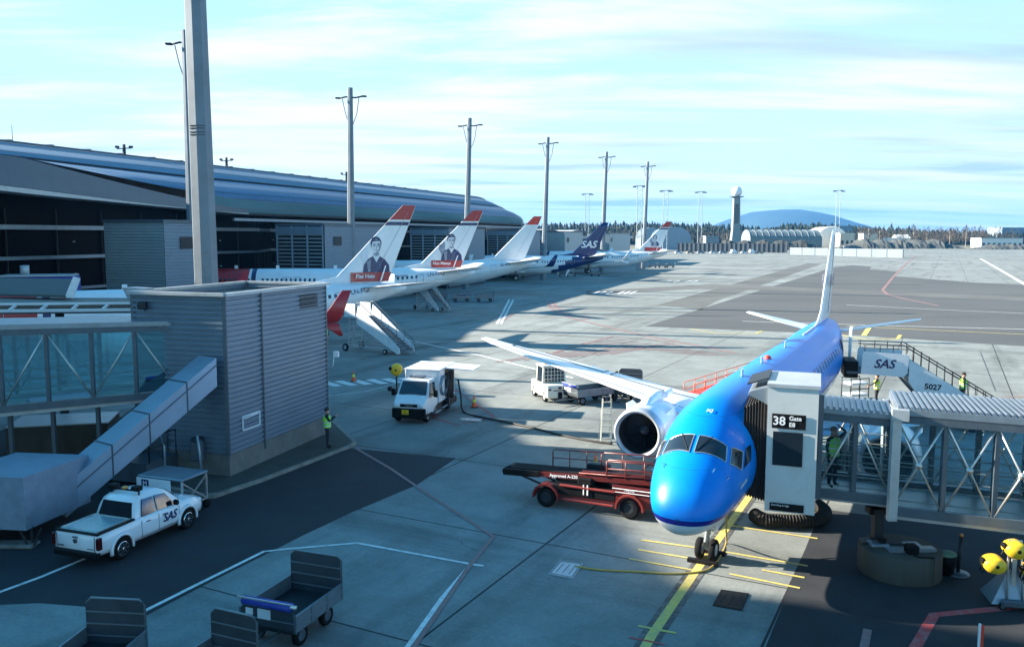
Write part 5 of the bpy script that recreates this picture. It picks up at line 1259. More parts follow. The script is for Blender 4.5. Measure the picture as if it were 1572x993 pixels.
ink = mat('portrait_ink', (.06,.07,.14), .5, var=.5, scale=2); ink2 = mat('portrait_grey', (.30,.33,.40), .5, var=.5, scale=2.5); face_m = mat('portrait_face', (.74,.75,.78), .5, var=.12, scale=2)
def portrait(par, cx, cz, k, style):
    """a plain generic bust in grey ink: shoulders, neck, face, hair, features"""
    def e(cx_, cz_, rx, rz, n=22, a0=0, a1=360): return [(cx+k*(cx_+rx*math.cos(R_(a0+(a1-a0)*i/n))), cz+k*(cz_+rz*math.sin(R_(a0+(a1-a0)*i/n)))) for i in range(n)]
    q = lambda pts: [(cx+k*a, cz+k*b) for a, b in pts]
    root = finpoly('portrait', q([(-1.25,-1.7),(-1.15,-.95),(-.75,-.45),(-.3,-.2),(-.22,.1),(.25,.1),(.3,-.2),(.8,-.5),(1.2,-1.0),(1.25,-1.7)]), ink if style != 2 else ink2, par, .015)
    finpoly('collar', q([(-.28,-.25),(0,-.75),(.3,-.25),(.2,.1),(-.2,.1)]), face_m, root, .022)
    finpoly('lapel', q([(.32,-.3),(.75,-.5),(1.15,-1.0),(1.2,-1.68),(.55,-1.68)]), navy, root, .022)
    finpoly('hair', e(0,.92,.50,.60) if style < 2 else e(.0,.78,.60,.76), ink, root, .022)
    finpoly('face', e(.02,.66,.42,.62), face_m, root, .030)
    if style != 2: finpoly('hair', q([(-.45,1.05),(-.2,1.35),(.3,1.38),(.5,1.0),(.3,1.12),(-.05,1.1)]), ink, root, .038)
    for sx in (-.17,.2): finpoly('eye', e(sx,.74,.075,.035,10), ink, root, .042); finpoly('brow', q([(sx-.12,.84),(sx+.1,.87),(sx+.1,.91),(sx-.12,.88)]), ink, root, .042)
    finpoly('nose', q([(.0,.72),(.06,.72),(.1,.5),(-.03,.48)]), ink2, root, .042)
    finpoly('mouth', e(.02,.34,.13,.03,10), ink, root, .042)
    if style == 0: finpoly('beard', e(.02,.10,.10,.08,12), ink2, root, .042)
    finpoly('face_shadow', q([(.16,.95),(.38,.9),(.43,.6),(.3,.25),(.1,.08),(.05,.2),(.22,.35),(.26,.6)]), ink2, root, .036)
    finpoly('neck_shadow', q([(-.2,.08),(.0,.0),(.24,.1),(.22,-.15),(-.05,-.25),(-.2,-.12)]), ink2, root, .028)
    finpoly('eye_socket', q([(-.28,.80),(-.05,.82),(-.04,.68),(-.26,.68)]), ink2, root, .039); finpoly('eye_socket', q([(.1,.82),(.3,.80),(.28,.68),(.1,.68)]), ink2, root, .039)
    finpoly('shirt_fold', q([(-.9,-.7),(-.5,-.5),(-.55,-1.5),(-.75,-1.6)]), ink2 if style != 2 else ink, root, .022)
    finpoly('backdrop', q([(-1.5,-.3),(-1.4,.3),(-1.1,.25),(-.95,.6),(-.75,.5),(-.72,-.4),(-1.15,-.9)]), ink2 if style else face_m, root, .010)
def jet(label, loc, rz, sc, style, name_txt=None, reg=None, bx=8.0):
    r = T('airliner', label, 'airplane', loc, rz, 'airliners parked along the pier'); r.scale = (sc, sc, sc)
    xs = [0,.05,.12,.25,.5,.8,1.2,1.7,2.2,2.7,3.2,3.9,4.6,5.4,6,7.2]+[bx-.02,bx+.02,bx+.33,bx+.37,bx+.88,bx+.92]+[13,15,18,21,23.5,25.5,27,28.5,30,31.5,33,34.5,35.8,37,37.8,38.4,38.5]
    mb = MB(); n = 40; mb.smooth = True
    mb.loft([[FJ.pt(x, 360*k/n) for k in range(n)] for x in xs])
    ring_of = []
    if style in ('nor', 'nor3'):
        for i in range(len(xs)-1):
            xm = (xs[i]+xs[i+1])/2
            for j in range(n): mb.m[i*n+j] = 1 if xm < bx else (0 if xm < bx+.35 else (2 if xm < bx+.9 else 0))
        mb.m[len(mb.m)-2] = 1
    if style == 'sas':
        for i in range(len(xs)-1):
            xm = (xs[i]+xs[i+1])/2
            for j in range(n):
                th = (j+.5)*360/n; low = math.cos(R_(th)); lim = 26.5+3.2*(low+1)
                mb.m[i*n+j] = 1 if xm > lim else 0
        mb.m[len(mb.m)-1] = 1
    fu = mb.build('fuselage', [acwhite, norred, navy] if style != 'sas' else [acwhite, sasblue], r, fix=False)
    mb = MB()
    for k in range(44):
        x = 7.0+.56*k
        if k in (9, 22, 23, 31): continue
        FJ.patch(mb, [(x,76),(x+.26,76),(x+.26,65),(x,65)], .015, 2, 2)
    if style != 'plain': mb.build('cabin_window', wind, fu)
    mb = MB()
    for x in (4.9, 15.2, 16.4, 31.2): FJ.ring(mb, [(x,60),(x+.85,60),(x+.85,104 if x in (4.9,31.2) else 86),(x,104 if x in (4.9,31.2) else 86)], .01, .028)
    mb.build('door_outline', ink2, fu)
    mb = MB(); FJ.patch(mb, [(1.75,6),(2.1,70),(2.95,62),(2.7,6)], .02, 8, 4); mb.build('cockpit_window', wind, fu)
    fm = {'nor': acwhite, 'nor3': acwhite, 'plain': acwhite, 'sas': sasblue}[style]
    mb = MB(); foil(mb, [(26.4,0,5.15,9,.015,U),(29.6,0,5.5,7.0,.04,U)]+[(31.0+t*7.2,0,5.2+t*7.3,5.6-4.3*t,.055,U) for t in (.1,.3,.5,.7,.86,1)], 11); fn = mb.build('tail_fin', fm, r)
    mb = MB(); q_ = []
    for t_ in (.02,.3,.6,.93): z_ = 5.4+7.0*t_; tt_ = (z_-5.2)/7.3; q_.append(finj(31+tt_*7.2+(5.6-4.3*tt_)*.68, z_, .03))
    mb.tube(q_, .014, 4); mb.build('rudder_gap', ink2, fn)
    if style != 'sas':
        def band(z0, z1, m, nm):
            for s in (1, -1):
                mb = MB(); rg = []
                for z in (z0, z1):
                    t = (z-5.2)/7.3; le = 31.0+t*7.2; ch_ = 5.6-4.3*t; rg.append([finj(le+ch_*u, z, .02) for u in (.0,.03,.1,.25,.5,.75,.97)])
                if s == -1: rg = [[Vector((p.x,-p.y,p.z)) for p in q] for q in rg]
                mb.loft(rg, False, False); mb.build(nm, m, fn, fix=False)
        band(11.15, 12.49, norred if style != 'plain' else brightred, 'tail_band')
        if style != 'plain': band(10.62, 10.95, navy, 'tail_band')
    if style == 'nor' or style == 'nor3':
        st = {'Piet Hein': 0, 'Max Manus': 1}.get(name_txt, 2); portrait(fn, 35.5, 8.0, 1.05 if st < 2 else .85, st)
        finpoly('name_band', [(33.0,5.45),(33.0,6.3),(36.95,6.3),(36.65,5.45)], norred, fn, .05) 
        if name_txt: text('lettering', name_txt, .48, acwhite, fn, frame((34.3, -.50, 5.95), (1,0,0), (0,0,1)), bold=.01)
        mb = MB(); mb.a([Vector((35.7,-.5,5.5)), Vector((35.83,-.5,5.5)), Vector((36.35,-.42,6.9)), Vector((36.22,-.42,6.9))], [(0,1,2,3)]); mb.build('name_band_mark', acwhite, fn, fix=False)
    if style == 'sas':
        text('lettering', 'SAS', 2.1, acwhite, fn, frame((35.1, -.50, 7.7), (1,0,0), (0,0,1)), shear=.3, bold=.05)
    if reg: 
        surf_text(reg, .62, 33.6, 66, 1, navy, FJ, r)
    if style == 'nor': surf_text('norwegian.com', .5, 28.6, 60, 1, ink, FJ, r)
    for s in (1,-1):
        mb = MB(); foil(mb, [(33.6,.7*s,4.9,4.0,.05,(0,0,1)),(38.4,7.1*s,5.75,1.5,.05,(0,0,1))]); mb.build('tailplane', acwhite, r)
        mb = MB(); foil(mb, [(12.6,1.6*s,2.1,8.0,.06,(0,0,1)),(17.5,6.0*s,2.75,4.5,.055,(0,0,1)),(24.8,17.0*s,3.5,1.6,.05,(0,0,1))], 10); wg = mb.build('wing', acwhite, r)
        mb = MB()
        if style in ('nor','nor3'): mb.mi = 0
        foil(mb, [(24.82,17.02*s,3.5,1.6,.05,(0,0,1)),(25.2,17.45*s,3.7,1.55,.05,(0,-s,.5)),(25.7,17.65*s,4.2,1.3,.05,(0,-1,0)),(26.9,17.9*s,5.9,.65,.05,(0,-1,0))], 8)
        wl_ = mb.build('winglet', norred if name_txt == 'Piet Hein' else (sasblue if style == 'sas' else acwhite), r)
        if style in ('nor','nor3'): mb = MB(); foil(mb, [(25.3,17.55*s,3.6,1.4,.04,(0,-1,0)),(26.0,17.6*s,3.2,.8,.04,(0,-1,0)),(26.7,17.65*s,2.7,.3,.04,(0,-1,0))], 8); mb.build('lower_strake', norred if name_txt == 'Piet Hein' else acwhite, wl_)
        c = Vector((12.0, 4.9*s, 1.75)); mb = MB(); mb.lathe([(.80,.3),(.86,.02),(.92,.0),(1.02,.2),(1.1,.8),(1.08,1.8),(.9,3.0),(.72,3.6),(.66,3.5),(.6,3.4)], c, 'x', 28); nac = mb.build('engine', acwhite, r)
        mb = MB(); mb.lathe([(.84,.2),(.8,.7),(.001,.75)], c, 'x', 24); mb.build('fan', black, nac)
        mb = MB(); foil(mb, [(12.9,4.9*s,2.75,4.4,.06,U),(14.5,4.9*s,3.1,3,.06,U)]); mb.build('pylon', acwhite, nac)
        mb = MB(); mb.cyl((19.3,2.85*s,.5),(19.3,2.85*s,2.2),.15); mg = mb.build('main_gear', midm, r)
        for dy in (-.35,.35): wheel(mg, (19.3,2.85*s+dy,.56), .56, .36)
    mb = MB(); mb.cyl((4.2,0,.4),(4.2,0,1.8),.1); ng = mb.build('nose_gear', midm, r)
    for dy in (-.22,.22): wheel(ng, (4.2,dy,.34), .34, .2)
    mb = MB(); mb.ell((17,0,1.9),6,1.9,.8,20,10); mb.build('belly_fairing', acwhite, r)
    mb = MB()
    for x in (9, 14, 21): mb.box(x,x+.4,-.02,.02,5.25,5.7)
    mb.build('antenna', acwhite, r)
    return r
def jet_at(tip_px, Y, rzdeg, sc):   # place so the trailing corner of the fin tip (x=39.4) lands there
    tip = VY(tip_px, 330, Y); a = R_(rzdeg); d = Vector((math.cos(a), math.sin(a), 0)); l = tip-d*39.4*sc; return Vector((l.x, l.y, 0))
JZ = -9.8
jet('white airliner with a red-capped fin and an elderly man portrait, nearest along the pier', jet_at(637, 78, 28, .97), R_(28), .97, 'nor', 'Piet Hein', 'LN-FGI')
jet('airliner with red nose and a dark-haired man portrait on its fin, second along pier', jet_at(741, 106, 4, 1.0), R_(4), 1.0, 'nor', 'Max Manus', 'LN-NIQ', 11.0)
jet('plain all-white airliner with only a red fin cap, left of the dark blue tail', jet_at(831, 139, 0, 1.0), R_(0), 1.0, 'plain', None, 'SE-RPF')
jet('white airliner with a dark blue tail and big white SAS letters', jet_at(934, 180, 0, .97), R_(0), .97, 'sas')
jet('white airliner with a small woman portrait on its fin, farthest along the pier', jet_at(1031, 212, 0, 1.03), R_(0), 1.03, 'nor3')
# ---------------------------------------------------------------- people
def person(label, loc, rz, pose='stand', sc=1.0, top=None, vestm=None, trous=None, hairm=None, lvl=2, pad=None):
    """standing figure facing +x. one continuous skinned body; vest and hair are children"""
    r = T('person', label, 'person', loc, rz); top = top or cloth; vestm = vestm or hivis; trous = trous or cloth; hairm = hairm or hair
    J = {'pel': (0,0,.95,.135), 'waist': (0,0,1.08,.13), 'chest': (0,0,1.28,.155), 'ubk': (0,0,1.42,.12), 'neck': (.005,0,1.50,.055), 'hd0': (.02,0,1.58,.085), 'hd1': (.02,0,1.66,.10), 'hd2': (.015,0,1.74,.07)}
    for s, n in ((1,'l'),(-1,'r')):
        J[n+'hip'] = (0,.09*s,.90,.105); J[n+'kn'] = (.02,.10*s,.50,.068); J[n+'an'] = (-.01,.11*s,.09,.05); J[n+'to'] = (.16,.12*s,.035,.035)
        J[n+'sh'] = (0,.19*s,1.42,.062)
    arms = {'stand': {'l': ((-.01,.24,1.14),(.04,.25,.88)), 'r': ((-.01,-.24,1.14),(.04,-.25,.88))},
            'photo': {'l': ((.12,.24,1.22),(.36,.10,1.38)), 'r': ((.12,-.24,1.22),(.36,-.04,1.40))},
            'cross': {'l': ((.10,.27,1.16),(.25,.02,1.17)), 'r': ((.10,-.27,1.15),(.25,-.02,1.12))},
            'headup': {'l': ((.06,.42,1.60),(.06,.17,1.78)), 'r': ((.02,-.27,1.16),(.12,-.24,.93))},
            'reach': {'l': ((.16,.25,1.24),(.42,.20,1.12)), 'r': ((.16,-.25,1.22),(.42,-.18,1.05))}}[pose]
    for n in 'lr':
        e, w_ = arms[n]; s = 1 if n == 'l' else -1
        J[n+'el'] = (*e, .045); J[n+'wr'] = (*w_, .033)
        d = (Vector(w_)-Vector(e)).normalized(); J[n+'ha'] = (*(Vector(w_)+d*.08), .035)
    ed = [('pel','waist'),('waist','chest'),('chest','ubk'),('ubk','neck'),('neck','hd0'),('hd0','hd1'),('hd1','hd2')]
    for n in 'lr': ed += [('pel',n+'hip'),(n+'hip',n+'kn'),(n+'kn',n+'an'),(n+'an',n+'to'),('ubk',n+'sh'),(n+'sh',n+'el'),(n+'el',n+'wr'),(n+'wr',n+'ha')]
    fing = []
    if lvl > 1:
        for n in 'lr':
            e, w_ = arms[n]; h = Vector(J[n+'ha'][:3]); d = (Vector(w_)-Vector(e)).normalized(); sd_ = d.cross(Vector((0,0,1))); sd_ = sd_.normalized() if sd_.length > .1 else Vector((1,0,0)); cu = sd_.cross(d)
            for k, (o, l) in enumerate(((-.027,.062),(-.009,.078),(.009,.082),(.026,.072))):
                a = h+sd_*o+d*.01; b = a+d*l*.55; c = b+d*l*.35-cu*l*.3
                J[f'{n}f{k}a'] = (*a,.012); J[f'{n}f{k}b'] = (*b,.010); J[f'{n}f{k}c'] = (*c,.008); ed += [(n+'ha', f'{n}f{k}a'),(f'{n}f{k}a', f'{n}f{k}b'),(f'{n}f{k}b', f'{n}f{k}c')]
            a = h-d*.03+sd_*.035; b = a+sd_*.03+d*.03; J[n+'ta'] = (*a,.013); J[n+'tb'] = (*b,.010); ed += [(n+'ha', n+'ta'),(n+'ta', n+'tb')]
    names = list(J); me = bpy.data.meshes.new('body'); me.from_pydata([J[n][:3] for n in names], [(names.index(a), names.index(b)) for a, b in ed], [])
    o = bpy.data.objects.new('tmp_body', me); scene.collection.objects.link(o)
    m = o.modifiers.new('s', 'SKIN'); m.use_smooth_shade = True
    lay = me.skin_vertices[0] if me.skin_vertices else None
    for i, n in enumerate(names): lay.data[i].radius = (J[n][3], J[n][3]*(1.0 if n not in ('pel','waist','chest','ubk') else 1.0)); lay.data[i].use_root = (n == 'pel')
    m2 = o.modifiers.new('u', 'SUBSURF'); m2.levels = lvl if lvl < 2 else 2; m2.render_levels = m2.levels
    dg = bpy.context.evaluated_depsgraph_get(); bm_ = bpy.data.meshes.new_from_object(o.evaluated_get(dg)); bpy.data.objects.remove(o)
    bm_.materials.clear()
    for q in (top, trous, skin, black): bm_.materials.append(q)
    # broaden the trunk sideways
    for v in bm_.vertices:
        if .85 < v.co.z < 1.45 and abs(v.co.y) < .19: v.co.y *= 1.22
    bones = [(Vector(J[a][:3]), Vector(J[b][:3]), b) for a, b in ed]
    def seg(p, a, b): t = max(0, min(1, (p-a).dot(b-a)/max(1e-9, (b-a).length_squared))); return (p-a-(b-a)*t).length
    for p in bm_.polygons:
        c = p.center; b = min(bones, key=lambda q: seg(c, q[0], q[1]))[2]; p.use_smooth = True
        p.material_index = 2 if (b[:2] == 'hd' or (b[1:3] in ('ha','ta','tb') or b[1:2] == 'f')) else (3 if b[1:] == 'to' or (b[1:] == 'an' and c.z < .12) else (1 if b[1:] in ('hip','kn','an') or (b == 'waist' and c.z < 1.0) else 0))
        if b == 'neck': p.material_index = 2 if c.z > 1.47 else 0
    ob = bpy.data.objects.new('body', bm_); scene.collection.objects.link(ob); ob.parent = r
    # vest following the trunk
    if vestm is not False:
        mb = MB(); mb.smooth = True; rg = []
        for z, rx, ry in ((.93,.165,.215),(1.0,.165,.21),(1.12,.165,.205),(1.25,.18,.215),(1.36,.175,.215),(1.44,.13,.19),(1.48,.08,.12)):
            rg.append([(rx*math.cos(2*math.pi*k/20), ry*math.sin(2*math.pi*k/20), z) for k in range(20)])
        mb.loft(rg, True, False); v = mb.build('vest', vestm, r)
        mb = MB(); mb.smooth = True
        for z in (1.02, 1.17): mb.loft([[((.171)*math.cos(2*math.pi*k/20), (.219)*math.sin(2*math.pi*k/20), zz) for k in range(20)] for zz in (z-.025, z+.025)], True, False)
        for s in (-.1,.1): mb.loft([[(x, s-.02, z), (x, s+.02, z)] for x, z in ((.172,1.17),(.188,1.25),(.178,1.38),(.115,1.475))], False, False)
        mb.build('reflective_stripe', reflect, v)
    mb = MB(); mb.ell((-.005,0,1.70),.108,.098,.095,16,10); mb.build('hair', hairm, r)
    mb = MB(); mb.prism([(.112,-.012,1.60),(.112,.012,1.60),(.10,.008,1.665),(.10,-.008,1.665)],(.028,0,-.004)); 
    for s in (1,-1): mb.ell((.0,.098*s,1.63),.02,.012,.03,8,6)
    mb.build('nose_and_ears', skin, r)
    mb = MB()
    for s in (1,-1): mb.ell((.098,.034*s,1.655),.012,.012,.007,8,6)
    mb.box(.103,.112,-.025,.025,1.568,1.575); mb.build('eyes_and_mouth', black, r)
    r.scale = (sc,)*3
    return r
def face_to(p, q): d = Vector(q)-Vector(p); return math.atan2(d.y, d.x)
p = G(503, 692); person('man in black with a hi-vis vest, hands raised, by the near stair tower corner', (p.x,p.y,.14), R_(10), 'photo')
p = G(500, 531); person('worker in dark clothes and hi-vis vest standing under the red winglet', p, R_(-60), 'stand')
p = sA+GW*.47+GU*.75; person('person in green hi-vis vest, arm raised to the head, inside the gate 38 bridge', (p.x,p.y,2.15), R_(-65), 'headup', hairm=mat('light_brown_hair', (.28,.15,.08), .8))
p = G(803, 429); person('distant worker standing on the apron beneath the all-white airliner', p, R_(-90), 'stand', lvl=1)
p = G(1345, 622); person('worker in a yellow hi-vis vest behind the gate 38 bridge roof, below the passenger stair', p, R_(150), 'reach', vestm=hivisy)
p = G(946, 617); person('loader in a green hi-vis vest reaching over the bags cart under the blue airliner wing', p, R_(0), 'reach', sc=1.0)
# ---------------------------------------------------------------- pickup truck.  +x forward
pt = T('pickup_truck', 'white double-cab pickup with SAS lettering on its door, parked on the service road', 'pickup truck', (0,0,0), 0)
PA_ = G(190, 857); PB_ = G(288, 811)   # rear-right and front-right tyre contact
hd_ = math.atan2(PB_.y-PA_.y, PB_.x-PA_.x); f_ = Vector((math.cos(hd_), math.sin(hd_), 0)); n_ = Vector((-f_.y, f_.x, 0))
pc = (PA_+PB_)/2+n_*.80
pt.location = (pc.x, pc.y, 0); pt.rotation_euler.z = hd_; pt.scale = (.87,.87,.87)
wpaint = mat('pickup_white', (.78,.80,.83), .25, var=.03, coat=.8, dirt=((.5,.5,.5), 2, .1))
mb = MB(); mb.smooth = True
# lower body rings: (x, zb, zt, half width bottom, half width belt, half width top)
rg = []
for x, zb, zt, wb, wm, wt in ((-2.62,.55,1.05,.86,.90,.86),(-2.56,.45,1.13,.90,.94,.90),(-1.9,.42,1.14,.91,.955,.92),(-.85,.40,1.15,.91,.955,.92),(-.2,.38,1.13,.91,.955,.92),(.9,.38,1.12,.91,.955,.92),(1.3,.42,1.12,.91,.955,.90),(1.9,.45,1.08,.90,.95,.84),(2.35,.45,1.0,.86,.90,.74),(2.52,.48,.90,.78,.80,.60),(2.60,.52,.78,.6,.62,.5)):
    zm = zb+(zt-zb)*.62
    rg.append([(x,-wb,zb),(x,-wm,zb+.18),(x,-wm,zm),(x,-wt,zt-.05),(x,-wt+.07,zt),(x,0,zt+.015),(x,wt-.07,zt),(x,wt,zt-.05),(x,wm,zm),(x,wm,zb+.18),(x,wb,zb),(x,0,zb)])
mb.loft(rg); body = mb.build('body', wpaint, pt)
mb = MB(); mb.smooth = True; rg = []
for x, z, w2 in ((-.92,1.12,.86),(-.82,1.5,.76),(-.72,1.74,.66),(-.5,1.82,.62),(0,1.85,.62),(.5,1.80,.62),(.78,1.68,.65),(1.35,1.15,.80),(1.5,1.08,.84)):
    rg.append([(x,-.86 if z < 1.2 else -.86+(z-1.1)*.02,1.08),(x,-w2,z),(x,-w2*.6,z+.035),(x,0,z+.045),(x,w2*.6,z+.035),(x,w2,z),(x,.86 if z < 1.2 else .86-(z-1.1)*.02,1.08)])
mb.loft(rg, False, False); cab = mb.build('cab', wpaint, pt)
def side_w(x, z): return .86-(z-1.08)*.28
mb = MB()
for s in (-1,1):
    for pts in ([(-.62,1.14),(.05,1.14),(.05,1.66),(-.42,1.68)],[(.15,1.14),(1.02,1.12),(.66,1.60),(.15,1.66)]):
        mb.a([(x, s*(side_w(x,z)+.028), z) for x, z in pts]+[(x, s*(side_w(x,z)-.04), z) for x, z in pts], [(0,1,2,3),(4,5,6,7),(0,1,5,4),(1,2,6,5),(2,3,7,6),(3,0,4,7)])
mb.build('side_window', wind, cab)
mb = MB(); mb.loft([[(-.955,-.72,1.16),(-.955,.72,1.16),(-.90,.72,1.14),(-.90,-.72,1.14)],[(-.79,-.62,1.66),(-.79,.62,1.66),(-.72,.62,1.64),(-.72,-.62,1.64)]]); mb.build('rear_window', wind, cab)
mb = MB(); mb.loft([[(1.44,-.70,1.15),(1.44,.70,1.15),(1.3,.7,1.12),(1.3,-.7,1.12)],[(.84,-.6,1.69),(.84,.6,1.69),(.74,.6,1.66),(.74,-.6,1.66)]]); mb.build('windscreen', wind, cab)
mb = MB(); mb.bb(-2.5,-1.0,-.78,.78,1.14,1.19,.02); cv = mb.build('bed_cover', mat('alu_cover', (.50,.58,.62), .25, .7, var=.12, scale=2), pt)
mb = MB(); mb.bb(-2.6,-.95,-.93,-.79,1.13,1.2,.03); mb.bb(-2.6,-.95,.79,.93,1.13,1.2,.03); mb.bb(-2.63,-2.49,-.93,.93,1.12,1.195,.03); mb.build('bed_rim', black, pt)
mb = MB()
for a, b in (((-2.46,-.76),(-1.05,-.76)),((-2.46,.76),(-1.05,.76)),((-2.46,-.76),(-2.46,.76)),((-1.05,-.76),(-1.05,.76))): mb.bar((*a,1.2),(*b,1.2),.04,.03)
mb.build('cover_frame', alu, cv)
mb = MB(); mb.bb(-2.72,-2.5,-.9,.9,.34,.58,.05); mb.bb(-2.66,-2.52,-.94,-.86,.4,.56,.02); mb.bb(2.35,2.62,-.8,.8,.34,.5,.05); mb.build('bumper', black, pt)
for s in (1,-1):
    mb = MB(); mb.bb(-2.67,-2.5,s*.93-.08,s*.93+.06-.0,.66,1.06,.02) if s < 0 else mb.bb(-2.67,-2.5,.86,.99,.66,1.06,.02); mb.build('tail_light', redlens, pt)
    mb = MB(); mb.ell((2.42,s*.68,.84),.14,.16,.1); mb.build('headlight', lampglass, pt)
mb = MB(); mb.box(-2.635,-2.612,-.78,.78,.56,.575); mb.box(-2.645,-2.62,-.80,-.79,.58,1.08); mb.box(-2.645,-2.62,.79,.80,.58,1.08); tg = mb.build('tailgate_gap', midm, pt)
mb = MB(); mb.cyl((-2.64,0,.88),(-2.665,0,.88),.075,n=20); e_ = mb.build('emblem', darkm, pt)
mb = MB(); mb.lathe([(.058,0),(.068,.008),(.078,0)], (-2.668,0,.88), 'x', 20); 
for a, b in (((-.045,.04),(0,-.04)),((0,-.04),(.045,.04)),((-.02,.045),(0,.0)),((0,0),(.02,.045))): mb.bar((-2.668,a[0],.88+a[1]),(-2.668,b[0],.88+b[1]),.01,.01)
mb.build('emblem_ring', chrome, e_)
mb = MB(); mb.box(-2.66,-2.64,-.75,-.5,.66,.68); mb.box(-2.66,-2.64,.5,.75,.66,.70); mb.box(-2.67,-2.62,-.1,.1,.99,1.03); mb.build('badge', midm, pt)
for s in (1,-1):
    for x in (-1.62, 1.55):
        o = wheel(pt, (x, s*.86, .38), .38, .26, hub=.62, rim=darkm)
        mb = MB()
        for k in range(8):
            a = 2*math.pi*k/8
            for da in (-.11,.11): mb.bar((x+.04*math.cos(a), s*.985, .38+.04*math.sin(a)), (x+.235*math.cos(a+da), s*.99, .38+.235*math.sin(a+da)), .03, .03)
        mb.lathe([(.22,s*.14),(.245,s*.145),(.25,s*.11)],(x,s*.86,.38),'y',24); mb.cyl((x,s*.98,.38),(x,s*1.0,.38),.05); mb.build('spoke', chrome, o)
        mb = MB(); n = 16; rr1, rr2 = .43, .50
        rg = []
        for k in range(n+1):
            a = R_(-12)+R_(204)*k/n; c_, s_ = math.cos(a), math.sin(a)
            rg.append([(x+rr1*c_, s*.93, .40+rr1*s_), (x+rr1*c_, s*1.01, .40+rr1*s_), (x+rr2*c_, s*1.01, .40+rr2*s_), (x+(rr2+.04)*c_, s*.945, .40+(rr2+.04)*s_)])
        mb.smooth = True; mb.loft(rg); mb.build('wheel_arch_flare', wpaint, body)
        mb = MB(); mb.a([(x, s*.957, .40)]+[(x+rr1*math.cos(R_(-15)+R_(210)*k/20), s*.957, .40+rr1*math.sin(R_(-15)+R_(210)*k/20)) for k in range(21)], [(0,k+1,k+2) for k in range(20)]); mb.build('wheel_well', black, body)
mb = MB()
for s in (-1,1):
    for x in (-.72,.10,1.12): mb.bar((x,s*.957,.48),(x,s*.957,1.05),.012,.012)
    mb.bar((-.72,s*.957,.46),(1.12,s*.957,.46),.012,.012)
    mb.bar((-.5,s*.966,.95),(-.32,s*.966,.95),.03,.03); mb.bar((.28,s*.966,.95),(.46,s*.966,.95),.03,.03)
mb.build('door_gap', midm, body)
mb = MB(); 
for s in (-1,1): mb.bb(.82,.98,s*1.02-.11,s*1.02+.11,1.12,1.32,.05)
mb.build('mirror', black, pt)
mb = MB(); mb.bar((-.42,-.62,1.97),(-.42,.62,1.97),.05); mb.bar((-.42,-.6,1.82),(-.42,-.6,1.97),.04); mb.bar((-.42,.6,1.82),(-.42,.6,1.97),.04); mb.build('roof_bar', black, pt)
for y in (-.5,.5): mb = MB(); mb.bb(-.55,-.25,y-.16,y+.16,1.97,2.14,.04); mb.build('work_lamp', black, pt)
mb = MB(); mb.bb(-.5,-.32,-.1,.1,2.0,2.08,.03); mb.build('beacon', amber, pt)
text('lettering', 'SAS', .42, navy, body, frame((.62,-.972,.79),(1,0,0),(0,0,1)), shear=.3, bold=.008)
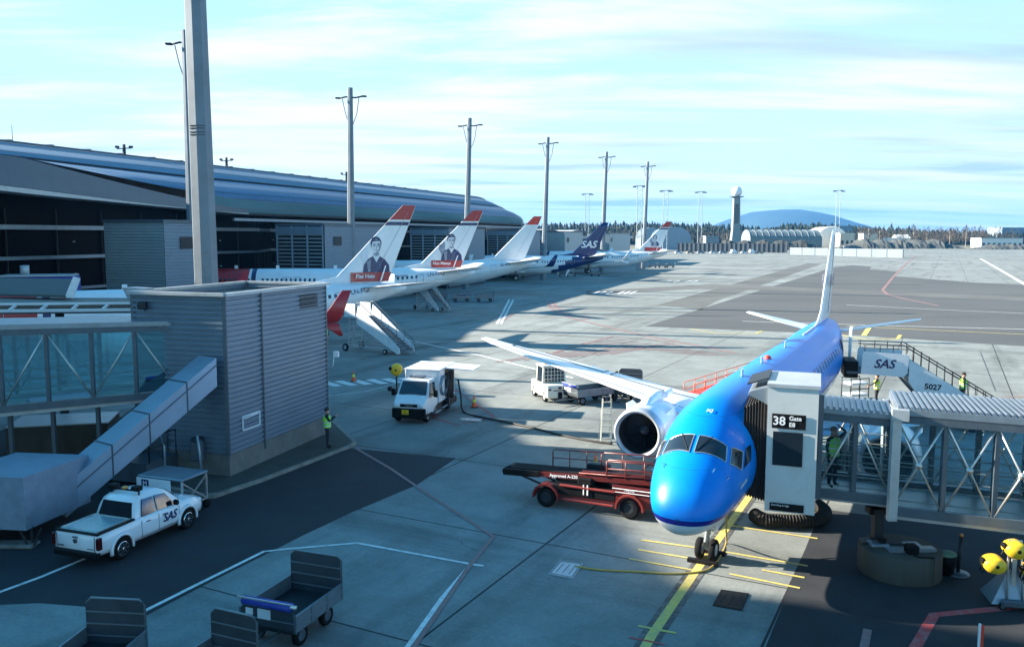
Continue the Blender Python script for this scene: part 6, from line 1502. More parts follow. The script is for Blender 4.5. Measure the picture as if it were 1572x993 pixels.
# ---------------------------------------------------------------- baggage carts. +x towards the high end panel
def cart(label, near, far, wd=1.5, roll=True, hz=.95, grp='open baggage carts'):
    near = Vector(near); far = Vector(far); d = (far-near); d.z = 0; L_ = d.length; d.normalize(); n = Vector((-d.y, d.x, 0))   # near/far = right-hand corners
    c = near+n*wd/2; r = T('baggage_cart', label, 'baggage cart', (c.x, c.y, 0), math.atan2(d.y, d.x), grp)
    mb = MB(); mb.bb(0,L_,-wd/2,wd/2,.46,.56,.02); mb.build('bed', darkm, r)
    mb = MB()
    for s in (-1,1):
        y = s*wd/2; mb.loft([[(0,y,.5),(0,y+.03*s,.5),(0,y+.03*s,.90),(0,y,.90)],[(L_,y,.5),(L_,y+.03*s,.5),(L_,y+.03*s,.90),(L_,y,.90)]])
    for s in (-1,1):
        y = s*(wd/2+.035)
        for z in (.52,.68,.88): mb.bar((0,y,z),(L_,y,z),.03,.035)
        for x in (.02,L_*.33,L_*.66,L_-.02): mb.bar((x,y,.48),(x,y,.9),.04,.03)
    mb.build('side_panel', cartm, r)
    def endp(x, z1, nm):
        mb = MB(); w2 = wd/2; pts = [(x,-w2,.5),(x,-w2,z1-.12),(x,-w2+.12,z1),(x,w2-.12,z1),(x,w2,z1-.12),(x,w2,.5)]
        mb.prism(pts, (.035,0,0)); e = mb.build(nm, cartp, r)
        mb = MB(); mb.tube([(a[0]+.017,a[1],a[2]) for a in pts], .026, 6)
        z = .72
        while z < z1-.15: mb.bar((x-.01,-w2,z),(x-.01,w2,z),.018,.03); mb.bar((x+.045,-w2,z),(x+.045,w2,z),.018,.03); z += .27
        mb.build('panel_rail', cartm, e); return e
    endp(L_, 1.56, 'end_panel')
    e = endp(0, 1.02, 'front_panel')
    if roll:
        mb = MB(); mb.smooth = True; mb.loft([[(.02+.12*math.cos(a), y, 1.08+.10*math.sin(a)) for a in [2*math.pi*k/12 for k in range(12)]] for y in (-wd/2+.08,wd/2-.08)]); tp = mb.build('rolled_cover', bagblue, r)
        mb = MB(); mb.cyl((.02,-wd/2-.05,1.1),(.02,wd/2+.02,1.1),.045); mb.bar((-.1,-wd/2,1.2),(-.1,wd/2,1.2),.03); mb.build('cover_rod', alu, tp)
        mb = MB(); mb.box(-.02,-.012,wd/2-.35,wd/2-.15,.78,.93); mb.box(-.02,-.012,-.1,.25,.72,.95); mb.build('sticker', white, e)
    for x in (.45, L_-.45):
        for s in (-1,1): wheel(r, (x, s*(wd/2-.17), .24), .24, .17, rim=midm)
        mb = MB(); mb.bar((x,-wd/2+.2,.24),(x,wd/2-.2,.24),.07); mb.bar((x,-.1,.3),(x,-.1,.46),.3,.1); mb.build('axle', darkm, r)
    mb = MB(); mb.bar((.3,-.25,.34),(-1.0,0,.28),.05); mb.bar((.3,.25,.34),(-1.0,0,.28),.05); mb.lathe([(.03,-.02),(.07,0),(.03,.02)],(-1.05,0,.28),'z',12); mb.build('tow_bar', midm, r)
    return r
cartm = mat('cart_galvanised', (.20,.24,.27), .4, .5, var=.2, scale=3, dirt=((.1,.1,.1), 3, .6)); cartp = mat('cart_panel', (.05,.065,.08), .5, .3, var=.25, scale=2)
cart('grey baggage cart with a rolled blue cover, standing alone right of the other foreground carts', G(452,972,.5), G(524,918,.5), 1.45)
c_a = G(222,985,.5); c_b = G(228,1035,.5); 
def cart_panel(label, px_l, px_r, ytop, ztop, L_, turn=0, roll=True):
    a = G(px_l, ytop, ztop); b = G(px_r, ytop, ztop); 
    ctr = (a+b)/2; wd = (b-a).length; return a, b, wd
# two carts cut by the lower edge: far end panel seen face on
pL = G(136,921,1.56); pR = G(221,921,1.56); dd = Vector((-.10,-1,0)).normalized(); rr_ = Vector((pR.x,pR.y,0))
cart('grey baggage cart cut off by the lower left corner, blue cover on its near end', rr_+dd*2.3, rr_, 1.35)
pR = G(393,947,1.56); dd = Vector((-.42,-1,0)).normalized(); rr_ = Vector((pR.x,pR.y,0))
cart('grey baggage cart cut off by the lower edge between the other two foreground carts', rr_+dd*2.7, rr_, 1.2, False)
# carts behind the tug
q = cart('baggage cart coupled behind the cream tractor, with a blue cover on its front panel', G(886,624,0), G(943,617,0), 1.4)
r2_ = dup(q, G(953,618), R_(70), 'baggage cart turned end-on under the wing, beside the loader in green', 'open baggage carts')
def bagset(r, n, seed):
    rn = random.Random(seed)
    for k in range(n):
        b = MB(); x = .3+.62*(k % 4); y = -.35+.5*((k//4) % 2); z = .56+.3*(k//8); b.bb(-.27,.27,-.2,.2,0,.28,.05); o = b.build('suitcase', rn.choice([bagdark, navy, black, red, midm]), None)
        o.location = r.location+Matrix.Rotation(r.rotation_euler.z, 3, 'Z') @ Vector((x,y,z)); o.rotation_euler.z = r.rotation_euler.z+rn.uniform(-.2,.2)
        yield o
for o, lb_ in zip(bagset(r2_, 3, 5), ('suitcase on the end-on cart under the wing, nearest the loader', 'suitcase in the middle of the end-on cart under the wing', 'suitcase at the back of the end-on cart under the wing')): tag(o, lb_, 'suitcase', 'suitcases on the cart under the wing')
for i, (px, py, lb_) in enumerate(((674,461,'loaded baggage cart nearest the second passenger stair'),(709,463,'loaded baggage cart in the middle of the train right of the second passenger stair'),(745,463,'empty baggage cart at the right end of the train by the second portrait airliner'))):
    p = G(px, py); k = dup(q, p+Vector((-1.4,0,0)), R_(4), lb_, 'baggage cart train by the second airliner')
    if i < 2:
        o = next(bagset(k, 1, i)); o.scale = (2.6,2.2,1.6); o.location = k.location+Vector((1.3,0,.56)); tag(o, ('dark heap of luggage on the cart nearest the second passenger stair','dark heap of luggage on the middle cart of the train')[i], 'luggage', 'luggage on the cart train')
for i, (px, py, lb_) in enumerate(((995,411,'baggage cart left in the row right of the farthest stair'),(1010,411,'baggage cart in the middle of the row right of the farthest stair'),(1022,411,'baggage cart right in the row beyond the farthest stair'),(905,424,'yellowish loaded cart under the dark blue tail'))):
    dup(q, G(px,py), R_(-8), lb_, 'distant baggage carts')
# ---------------------------------------------------------------- traffic cones
def cone(label, loc):
    r = T('traffic_cone', label, 'traffic cone', loc, 0, 'orange traffic cones')
    mb = MB(); mb.bb(-.2,.2,-.2,.2,0,.04,.01); mb.build('base', black, r)
    mb = MB(); mb.lathe([(.15,.04),(.10,.28),(.065,.46),(.03,.66),(.001,.68)], n=18); c = mb.build('cone_body', orange, r)
    mb = MB(); mb.lathe([(.103,.29),(.07,.46)], n=18); mb.build('sleeve', hivisy, c); return r
cone('orange cone with a bright sleeve on the zebra crossing behind the near stair tower', G(543,585)); cone('orange cone on the apron right of the white van beside the hose', G(728,625)); cone('orange cone standing behind the dark red belt loader rails', G(914,722))
# ---------------------------------------------------------------- refuelling van. +x forward
va = G(603,648); vb = G(657,649); vn = (vb-va).normalized(); vf = Vector((vn.y,-vn.x,0))
vf = Vector((-.22,-.975,0)).normalized()
vc = (va+vb)/2; vn_ = T('service_van', 'white hydrant fuelling van with an open roof flap and a yellow number plate', 'van', (vc.x-vf.x*1.0, vc.y-vf.y*1.0, 0), math.atan2(vf.y, vf.x)); vn_.scale = (.91,.91,.91)
W2 = .98
mb = MB(); mb.smooth = False; rg = []
for x, zb, zt, w2 in ((-.9,.45,2.2,.93),(.0,.45,2.26,.95),(.15,.42,2.24,.95),(.62,.42,1.52,.95),(.98,.42,1.33,.93),(1.28,.42,1.12,.88),(1.34,.45,.9,.86)):
    zz = min(zt, 1.25); rg.append([(x,-w2,zb),(x,-w2-.02,.8 if zt>.95 else .7),(x,-w2,zz*.98),(x,-w2+(.02 if zt<1.6 else .15),zt),(x,0,zt+.04),(x,w2-(.02 if zt<1.6 else .15),zt),(x,w2,zz*.98),(x,w2+.02,.8 if zt>.95 else .7),(x,w2,zb)])
mb.loft(rg); cabv = mb.build('cab', white, vn_)
mb = MB(); mb.a([(.69,-.80,1.50),(.69,.80,1.50),(.19,.72,2.16),(.19,-.72,2.16)],[(0,1,2,3)]); mb.M = Matrix.Translation((.035,0,.03)); mb.a([(.69,-.80,1.50),(.69,.80,1.50),(.19,.72,2.16),(.19,-.72,2.16)],[(0,1,2,3)]); mb.M = None; mb.build('windscreen', wind, cabv)
mb = MB()
for s in (-1,1): mb.prism([(-.6,s*.95,1.32),(.55,s*.97,1.32),(.12,s*.86,2.08),(-.6,s*.86,2.08)],(0,s*.015,0))
mb.build('side_window', wind, cabv)
mb = MB(); mb.bb(1.22,1.42,-.98,.98,.28,.86,.06); mb.bb(.2,1.3,-.99,.99,.3,.5,.04); mb.build('bumper', black, vn_)
mb = MB(); mb.box(1.31,1.36,-.5,.5,.92,1.08); gr = mb.build('grille', black, vn_)
text('lettering', 'IVECO', .16, chrome, gr, frame((1.367,0,1.0),(0,1,0),(0,0,1)), bold=.004)
mb = MB(); mb.box(1.42,1.435,-.38,.02,.52,.78); npl = mb.build('number_plate', yellow, vn_)
text('lettering', 'ZE', .11, black, npl, frame((1.437,-.18,.71),(0,1,0),(0,0,1))); text('lettering', '45018', .11, black, npl, frame((1.437,-.18,.59),(0,1,0),(0,0,1)))
for s in (-1,1):
    mb = MB(); mb.ell((1.24,s*.72,1.0),.16,.2,.15); mb.build('headlight', lampglass, vn_)
    mb = MB(); mb.bb(.3,.45,s*1.25-.12,s*1.25+.12,1.35,1.75,.05); mb.bar((.38,s*.95,1.5),(.38,s*1.2,1.5),.05); mb.build('mirror', black, vn_)
    for x in (.75,-3.0): wheel(vn_, (x,s*.82,.36), .36, .26 if x > 0 else .4)
mb = MB(); mb.bb(-.75,-.2,-.35,.35,2.3,2.38,.03); mb.bb(-.5,-.3,-.55,-.38,2.28,2.42,.03); mb.build('roof_lamp', midm, cabv)
mb = MB(); mb.bb(-4.0,-1.0,-1.05,1.05,.75,2.62,.04); bx_ = mb.build('box_body', white, vn_)
mb = MB(); mb.bb(-4.05,-.95,-1.1,1.1,2.625,2.69,.02)
mb.build('box_roof', white, bx_)
mb = MB()
for k in range(4): mb.bar((-1.6-.6*k,-1.1,2.70),(-1.6-.6*k,1.1,2.70),.02,.01)
mb.build('roof_seam', midm, bx_)
mb = MB(); mb.box(-3.9,-2.0,1.052,1.06,.9,2.55); mb.build('opening', black, bx_)
mb = MB(); mb.a([(-3.9,1.12,2.62),(-1.9,1.12,2.62),(-2.0,2.75,2.52),(-3.95,2.75,2.52),(-3.9,1.12,2.67),(-1.9,1.12,2.67),(-2.0,2.75,2.57),(-3.95,2.75,2.57)],[(0,1,2,3),(4,5,6,7),(0,1,5,4),(1,2,6,5),(2,3,7,6),(3,0,4,7)]); mb.build('flap', white, vn_)
mb = MB(); mb.smooth = True
mb.lathe([(.55,-.1),(.6,0),(.55,.1)],(-1.55,1.12,1.7),'y',20); mb.build('hose_reel', galv, vn_)
mb = MB()
for k in range(5): mb.tube([(-2.1-.3*k,1.1,2.3),(-2.1-.3*k,1.14,1.4),(-2.2-.25*k,1.2,.5)],.05,6)
for k in range(4): mb.bb(-3.7+.45*k,-3.4+.45*k,1.0,1.3,.35,.75+.1*(k%2),.04)
mb.build('pump_gear', darkm, vn_)
mb = MB(); mb.bb(-4.0,.2,-.95,.95,.45,.75,.04); mb.build('chassis', darkm, vn_)
mb = MB(); mb.bb(-.9,.1,1.0,1.2,.35,.42,.02); mb.bb(-3.2,-1.1,1.05,1.25,.42,.48,.02); mb.build('step', galv, vn_)
# hose on the apron
def ground_line(name, label, cat, pix, r, m, z=None, ends=None):
    pts = [G(x, y, r+.005) for x, y in pix]
    if ends: pts = ends[0]+pts+ends[1]
    pts = spl(pts, 8); c = pts[len(pts)//2].copy(); c.z = 0; mb = MB(); mb.M = Matrix.Translation(-c); mb.tube(pts, r, 8); o = mb.build(name, m); o.location = c; return tag(o, label, cat)
R4 = Matrix.Rotation(vn_.rotation_euler.z, 3, 'Z')
ground_line('fuel_hose', 'long black fuel hose running over the apron from the white van towards the engine', 'hose', [(712,632),(740,640),(780,648),(820,657),(860,667),(905,676),(940,681)], .05, hosem, ends=([vn_.location+R4 @ Vector((-3.0,1.35,1.6)), vn_.location+R4 @ Vector((-3.0,1.5,.7))], []))
NGp = NOSE+Vector((ux,uy,0))*3.2
ground_line('yellow_rope', 'yellow-brown ground power cable from the pale hatch, curving up to the blue airliner nose', 'cable', [(884,869),(920,874),(980,877),(1030,880),(1075,877),(1095,868),(1108,850),(1115,832)], .028, rope, ends=([], [NGp+Vector((.62,.25,.7)), NGp+Vector((.75,.75,1.25)), NGp+Vector((.72,.9,1.62))]))
# yellow reel stands (behind van and lower right)
def reel_stand(label, loc, rz, n, sc=1.0):
    r = T('reel_trolley', label, 'trolley', loc, rz)
    mb = MB(); mb.loft([[(-.55,-.45,.12),(.55,-.45,.12),(.55,.45,.12),(-.55,.45,.12)],[(-.12,-.12,.85),(.12,-.12,.85),(.12,.12,.85),(-.12,.12,.85)]]); mb.build('ballast', galv, r)
    mb = MB(); mb.bb(-.35,.45,-.62,-.48,.12,.3,.03); mb.build('front_box', midm, r)
    for x in (-.3,.4): wheel(r, (x,-.5,.1), .1, .06, rim=midm)
    mb = MB(); mb.tube([(-.18,-.4,.25),(-.16,-.25,1.2),(-.14,-.2,1.75),(.14,-.2,1.75),(.16,-.25,1.2),(.18,-.4,.25)],.03,6); mb.bar((0,-.2,.3),(0,-.2,1.25),.1,.1); mb.build('frame', alu, r)
    for k, (x, z) in enumerate(((0,1.55),(-.48,1.12),(.45,1.0))[:n]):
        mb = MB(); mb.smooth = True; rg = []
        for y in (-.42,-.36,.0,.06):
            k_ = .86 if y in (-.42,.06) else 1; rg.append([(x+k_*.24*math.cos(a)*(1.25 if math.cos(a) < 0 else 1), y-.1, z+k_*.21*math.sin(a)) for a in [2*math.pi*j/16 for j in range(16)]])
        mb.loft(rg); rl_ = mb.build('cable_reel', yellow, r)
        mb = MB(); mb.lathe([(.001,-.53),(.04,-.53),(.05,-.52)],(x,0,z),'y',14); mb.bb(x-.34,x-.24,-.42,-.2,z+.02,z+.14,.02); mb.tube([(x-.3,-.35,z),(x-.36,-.35,z-.15),(x-.3,-.35,z-.25),(x-.26,-.35,z-.15)],.02,6); mb.build('plug', black, rl_)
    return r
reel_stand('wheeled trolley with three yellow cable reels at the lower right edge', G(1548,925), R_(-12), 3)
def post_reel(label, px, py, h):
    p = G(px, py); r = T('post_reel', label, 'cable reel post', p, 0, 'yellow reels on posts behind the van')
    mb = MB(); mb.cyl((0,0,0),(0,0,h),.05,n=8); mb.bb(-.25,.25,-.25,.25,0,.08,.02); mb.bb(-.55,-.25,-.12,.12,h-1.2,h-.9,.08); mb.build('post', darkm, r)
    mb = MB(); mb.smooth = True; mb.lathe([(.001,-.28),(.24,-.26),(.36,-.18),(.36,.18),(.24,.26),(.001,.28)],(0,0,h+.1),'y',20); k = mb.build('reel', yellow, r)
    mb = MB(); mb.bb(-.42,-.25,-.3,-.1,h+.1,h+.3,.04); mb.lathe([(.001,-.30),(.06,-.29),(.07,-.27)],(0,0,h+.1),'y',12); mb.build('hub', black, k); return r
post_reel('yellow cable reel on a post behind the white van, left of the two', 609, 604, 1.35); post_reel('yellow cable reel on a post behind the white van, right of the two', 651, 604, 1.3)
# pole with foot, green bin, baton
pp_ = T('marker_pole', 'short dark marker pole on a round foot right of the concrete drum', 'pole', G(1470,881), 0); mb = MB(); mb.cyl((0,0,.05),(.05,0,1.1),.055,.05,10); mb.build('pole', darkm, pp_); mb = MB(); mb.cyl((.05,0,1.1),(.05,0,1.16),.05); mb.build('cap', amber, pp_); mb = MB(); mb.lathe([(.001,0),(.32,0),(.3,.05),(.08,.08),(.001,.08)]); mb.build('foot', midm, pp_)
gb_ = T('green_bin', 'small dark green sack-topped bin between the concrete drum and the marker pole', 'bin', G(1452,880), 0); mb = MB(); mb.lathe([(.001,0),(.2,0),(.26,.45),(.25,.55)], n=14); mb.build('bin_body', black, gb_); mb = MB(); mb.ell((0,0,.55),.28,.22,.12); mb.build('sack', mat('green_sack', (.12,.22,.16), .6, var=.4), gb_)
bt = T('marker_baton', 'red and white marker baton standing at the bottom edge on the right', 'marker', G(1502,1005), 0); mb = MB(); mb.bb(-.035,.02,-.02,.02,0,.75,.01); mb.build('white_side', white, bt); mb = MB(); mb.bb(.022,.09,-.02,.02,0,.72,.01); mb.build('red_side', brightred, bt); mb = MB(); mb.bb(-.15,.2,-.12,.12,0,.03); mb.build('foot', black, bt)
# ---------------------------------------------------------------- belt loader (dark red). +x forward = towards conveyor low end
la = G(838,778); lbp = G(966,797); lf = (la-lbp).normalized(); ln_ = Vector((-lf.y, lf.x, 0))
lc = (la+lbp)/2
if ln_.y < 0: ln_ = -ln_
bl = T('belt_loader', 'dark red belt loader lettered Approved A-220 beside the blue airliner nose', 'belt loader', (lc.x+ln_.x*.75, lc.y+ln_.y*.75, 0), math.atan2(lf.y, lf.x))
sgn = 1   # camera side is +y?  (left of forward)
wbse = (la-lbp).length
ys = 1 if (Matrix.Rotation(bl.rotation_euler.z, 3, 'Z') @ Vector((0,1,0))).y < 0 else -1
def Y(a): return a*ys
def bb2(mb, x0, x1, y0, y1, z0, z1, b=.03): a, c = sorted((Y(y0), Y(y1))); return mb.bb(x0,x1,a,c,z0,z1,b)
mb = MB(); bb2(mb,-2.6,2.0,-.7,.7,.42,.62); bb2(mb,-2.9,-1.0,-.72,.72,.45,.95); mb.build('chassis', red, bl)
mb = MB(); bb2(mb,-1.0,1.3,-.6,.72,.5,.86); bb2(mb,-.1,.4,-.4,.6,.9,1.15); mb.build('machinery', black, bl)
mb = MB(); bb2(mb,-.95,.95,.72,.80,.34,.42,.02); bb2(mb,-1.0,1.0,.70,.78,.82,.90,.02); mb.build('sill', mat('rail_red', (.22,.025,.018), .5, var=.15), bl)
for x in (-wbse/2, wbse/2):
    for s in (-.68,.68): wheel(bl, (x,Y(s),.35), .35, .24, rim=darkm)
    mb = MB(); rg = []
    for k in range(9):
        a = R_(-5)+R_(190)*k/8; rg.append([(x+.44*math.cos(a), Y(.56), .36+.44*math.sin(a)), (x+.44*math.cos(a), Y(.84), .36+.44*math.sin(a)), (x+.50*math.cos(a), Y(.84), .36+.50*math.sin(a)), (x+.50*math.cos(a), Y(.56), .36+.50*math.sin(a))])
    mb.loft(rg); mb.build('mudguard', mat('rail_red', (.42,.05,.03)), bl)
def cz(x): return 1.22+(-x)*.045
def sl(mb, x0, x1, y0, y1, dz0, dz1):
    ya, yb = sorted((Y(y0), Y(y1))); mb.loft([[(x0,ya,cz(x0)+dz0),(x0,yb,cz(x0)+dz0),(x0,yb,cz(x0)+dz1),(x0,ya,cz(x0)+dz1)],[(x1,ya,cz(x1)+dz0),(x1,yb,cz(x1)+dz0),(x1,yb,cz(x1)+dz1),(x1,ya,cz(x1)+dz1)]])
mb = MB(); sl(mb,-3.0,3.1,-.35,.35,-.04,.04); cvb = mb.build('conveyor_belt', rubber, bl)
mb = MB()
for s in (-.40,.40): sl(mb,-3.0,1.9,s-.045,s+.045,-.17,.0)
sl(mb,-3.0,.3,.36,.44,.05,.16); mb.build('belt_side', red, bl)
mb = MB(); 
for s in (-.44,.44): sl(mb,1.9,3.3,s-.04,s+.04,-.20,.02)
mb.smooth = True; mb.cyl((3.25,-.42,cz(3.25)-.08),(3.25,.42,cz(3.25)-.08),.12,n=14); mb.build('belt_nose', black, bl)
mb = MB(); mb.bar((1.6,Y(.4),.62),(2.9,Y(.4),1.0),.06); mb.bar((1.6,Y(-.4),.62),(2.9,Y(-.4),1.0),.06); mb.bar((.3,Y(.4),.6),(.3,Y(.4),1.1),.08); mb.bar((-.5,Y(.42),.7),(.2,Y(.42),1.05),.05); mb.build('lift_arm', darkm, bl)
mb = MB()
def hoop(x0, x1, y, h, mid=True):
    mb.tube([(x0,Y(y),cz(x0)),(x0,Y(y),cz(x0)+h-.08),(x0-.08*(1 if x0 > x1 else -1),Y(y),cz(x0)+h),(x1,Y(y),cz(x1)+h),(x1,Y(y),cz(x1))],.026,6)
    if mid: mb.tube([(x0,Y(y),cz(x0)+h*.5),(x1,Y(y),cz(x1)+h*.5)],.02,6)
    for k in (1,2): x = x0+(x1-x0)*k/3; mb.tube([(x,Y(y),cz(x)),(x,Y(y),cz(x)+h)],.02,6)
hoop(1.75,-.2,-.46,.62); hoop(1.75,-.9,.46,.0001+.62) if False else None
hoop(-.1,-2.4,-.46,.62); hoop(-.6,-2.6,.46,.62)
mb.tube([(.4,Y(.46),cz(.4)+.08),(-2.7,Y(.46),cz(-2.7)+.08)],.025,6)
mb.build('guard_rail', mat('rail_dark_red', (.16,.03,.025), .4, var=.1), bl)
mb = MB(); bb2(mb,-1.95,-1.5,-.7,-.2,1.0,1.75); mb.build('control_box', black, bl) if False else None
mb = MB(); bb2(mb,-2.9,-2.2,-.6,.0,1.2,2.0,.04); mb.build('driver_console', red, bl)
mb = MB(); bb2(mb,-.3,.5,-.95,-.6,.75,1.35,.04); mb.build('engine_cover', darkm, bl)
mb = MB(); bb2(mb,-2.2,-.5,-1.0,-.45,1.12,1.2,.02); mb.build('platform', red, bl)
mb = MB(); mb.cyl((-2.75,Y(.84),.72),(-2.35,Y(.84),.72),.06); mb.build('tube', yellow, bl)
mb = MB(); mb.tube([(-.9,Y(.74),1.0),(-2.3,Y(.78),1.02),(-2.5,Y(.8),.8),(-2.7,Y(.8),.78)],.015,5); mb.tube([(-.9,Y(.745),.88),(-2.2,Y(.78),.90)],.012,5); mb.bb(-.05,.0,Y(.76)-.01,Y(.76)+.01,.62,.98); mb.bb(.1,.14,Y(.76)-.01,Y(.76)+.01,.62,.98); mb.build('white_trim', whitel, bl)
mb = MB(); bb2(mb,-2.4,-.9,.70,.74,.86,1.12,.01); mb.build('side_plate', red, bl)
text('lettering', 'Approved A-220', .155, whitel, bl, frame((.98, Y(.452), cz(.98)-.085), (-1,0,.045) if ys > 0 else (1,0,0), (0,0,1)), bold=.003)
text('lettering', 'TREPEL', .12, whitel, bl, frame((-1.5, Y(.752), .97), (-1,0,0) if ys > 0 else (1,0,0), (0,0,1)))
# second loader, bright red, behind the blue fuselage
b2 = T('belt_loader', 'bright red belt loader with open rails behind the blue airliner, past the wing root', 'belt loader', G(1112,622), R_(30)); b2.scale = (.78,.78,.72)
b2.location.z = 0
mb = MB(); mb.bb(-3.5,3.5,-.6,.6,.45,.7); mb.build('chassis', brightred, b2)
mb = MB(); mb.loft([[(-3.8,-.5,.9),(-3.8,.5,.9),(-3.8,.5,1.15),(-3.8,-.5,1.15)],[(3.8,-.5,2.1),(3.8,.5,2.1),(3.8,.5,2.4),(3.8,-.5,2.4)]]); mb.build('conveyor', brightred, b2)
mb = MB()
for s in (-.5,.5):
    def c2(x): return 1.03+.16*(x+3.8)
    for h in (.45,.95): mb.tube([(-3.4,s,c2(-3.4)+h),(3.6,s,c2(3.6)+h)],.03,6)
    for k in range(8): x = -3.4+k; mb.tube([(x,s,c2(x)),(x,s,c2(x)+.95)],.03,6)
mb.build('guard_rail', mat('faded_red_rail', (.55,.15,.10), .5, var=.15), b2)
for x in (-2.2,2.2):
    for s in (-.6,.6): wheel(b2, (x,s,.35), .35, .22)
mb = MB(); mb.bar((0,-.3,.7),(.8,-.3,1.6),.1); mb.bar((0,.3,.7),(.8,.3,1.6),.1); mb.build('lift_arm', darkm, b2)
# ladder
ld_ = T('step_ladder', 'cream folding step ladder standing left of the near engine', 'ladder', G(930,678), R_(8))
mb = MB()
for s in (-.25,.25): mb.bar((s,0,0),(s*.8+.12,.35,1.95),.07,.05); mb.bar((s+.15,.95,0),(s*.8+.14,.40,1.9),.04,.04)
mb.build('side_rail', cream, ld_); mb = MB()
for k in range(7): t_ = (k+.6)/7.2; mb.box(-.24*(1-.2*t_)+.12*t_,.24*(1-.2*t_)+.12*t_,.35*t_-.04,.35*t_+.08,1.95*t_-.015,1.95*t_+.02)
mb.tube([(-.1,.36,1.95),(-.08,.36,2.05),(.3,.36,2.05),(.32,.36,1.95)],.02); mb.build('tread', alu, ld_)
# ---------------------------------------------------------------- tow tractor. +x forward
tg_ = T('tow_tractor', 'cream baggage tractor with a barred rear window, standing left of the carts', 'tractor', (0,0,0), 0)
ta = G(838,612); tb = G(873,613); tn = (tb-ta).normalized()   # rear left and rear right wheels
tf = Vector((tn.y*-1, tn.x, 0)); tf = Vector((-.30,.95,0)).normalized()
tcn = (ta+tb)/2+tf*1.2; tg_.location = (tcn.x+.05, tcn.y-.9, 0); tg_.rotation_euler.z = math.atan2(tf.y, tf.x)
mb = MB(); mb.bb(-1.35,1.45,-.78,.78,.25,.98,.06); bd = mb.build('body', cream, tg_)
mb = MB(); 
for x in (-.35,.62):
    for y in (-.68,.68): mb.bar((x,y,.98),(x,y*.93,1.92),.08)
mb.bb(-.45,.75,-.74,.74,1.9,2.0,.04); cb_ = mb.build('cab', cream, tg_)
mb = MB()
for y in (-.69,.69): mb.prism([(-.3,y,1.02),(.58,y,1.02),(.58,y*.94,1.88),(-.3,y*.94,1.88)],(0,.01,0))
mb.prism([(.62,-.62,1.02),(.62,.62,1.02),(.62,.6,1.88),(.62,-.6,1.88)],(.01,0,0)); mb.build('cab_window', wind, cb_)
mb = MB(); mb.prism([(-.36,-.6,1.0),(-.36,.6,1.0),(-.36,.58,1.88),(-.36,-.58,1.88)],(-.01,0,0)); mb.build('rear_window', wind, cb_)
mb = MB()
for k in range(7): mb.bar((-.42,-.6+.2*k,1.0),(-.42,-.6+.2*k,1.88),.025)
for k in range(5): mb.bar((-.42,-.62,1.02+.21*k),(-.42,.62,1.02+.21*k),.025)
mb.build('window_guard', cream, cb_)
mb = MB(); mb.bb(-.5,-.38,-.3,.1,2.0,2.1,.03); mb.cyl((0,.4,2.0),(0,.4,2.14),.06); mb.build('beacon', amber, cb_)
mb = MB(); mb.bb(-1.42,-1.34,-.12,.12,.25,.62,.02); mb.box(-1.36,-1.352,-.1,.1,.78,.9); mb.box(-1.36,-1.352,-.4,.4,.68,.73); mb.build('tow_hitch', black, tg_)
mb = MB(); 
for y in (-.62,.62): mb.bb(-1.37,-1.35,y-.09,y+.09,.72,.8,.005)
mb.build('tail_light', redlens, tg_)
for x in (-.85,.95):
    for s in (-.70,.70): wheel(tg_, (x,s,.3), .3, .2)
# ---------------------------------------------------------------- passenger stairs
def stairs(label, loc, rz, H=2.9, L_=5.0, wd=1.6, grp='passenger stairs on wheels', m=None, sc=1.0, cover=False):
    """local: top platform at x=0, descending towards +x"""
    m = m or white; r = T('passenger_stair', label, 'passenger stair', loc, rz, grp)
    mb = MB()
    for s in (-wd/2, wd/2):
        mb.prism([(1.2,s,H+.15),(1.2,s,H-.55),(1.2+L_*.98,s,.12),(1.2+L_+.15,s,.2),(1.2+L_+.1,s,.6),(1.4,s,H+.95)] if True else [], (0,.05 if s > 0 else -.05,0))
    mb.build('side_panel', m, r)
    mb = MB(); n = 14
    for k in range(n): x = 1.2+L_*k/n; z = H-(H-.25)*k/n; mb.box(x,x+L_/n*1.05,-wd/2,wd/2,z-.05,z)
    mb.build('tread', midm, r)
    mb = MB()
    for s in (-wd/2,wd/2):
        mb.tube([(1.2,s,H+1.15),(1.5,s,H+1.15),(1.2+L_,s,1.15),(1.2+L_+.25,s,.95),(1.2+L_+.2,s,.5)],.03,6)
        for k in range(6): x = 1.5+L_*.92*k/5; z = H-(H-.25)*(x-1.2)/L_; mb.tube([(x,s,z),(x,s,z+1.1)],.02,5)
    mb.build('handrail', midm, r)
    mb = MB(); mb.bb(-.25,1.25,-wd/2-.1,wd/2+.1,H-.12,H,.02); mb.build('platform', lightm, r)
    mb = MB()
    for s in (-wd/2-.08, wd/2+.05): mb.bb(-.1,1.1,s,s+.04,H,H+1.05,.01)
    mb.build('platform_panel', m, r)
    mb = MB()
    for s in (-wd/2+.1, wd/2-.1):
        mb.bar((.1,s,.45),(.35,s,H-.1),.09); mb.bar((.9,s,H-.1),(.55,s,.45),.07); mb.bar((.5,s,.5),(2.9,s,1.9 if H > 2.6 else 1.5),.06); mb.bar((-.2,s,.42),(4.2,s,.42),.1,.12)
    for k in range(5): z = .7+k*.42; mb.bar((.2,-wd/2+.1,z),(.2,wd/2-.1,z),.04)
    mb.bar((0,-wd/2-.2,.36),(0,wd/2+.2,.36),.1); mb.build('frame', lightm, r)
    for s in (-wd/2-.1, wd/2+.1): wheel(r, (0,s,.3), .3, .18); wheel(r, (4.1,s*.8,.22), .22, .14)
    mb = MB(); mb.bar((1.2+L_,0,.35),(1.2+L_+1.2,0,.2),.05); mb.build('tow_bar', lightm, r)
    return r
p = G(541,538); e_ = G(600,545); az = math.atan2(e_.y-p.y, e_.x-p.x)
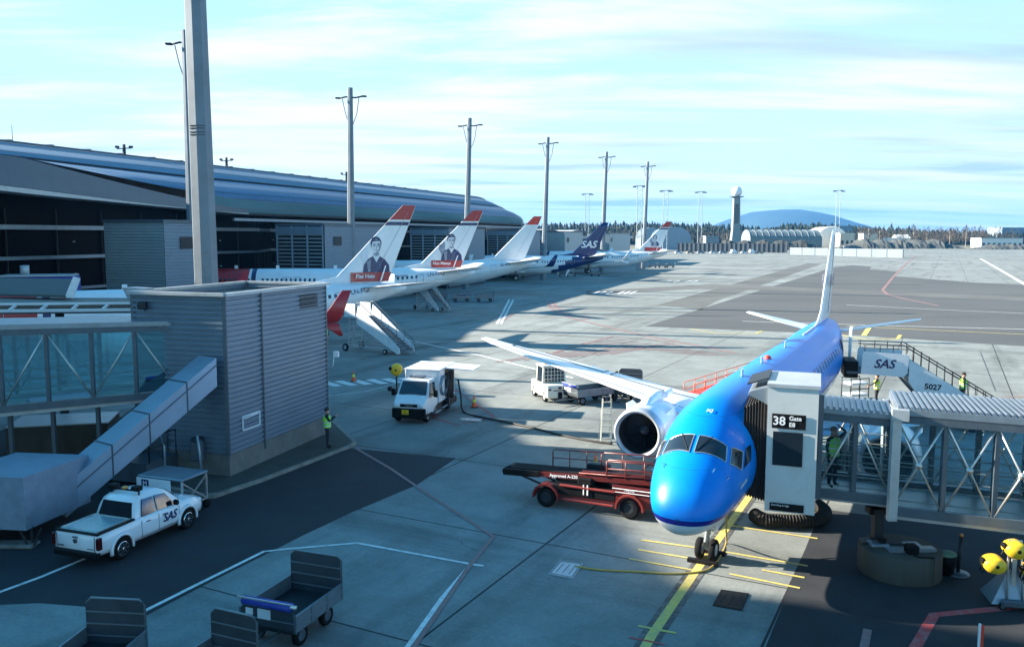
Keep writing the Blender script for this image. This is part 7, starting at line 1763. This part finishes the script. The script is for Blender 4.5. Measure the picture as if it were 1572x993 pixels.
st1 = stairs('white towable passenger stair at the rear door of the nearest portrait-tail airliner', (p.x,p.y+.6,0), R_(-33), 2.85, 4.4, 1.7)
dup(st1, G(646,474), R_(-52), 'white towable passenger stair at the rear door of the second airliner', 'passenger stairs on wheels', .95)
dup(st1, G(876,424), R_(-112), 'pale passenger stair at the rear door of the SAS airliner', 'passenger stairs on wheels', 1.2)
dup(st1, G(983,413), R_(-100), 'grey passenger stair at the rear door of the farthest airliner', 'passenger stairs on wheels', 1.05)
# SAS stair truck at the rear of the blue airliner
AX = Vector((ux,uy,0)); PX = Vector((uy,-ux,0))     # aft, port
door = NOSE+AX*25.0+PX*1.45
s5 = T('passenger_stair', 'white passenger stair with SAS on its platform side and number 5027 on the flight', 'passenger stair', (door.x+PX.x*.9, door.y+PX.y*.9, 0), math.atan2(PX.y, PX.x)+R_(12))
H5 = 2.75; wd = 1.7; L5 = 4.0
mb = MB(); mb.bb(-.9,2.55,-wd/2-.05,wd/2+.05,H5-.12,H5,.02); mb.build('platform', midm, s5)
ysd = -1   # camera side is -y (x to the right)
for s in (-1,1):
    mb = MB(); y = s*(wd/2+.06); mb.prism([(-.25,y,H5-.10),(1.7,y,H5-.18),(1.88,y,H5+.0),(1.92,y,H5+.92),(-.12,y,H5+1.02),(-.2,y,H5+.9)],(0,.04*s,0)); pnl = mb.build('platform_panel', white, s5)
    if s < 0: text('lettering', 'SAS', .6, navy, pnl, frame((.8,-wd/2-.112,H5+.42),(1,0,0),(0,0,1)), shear=.3, bold=.012)
    mb = MB(); y = s*(wd/2+.03); mb.prism([(1.95,y,H5+.7),(1.95,y,H5-.4),(2.8,y,H5-1.6),(2.1+L5,y,.1),(2.1+L5+.1,y,.8)],(0,.04*s,0)); pnl = mb.build('side_panel', white, s5)
    if s < 0: text('lettering', '5027', .38, black, pnl, frame((3.05,-wd/2-.075,H5-.62),(1,0,-.06),(0,0,1)), bold=.01)
mb = MB(); n = 16
for k in range(n): x = 2.0+L5*k/n; z = H5-(H5-.25)*k/n; mb.box(x,x+L5/n*1.05,-wd/2,wd/2,z-.05,z)
mb.build('tread', midm, s5)
mb = MB()
for s in (-wd/2-.03,wd/2+.03):
    for h in (1.2,1.35): mb.tube([(-.2,s,H5+h),(1.95,s,H5+h-.02),(2.3+L5,s,.1+h)],.022,6)
    for k in range(12): x = 2.1+L5*k/11; z = H5-(H5-.25)*(x-2.1)/L5; mb.tube([(x,s,z+.6),(x,s,z+1.32)],.02,5)
    for x in (-.1,.6,1.2,1.85): mb.tube([(x,s,H5+1.0),(x,s,H5+1.35)],.02,5)
mb.build('handrail', darkm, s5)
mb = MB(); mb.bb(-1.0,-.35,-wd/2,wd/2,H5-.35,H5+.5,.05); mb.build('door_bumper', black, s5)
mb = MB()
for s in (-.6,.6): mb.bar((1.6,s,H5-.2),(3.4,s,.5),.14,.1); mb.bar((2.2,s,H5-.5),(4.4,s,H5-1.3),.1)
mb.bar((-.6,-.6,.5),(4.8,-.6,.5),.16); mb.bar((-.6,.6,.5),(4.8,.6,.5),.16); mb.build('frame', midm, s5)
mb = MB(); mb.bb(4.2,5.8,-.85,.85,.35,.8,.08); mb.build('truck_cab', white, s5)
for x in (.2,4.9):
    for s in (-.85,.85): wheel(s5, (x,s,.38), .38, .25)
rz5 = s5.rotation_euler.z; d5 = Vector((math.cos(rz5), math.sin(rz5), 0))
pz = Vector(s5.location)+d5*4.6; person('worker in a hi-vis vest walking down the SAS passenger stair', (pz.x, pz.y, H5-(H5-.25)*2.6/L5-.02), rz5, 'stand', sc=.95)
# equipment cage
eq = T('equipment_cage', 'small white-topped wheeled cage behind the gate 38 bridge roof', 'cage', G(1312,612), R_(15))
mb = MB(); mb.bb(-.55,.6,-.4,.4,.85,1.0,.04); mb.bb(-.55,.6,-.4,.4,.2,.35,.04); mb.build('tray', white, eq)
mb = MB()
for x in (-.6,0,.6):
    for y in (-.42,.42): mb.tube([(x,y,.1),(x,y,1.25)],.03)
mb.tube([(-.6,-.42,1.25),(.6,-.42,1.25)],.03); mb.tube([(-.6,-.42,.65),(.6,-.42,.65)],.03); mb.tube([(-.6,.42,1.25),(.6,.42,1.25)],.03); mb.build('frame', darkm, eq)
# small utility nose at the right edge
ut = T('utility_vehicle', 'white bonnet of a service vehicle just entering at the right edge behind the bridge', 'vehicle', G(1630,610), R_(178))
mb = MB(); mb.smooth = True; mb.loft([[(x,-w2,.4),(x,-w2,z*.8),(x,-w2*.6,z),(x,w2*.6,z),(x,w2,z*.8),(x,w2,.4)] for x, w2, z in ((-2.2,.8,1.5),(-.4,.85,1.5),(.2,.85,1.05),(1.2,.8,.95),(1.55,.7,.7))]); b_ = mb.build('body', white, ut)
mb = MB(); mb.a([(.24,-.7,1.08),(.24,.7,1.08),(-.28,.6,1.46),(-.28,-.6,1.46)],[(0,1,2,3)]); mb.build('windscreen', wind, b_)
for x in (-1.6,1.0):
    for s in (-.75,.75): wheel(ut, (x,s,.32), .32, .2)
# blue truck behind the left bridges
bt_ = T('catering_truck', 'blue-bodied truck parked by the dark pier front at the far left', 'truck', VY(66,361,70)*1.0, R_(15)); bt_.location.z = 0
mb = MB(); mb.bb(-3.2,2.4,-1.2,1.2,1.6,6.0,.1); mb.build('box_body', bagblue, bt_)
mb = MB(); mb.bb(2.5,4.3,-1.1,1.1,.6,2.7,.2); mb.build('cab', white, bt_); mb = MB(); mb.bb(-3.2,4.2,-1.0,1.0,.6,1.5,.05); mb.build('chassis', darkm, bt_); mb = MB(); mb.bb(-3.1,2.3,-1.25,1.25,6.0,6.15,.03); mb.cyl((-1.5,0,6.1),(-1.5,0,6.9),.35,n=12); mb.build('roof_gear', lightm, bt_)
for x in (-2.2,3.3):
    for s in (-1,1): wheel(bt_, (x,s,.5), .5, .3)
# ---------------------------------------------------------------- parked cars by the blast fence
def car(label, loc, rz, m, grp='cars parked along the blast fence', van=False):
    r = T('parked_car', label, 'car', loc, rz, grp); h = 1.5 if not van else 2.2
    mb = MB(); mb.smooth = True; mb.loft([[(x,-.85,.35),(x,-.88,.6),(x,-.8,z),(x,.8,z),(x,.88,.6),(x,.85,.35)] for x, z in ((-2.1,.85),(-1.9,.98),(1.0,.98),(1.9,.82),(2.1,.6))]); b = mb.build('body', m, r)
    mb = MB(); mb.loft([[(x,-.78,.97),(x,-w2,z),(x,w2,z),(x,.78,.97)] for x, w2, z in ((-1.9,.7,1.0),(-1.6,.62,h-.05),(.2,.62,h),(.9 if not van else 1.3,.7,1.05))]); mb.build('cabin', wind if not van else m, b)
    mb = MB(); mb.box(-1.55,.15,-.6,.6,h-.02,h+.03); mb.build('roof', m, b)
    for x in (-1.3,1.3):
        for s in (-.78,.78): wheel(r, (x,s,.32), .32, .2)
    return r
cw_ = mat('car_white', (.75,.76,.78), .3, var=.03, coat=.5); cg_ = mat('car_silver', (.35,.37,.40), .3, .4, var=.03); ct_ = mat('car_tan', (.45,.33,.22), .4, var=.05)
for px, m, lb_, v in ((1042,cw_,'white parked car at the left end of the blast fence row',0),(1060,ct_,'tan parked car in the blast fence row left of the radar tower',0),(1076,cg_,'silver parked car in the blast fence row left of the radar tower',0),(1096,cw_,'white parked car fourth from the left along the blast fence',0),(1110,cg_,'silver parked car left of the radar tower foot',0),(1127,cw_,'white parked van directly below the radar tower',1),(1143,cw_,'white parked car just right of the radar tower',0),(1155,cw_,'white parked van right of the radar tower by the fence',1),(1166,ct_,'tan parked car at the right end of the blast fence row',0)):
    car(lb_, G(px, 389.5), R_(20 if px % 2 else 10), m, van=bool(v))
for px, lb_, m in ((1253,'white car half hidden behind the tail fin below the hangar',cw_),(1300,'dark car by the low cream building',cg_)): car(lb_, VY(px,361,620)-Vector((0,0,CH)), R_(0), m, 'cars parked by the hangars')
bpy.context.view_layer.update()
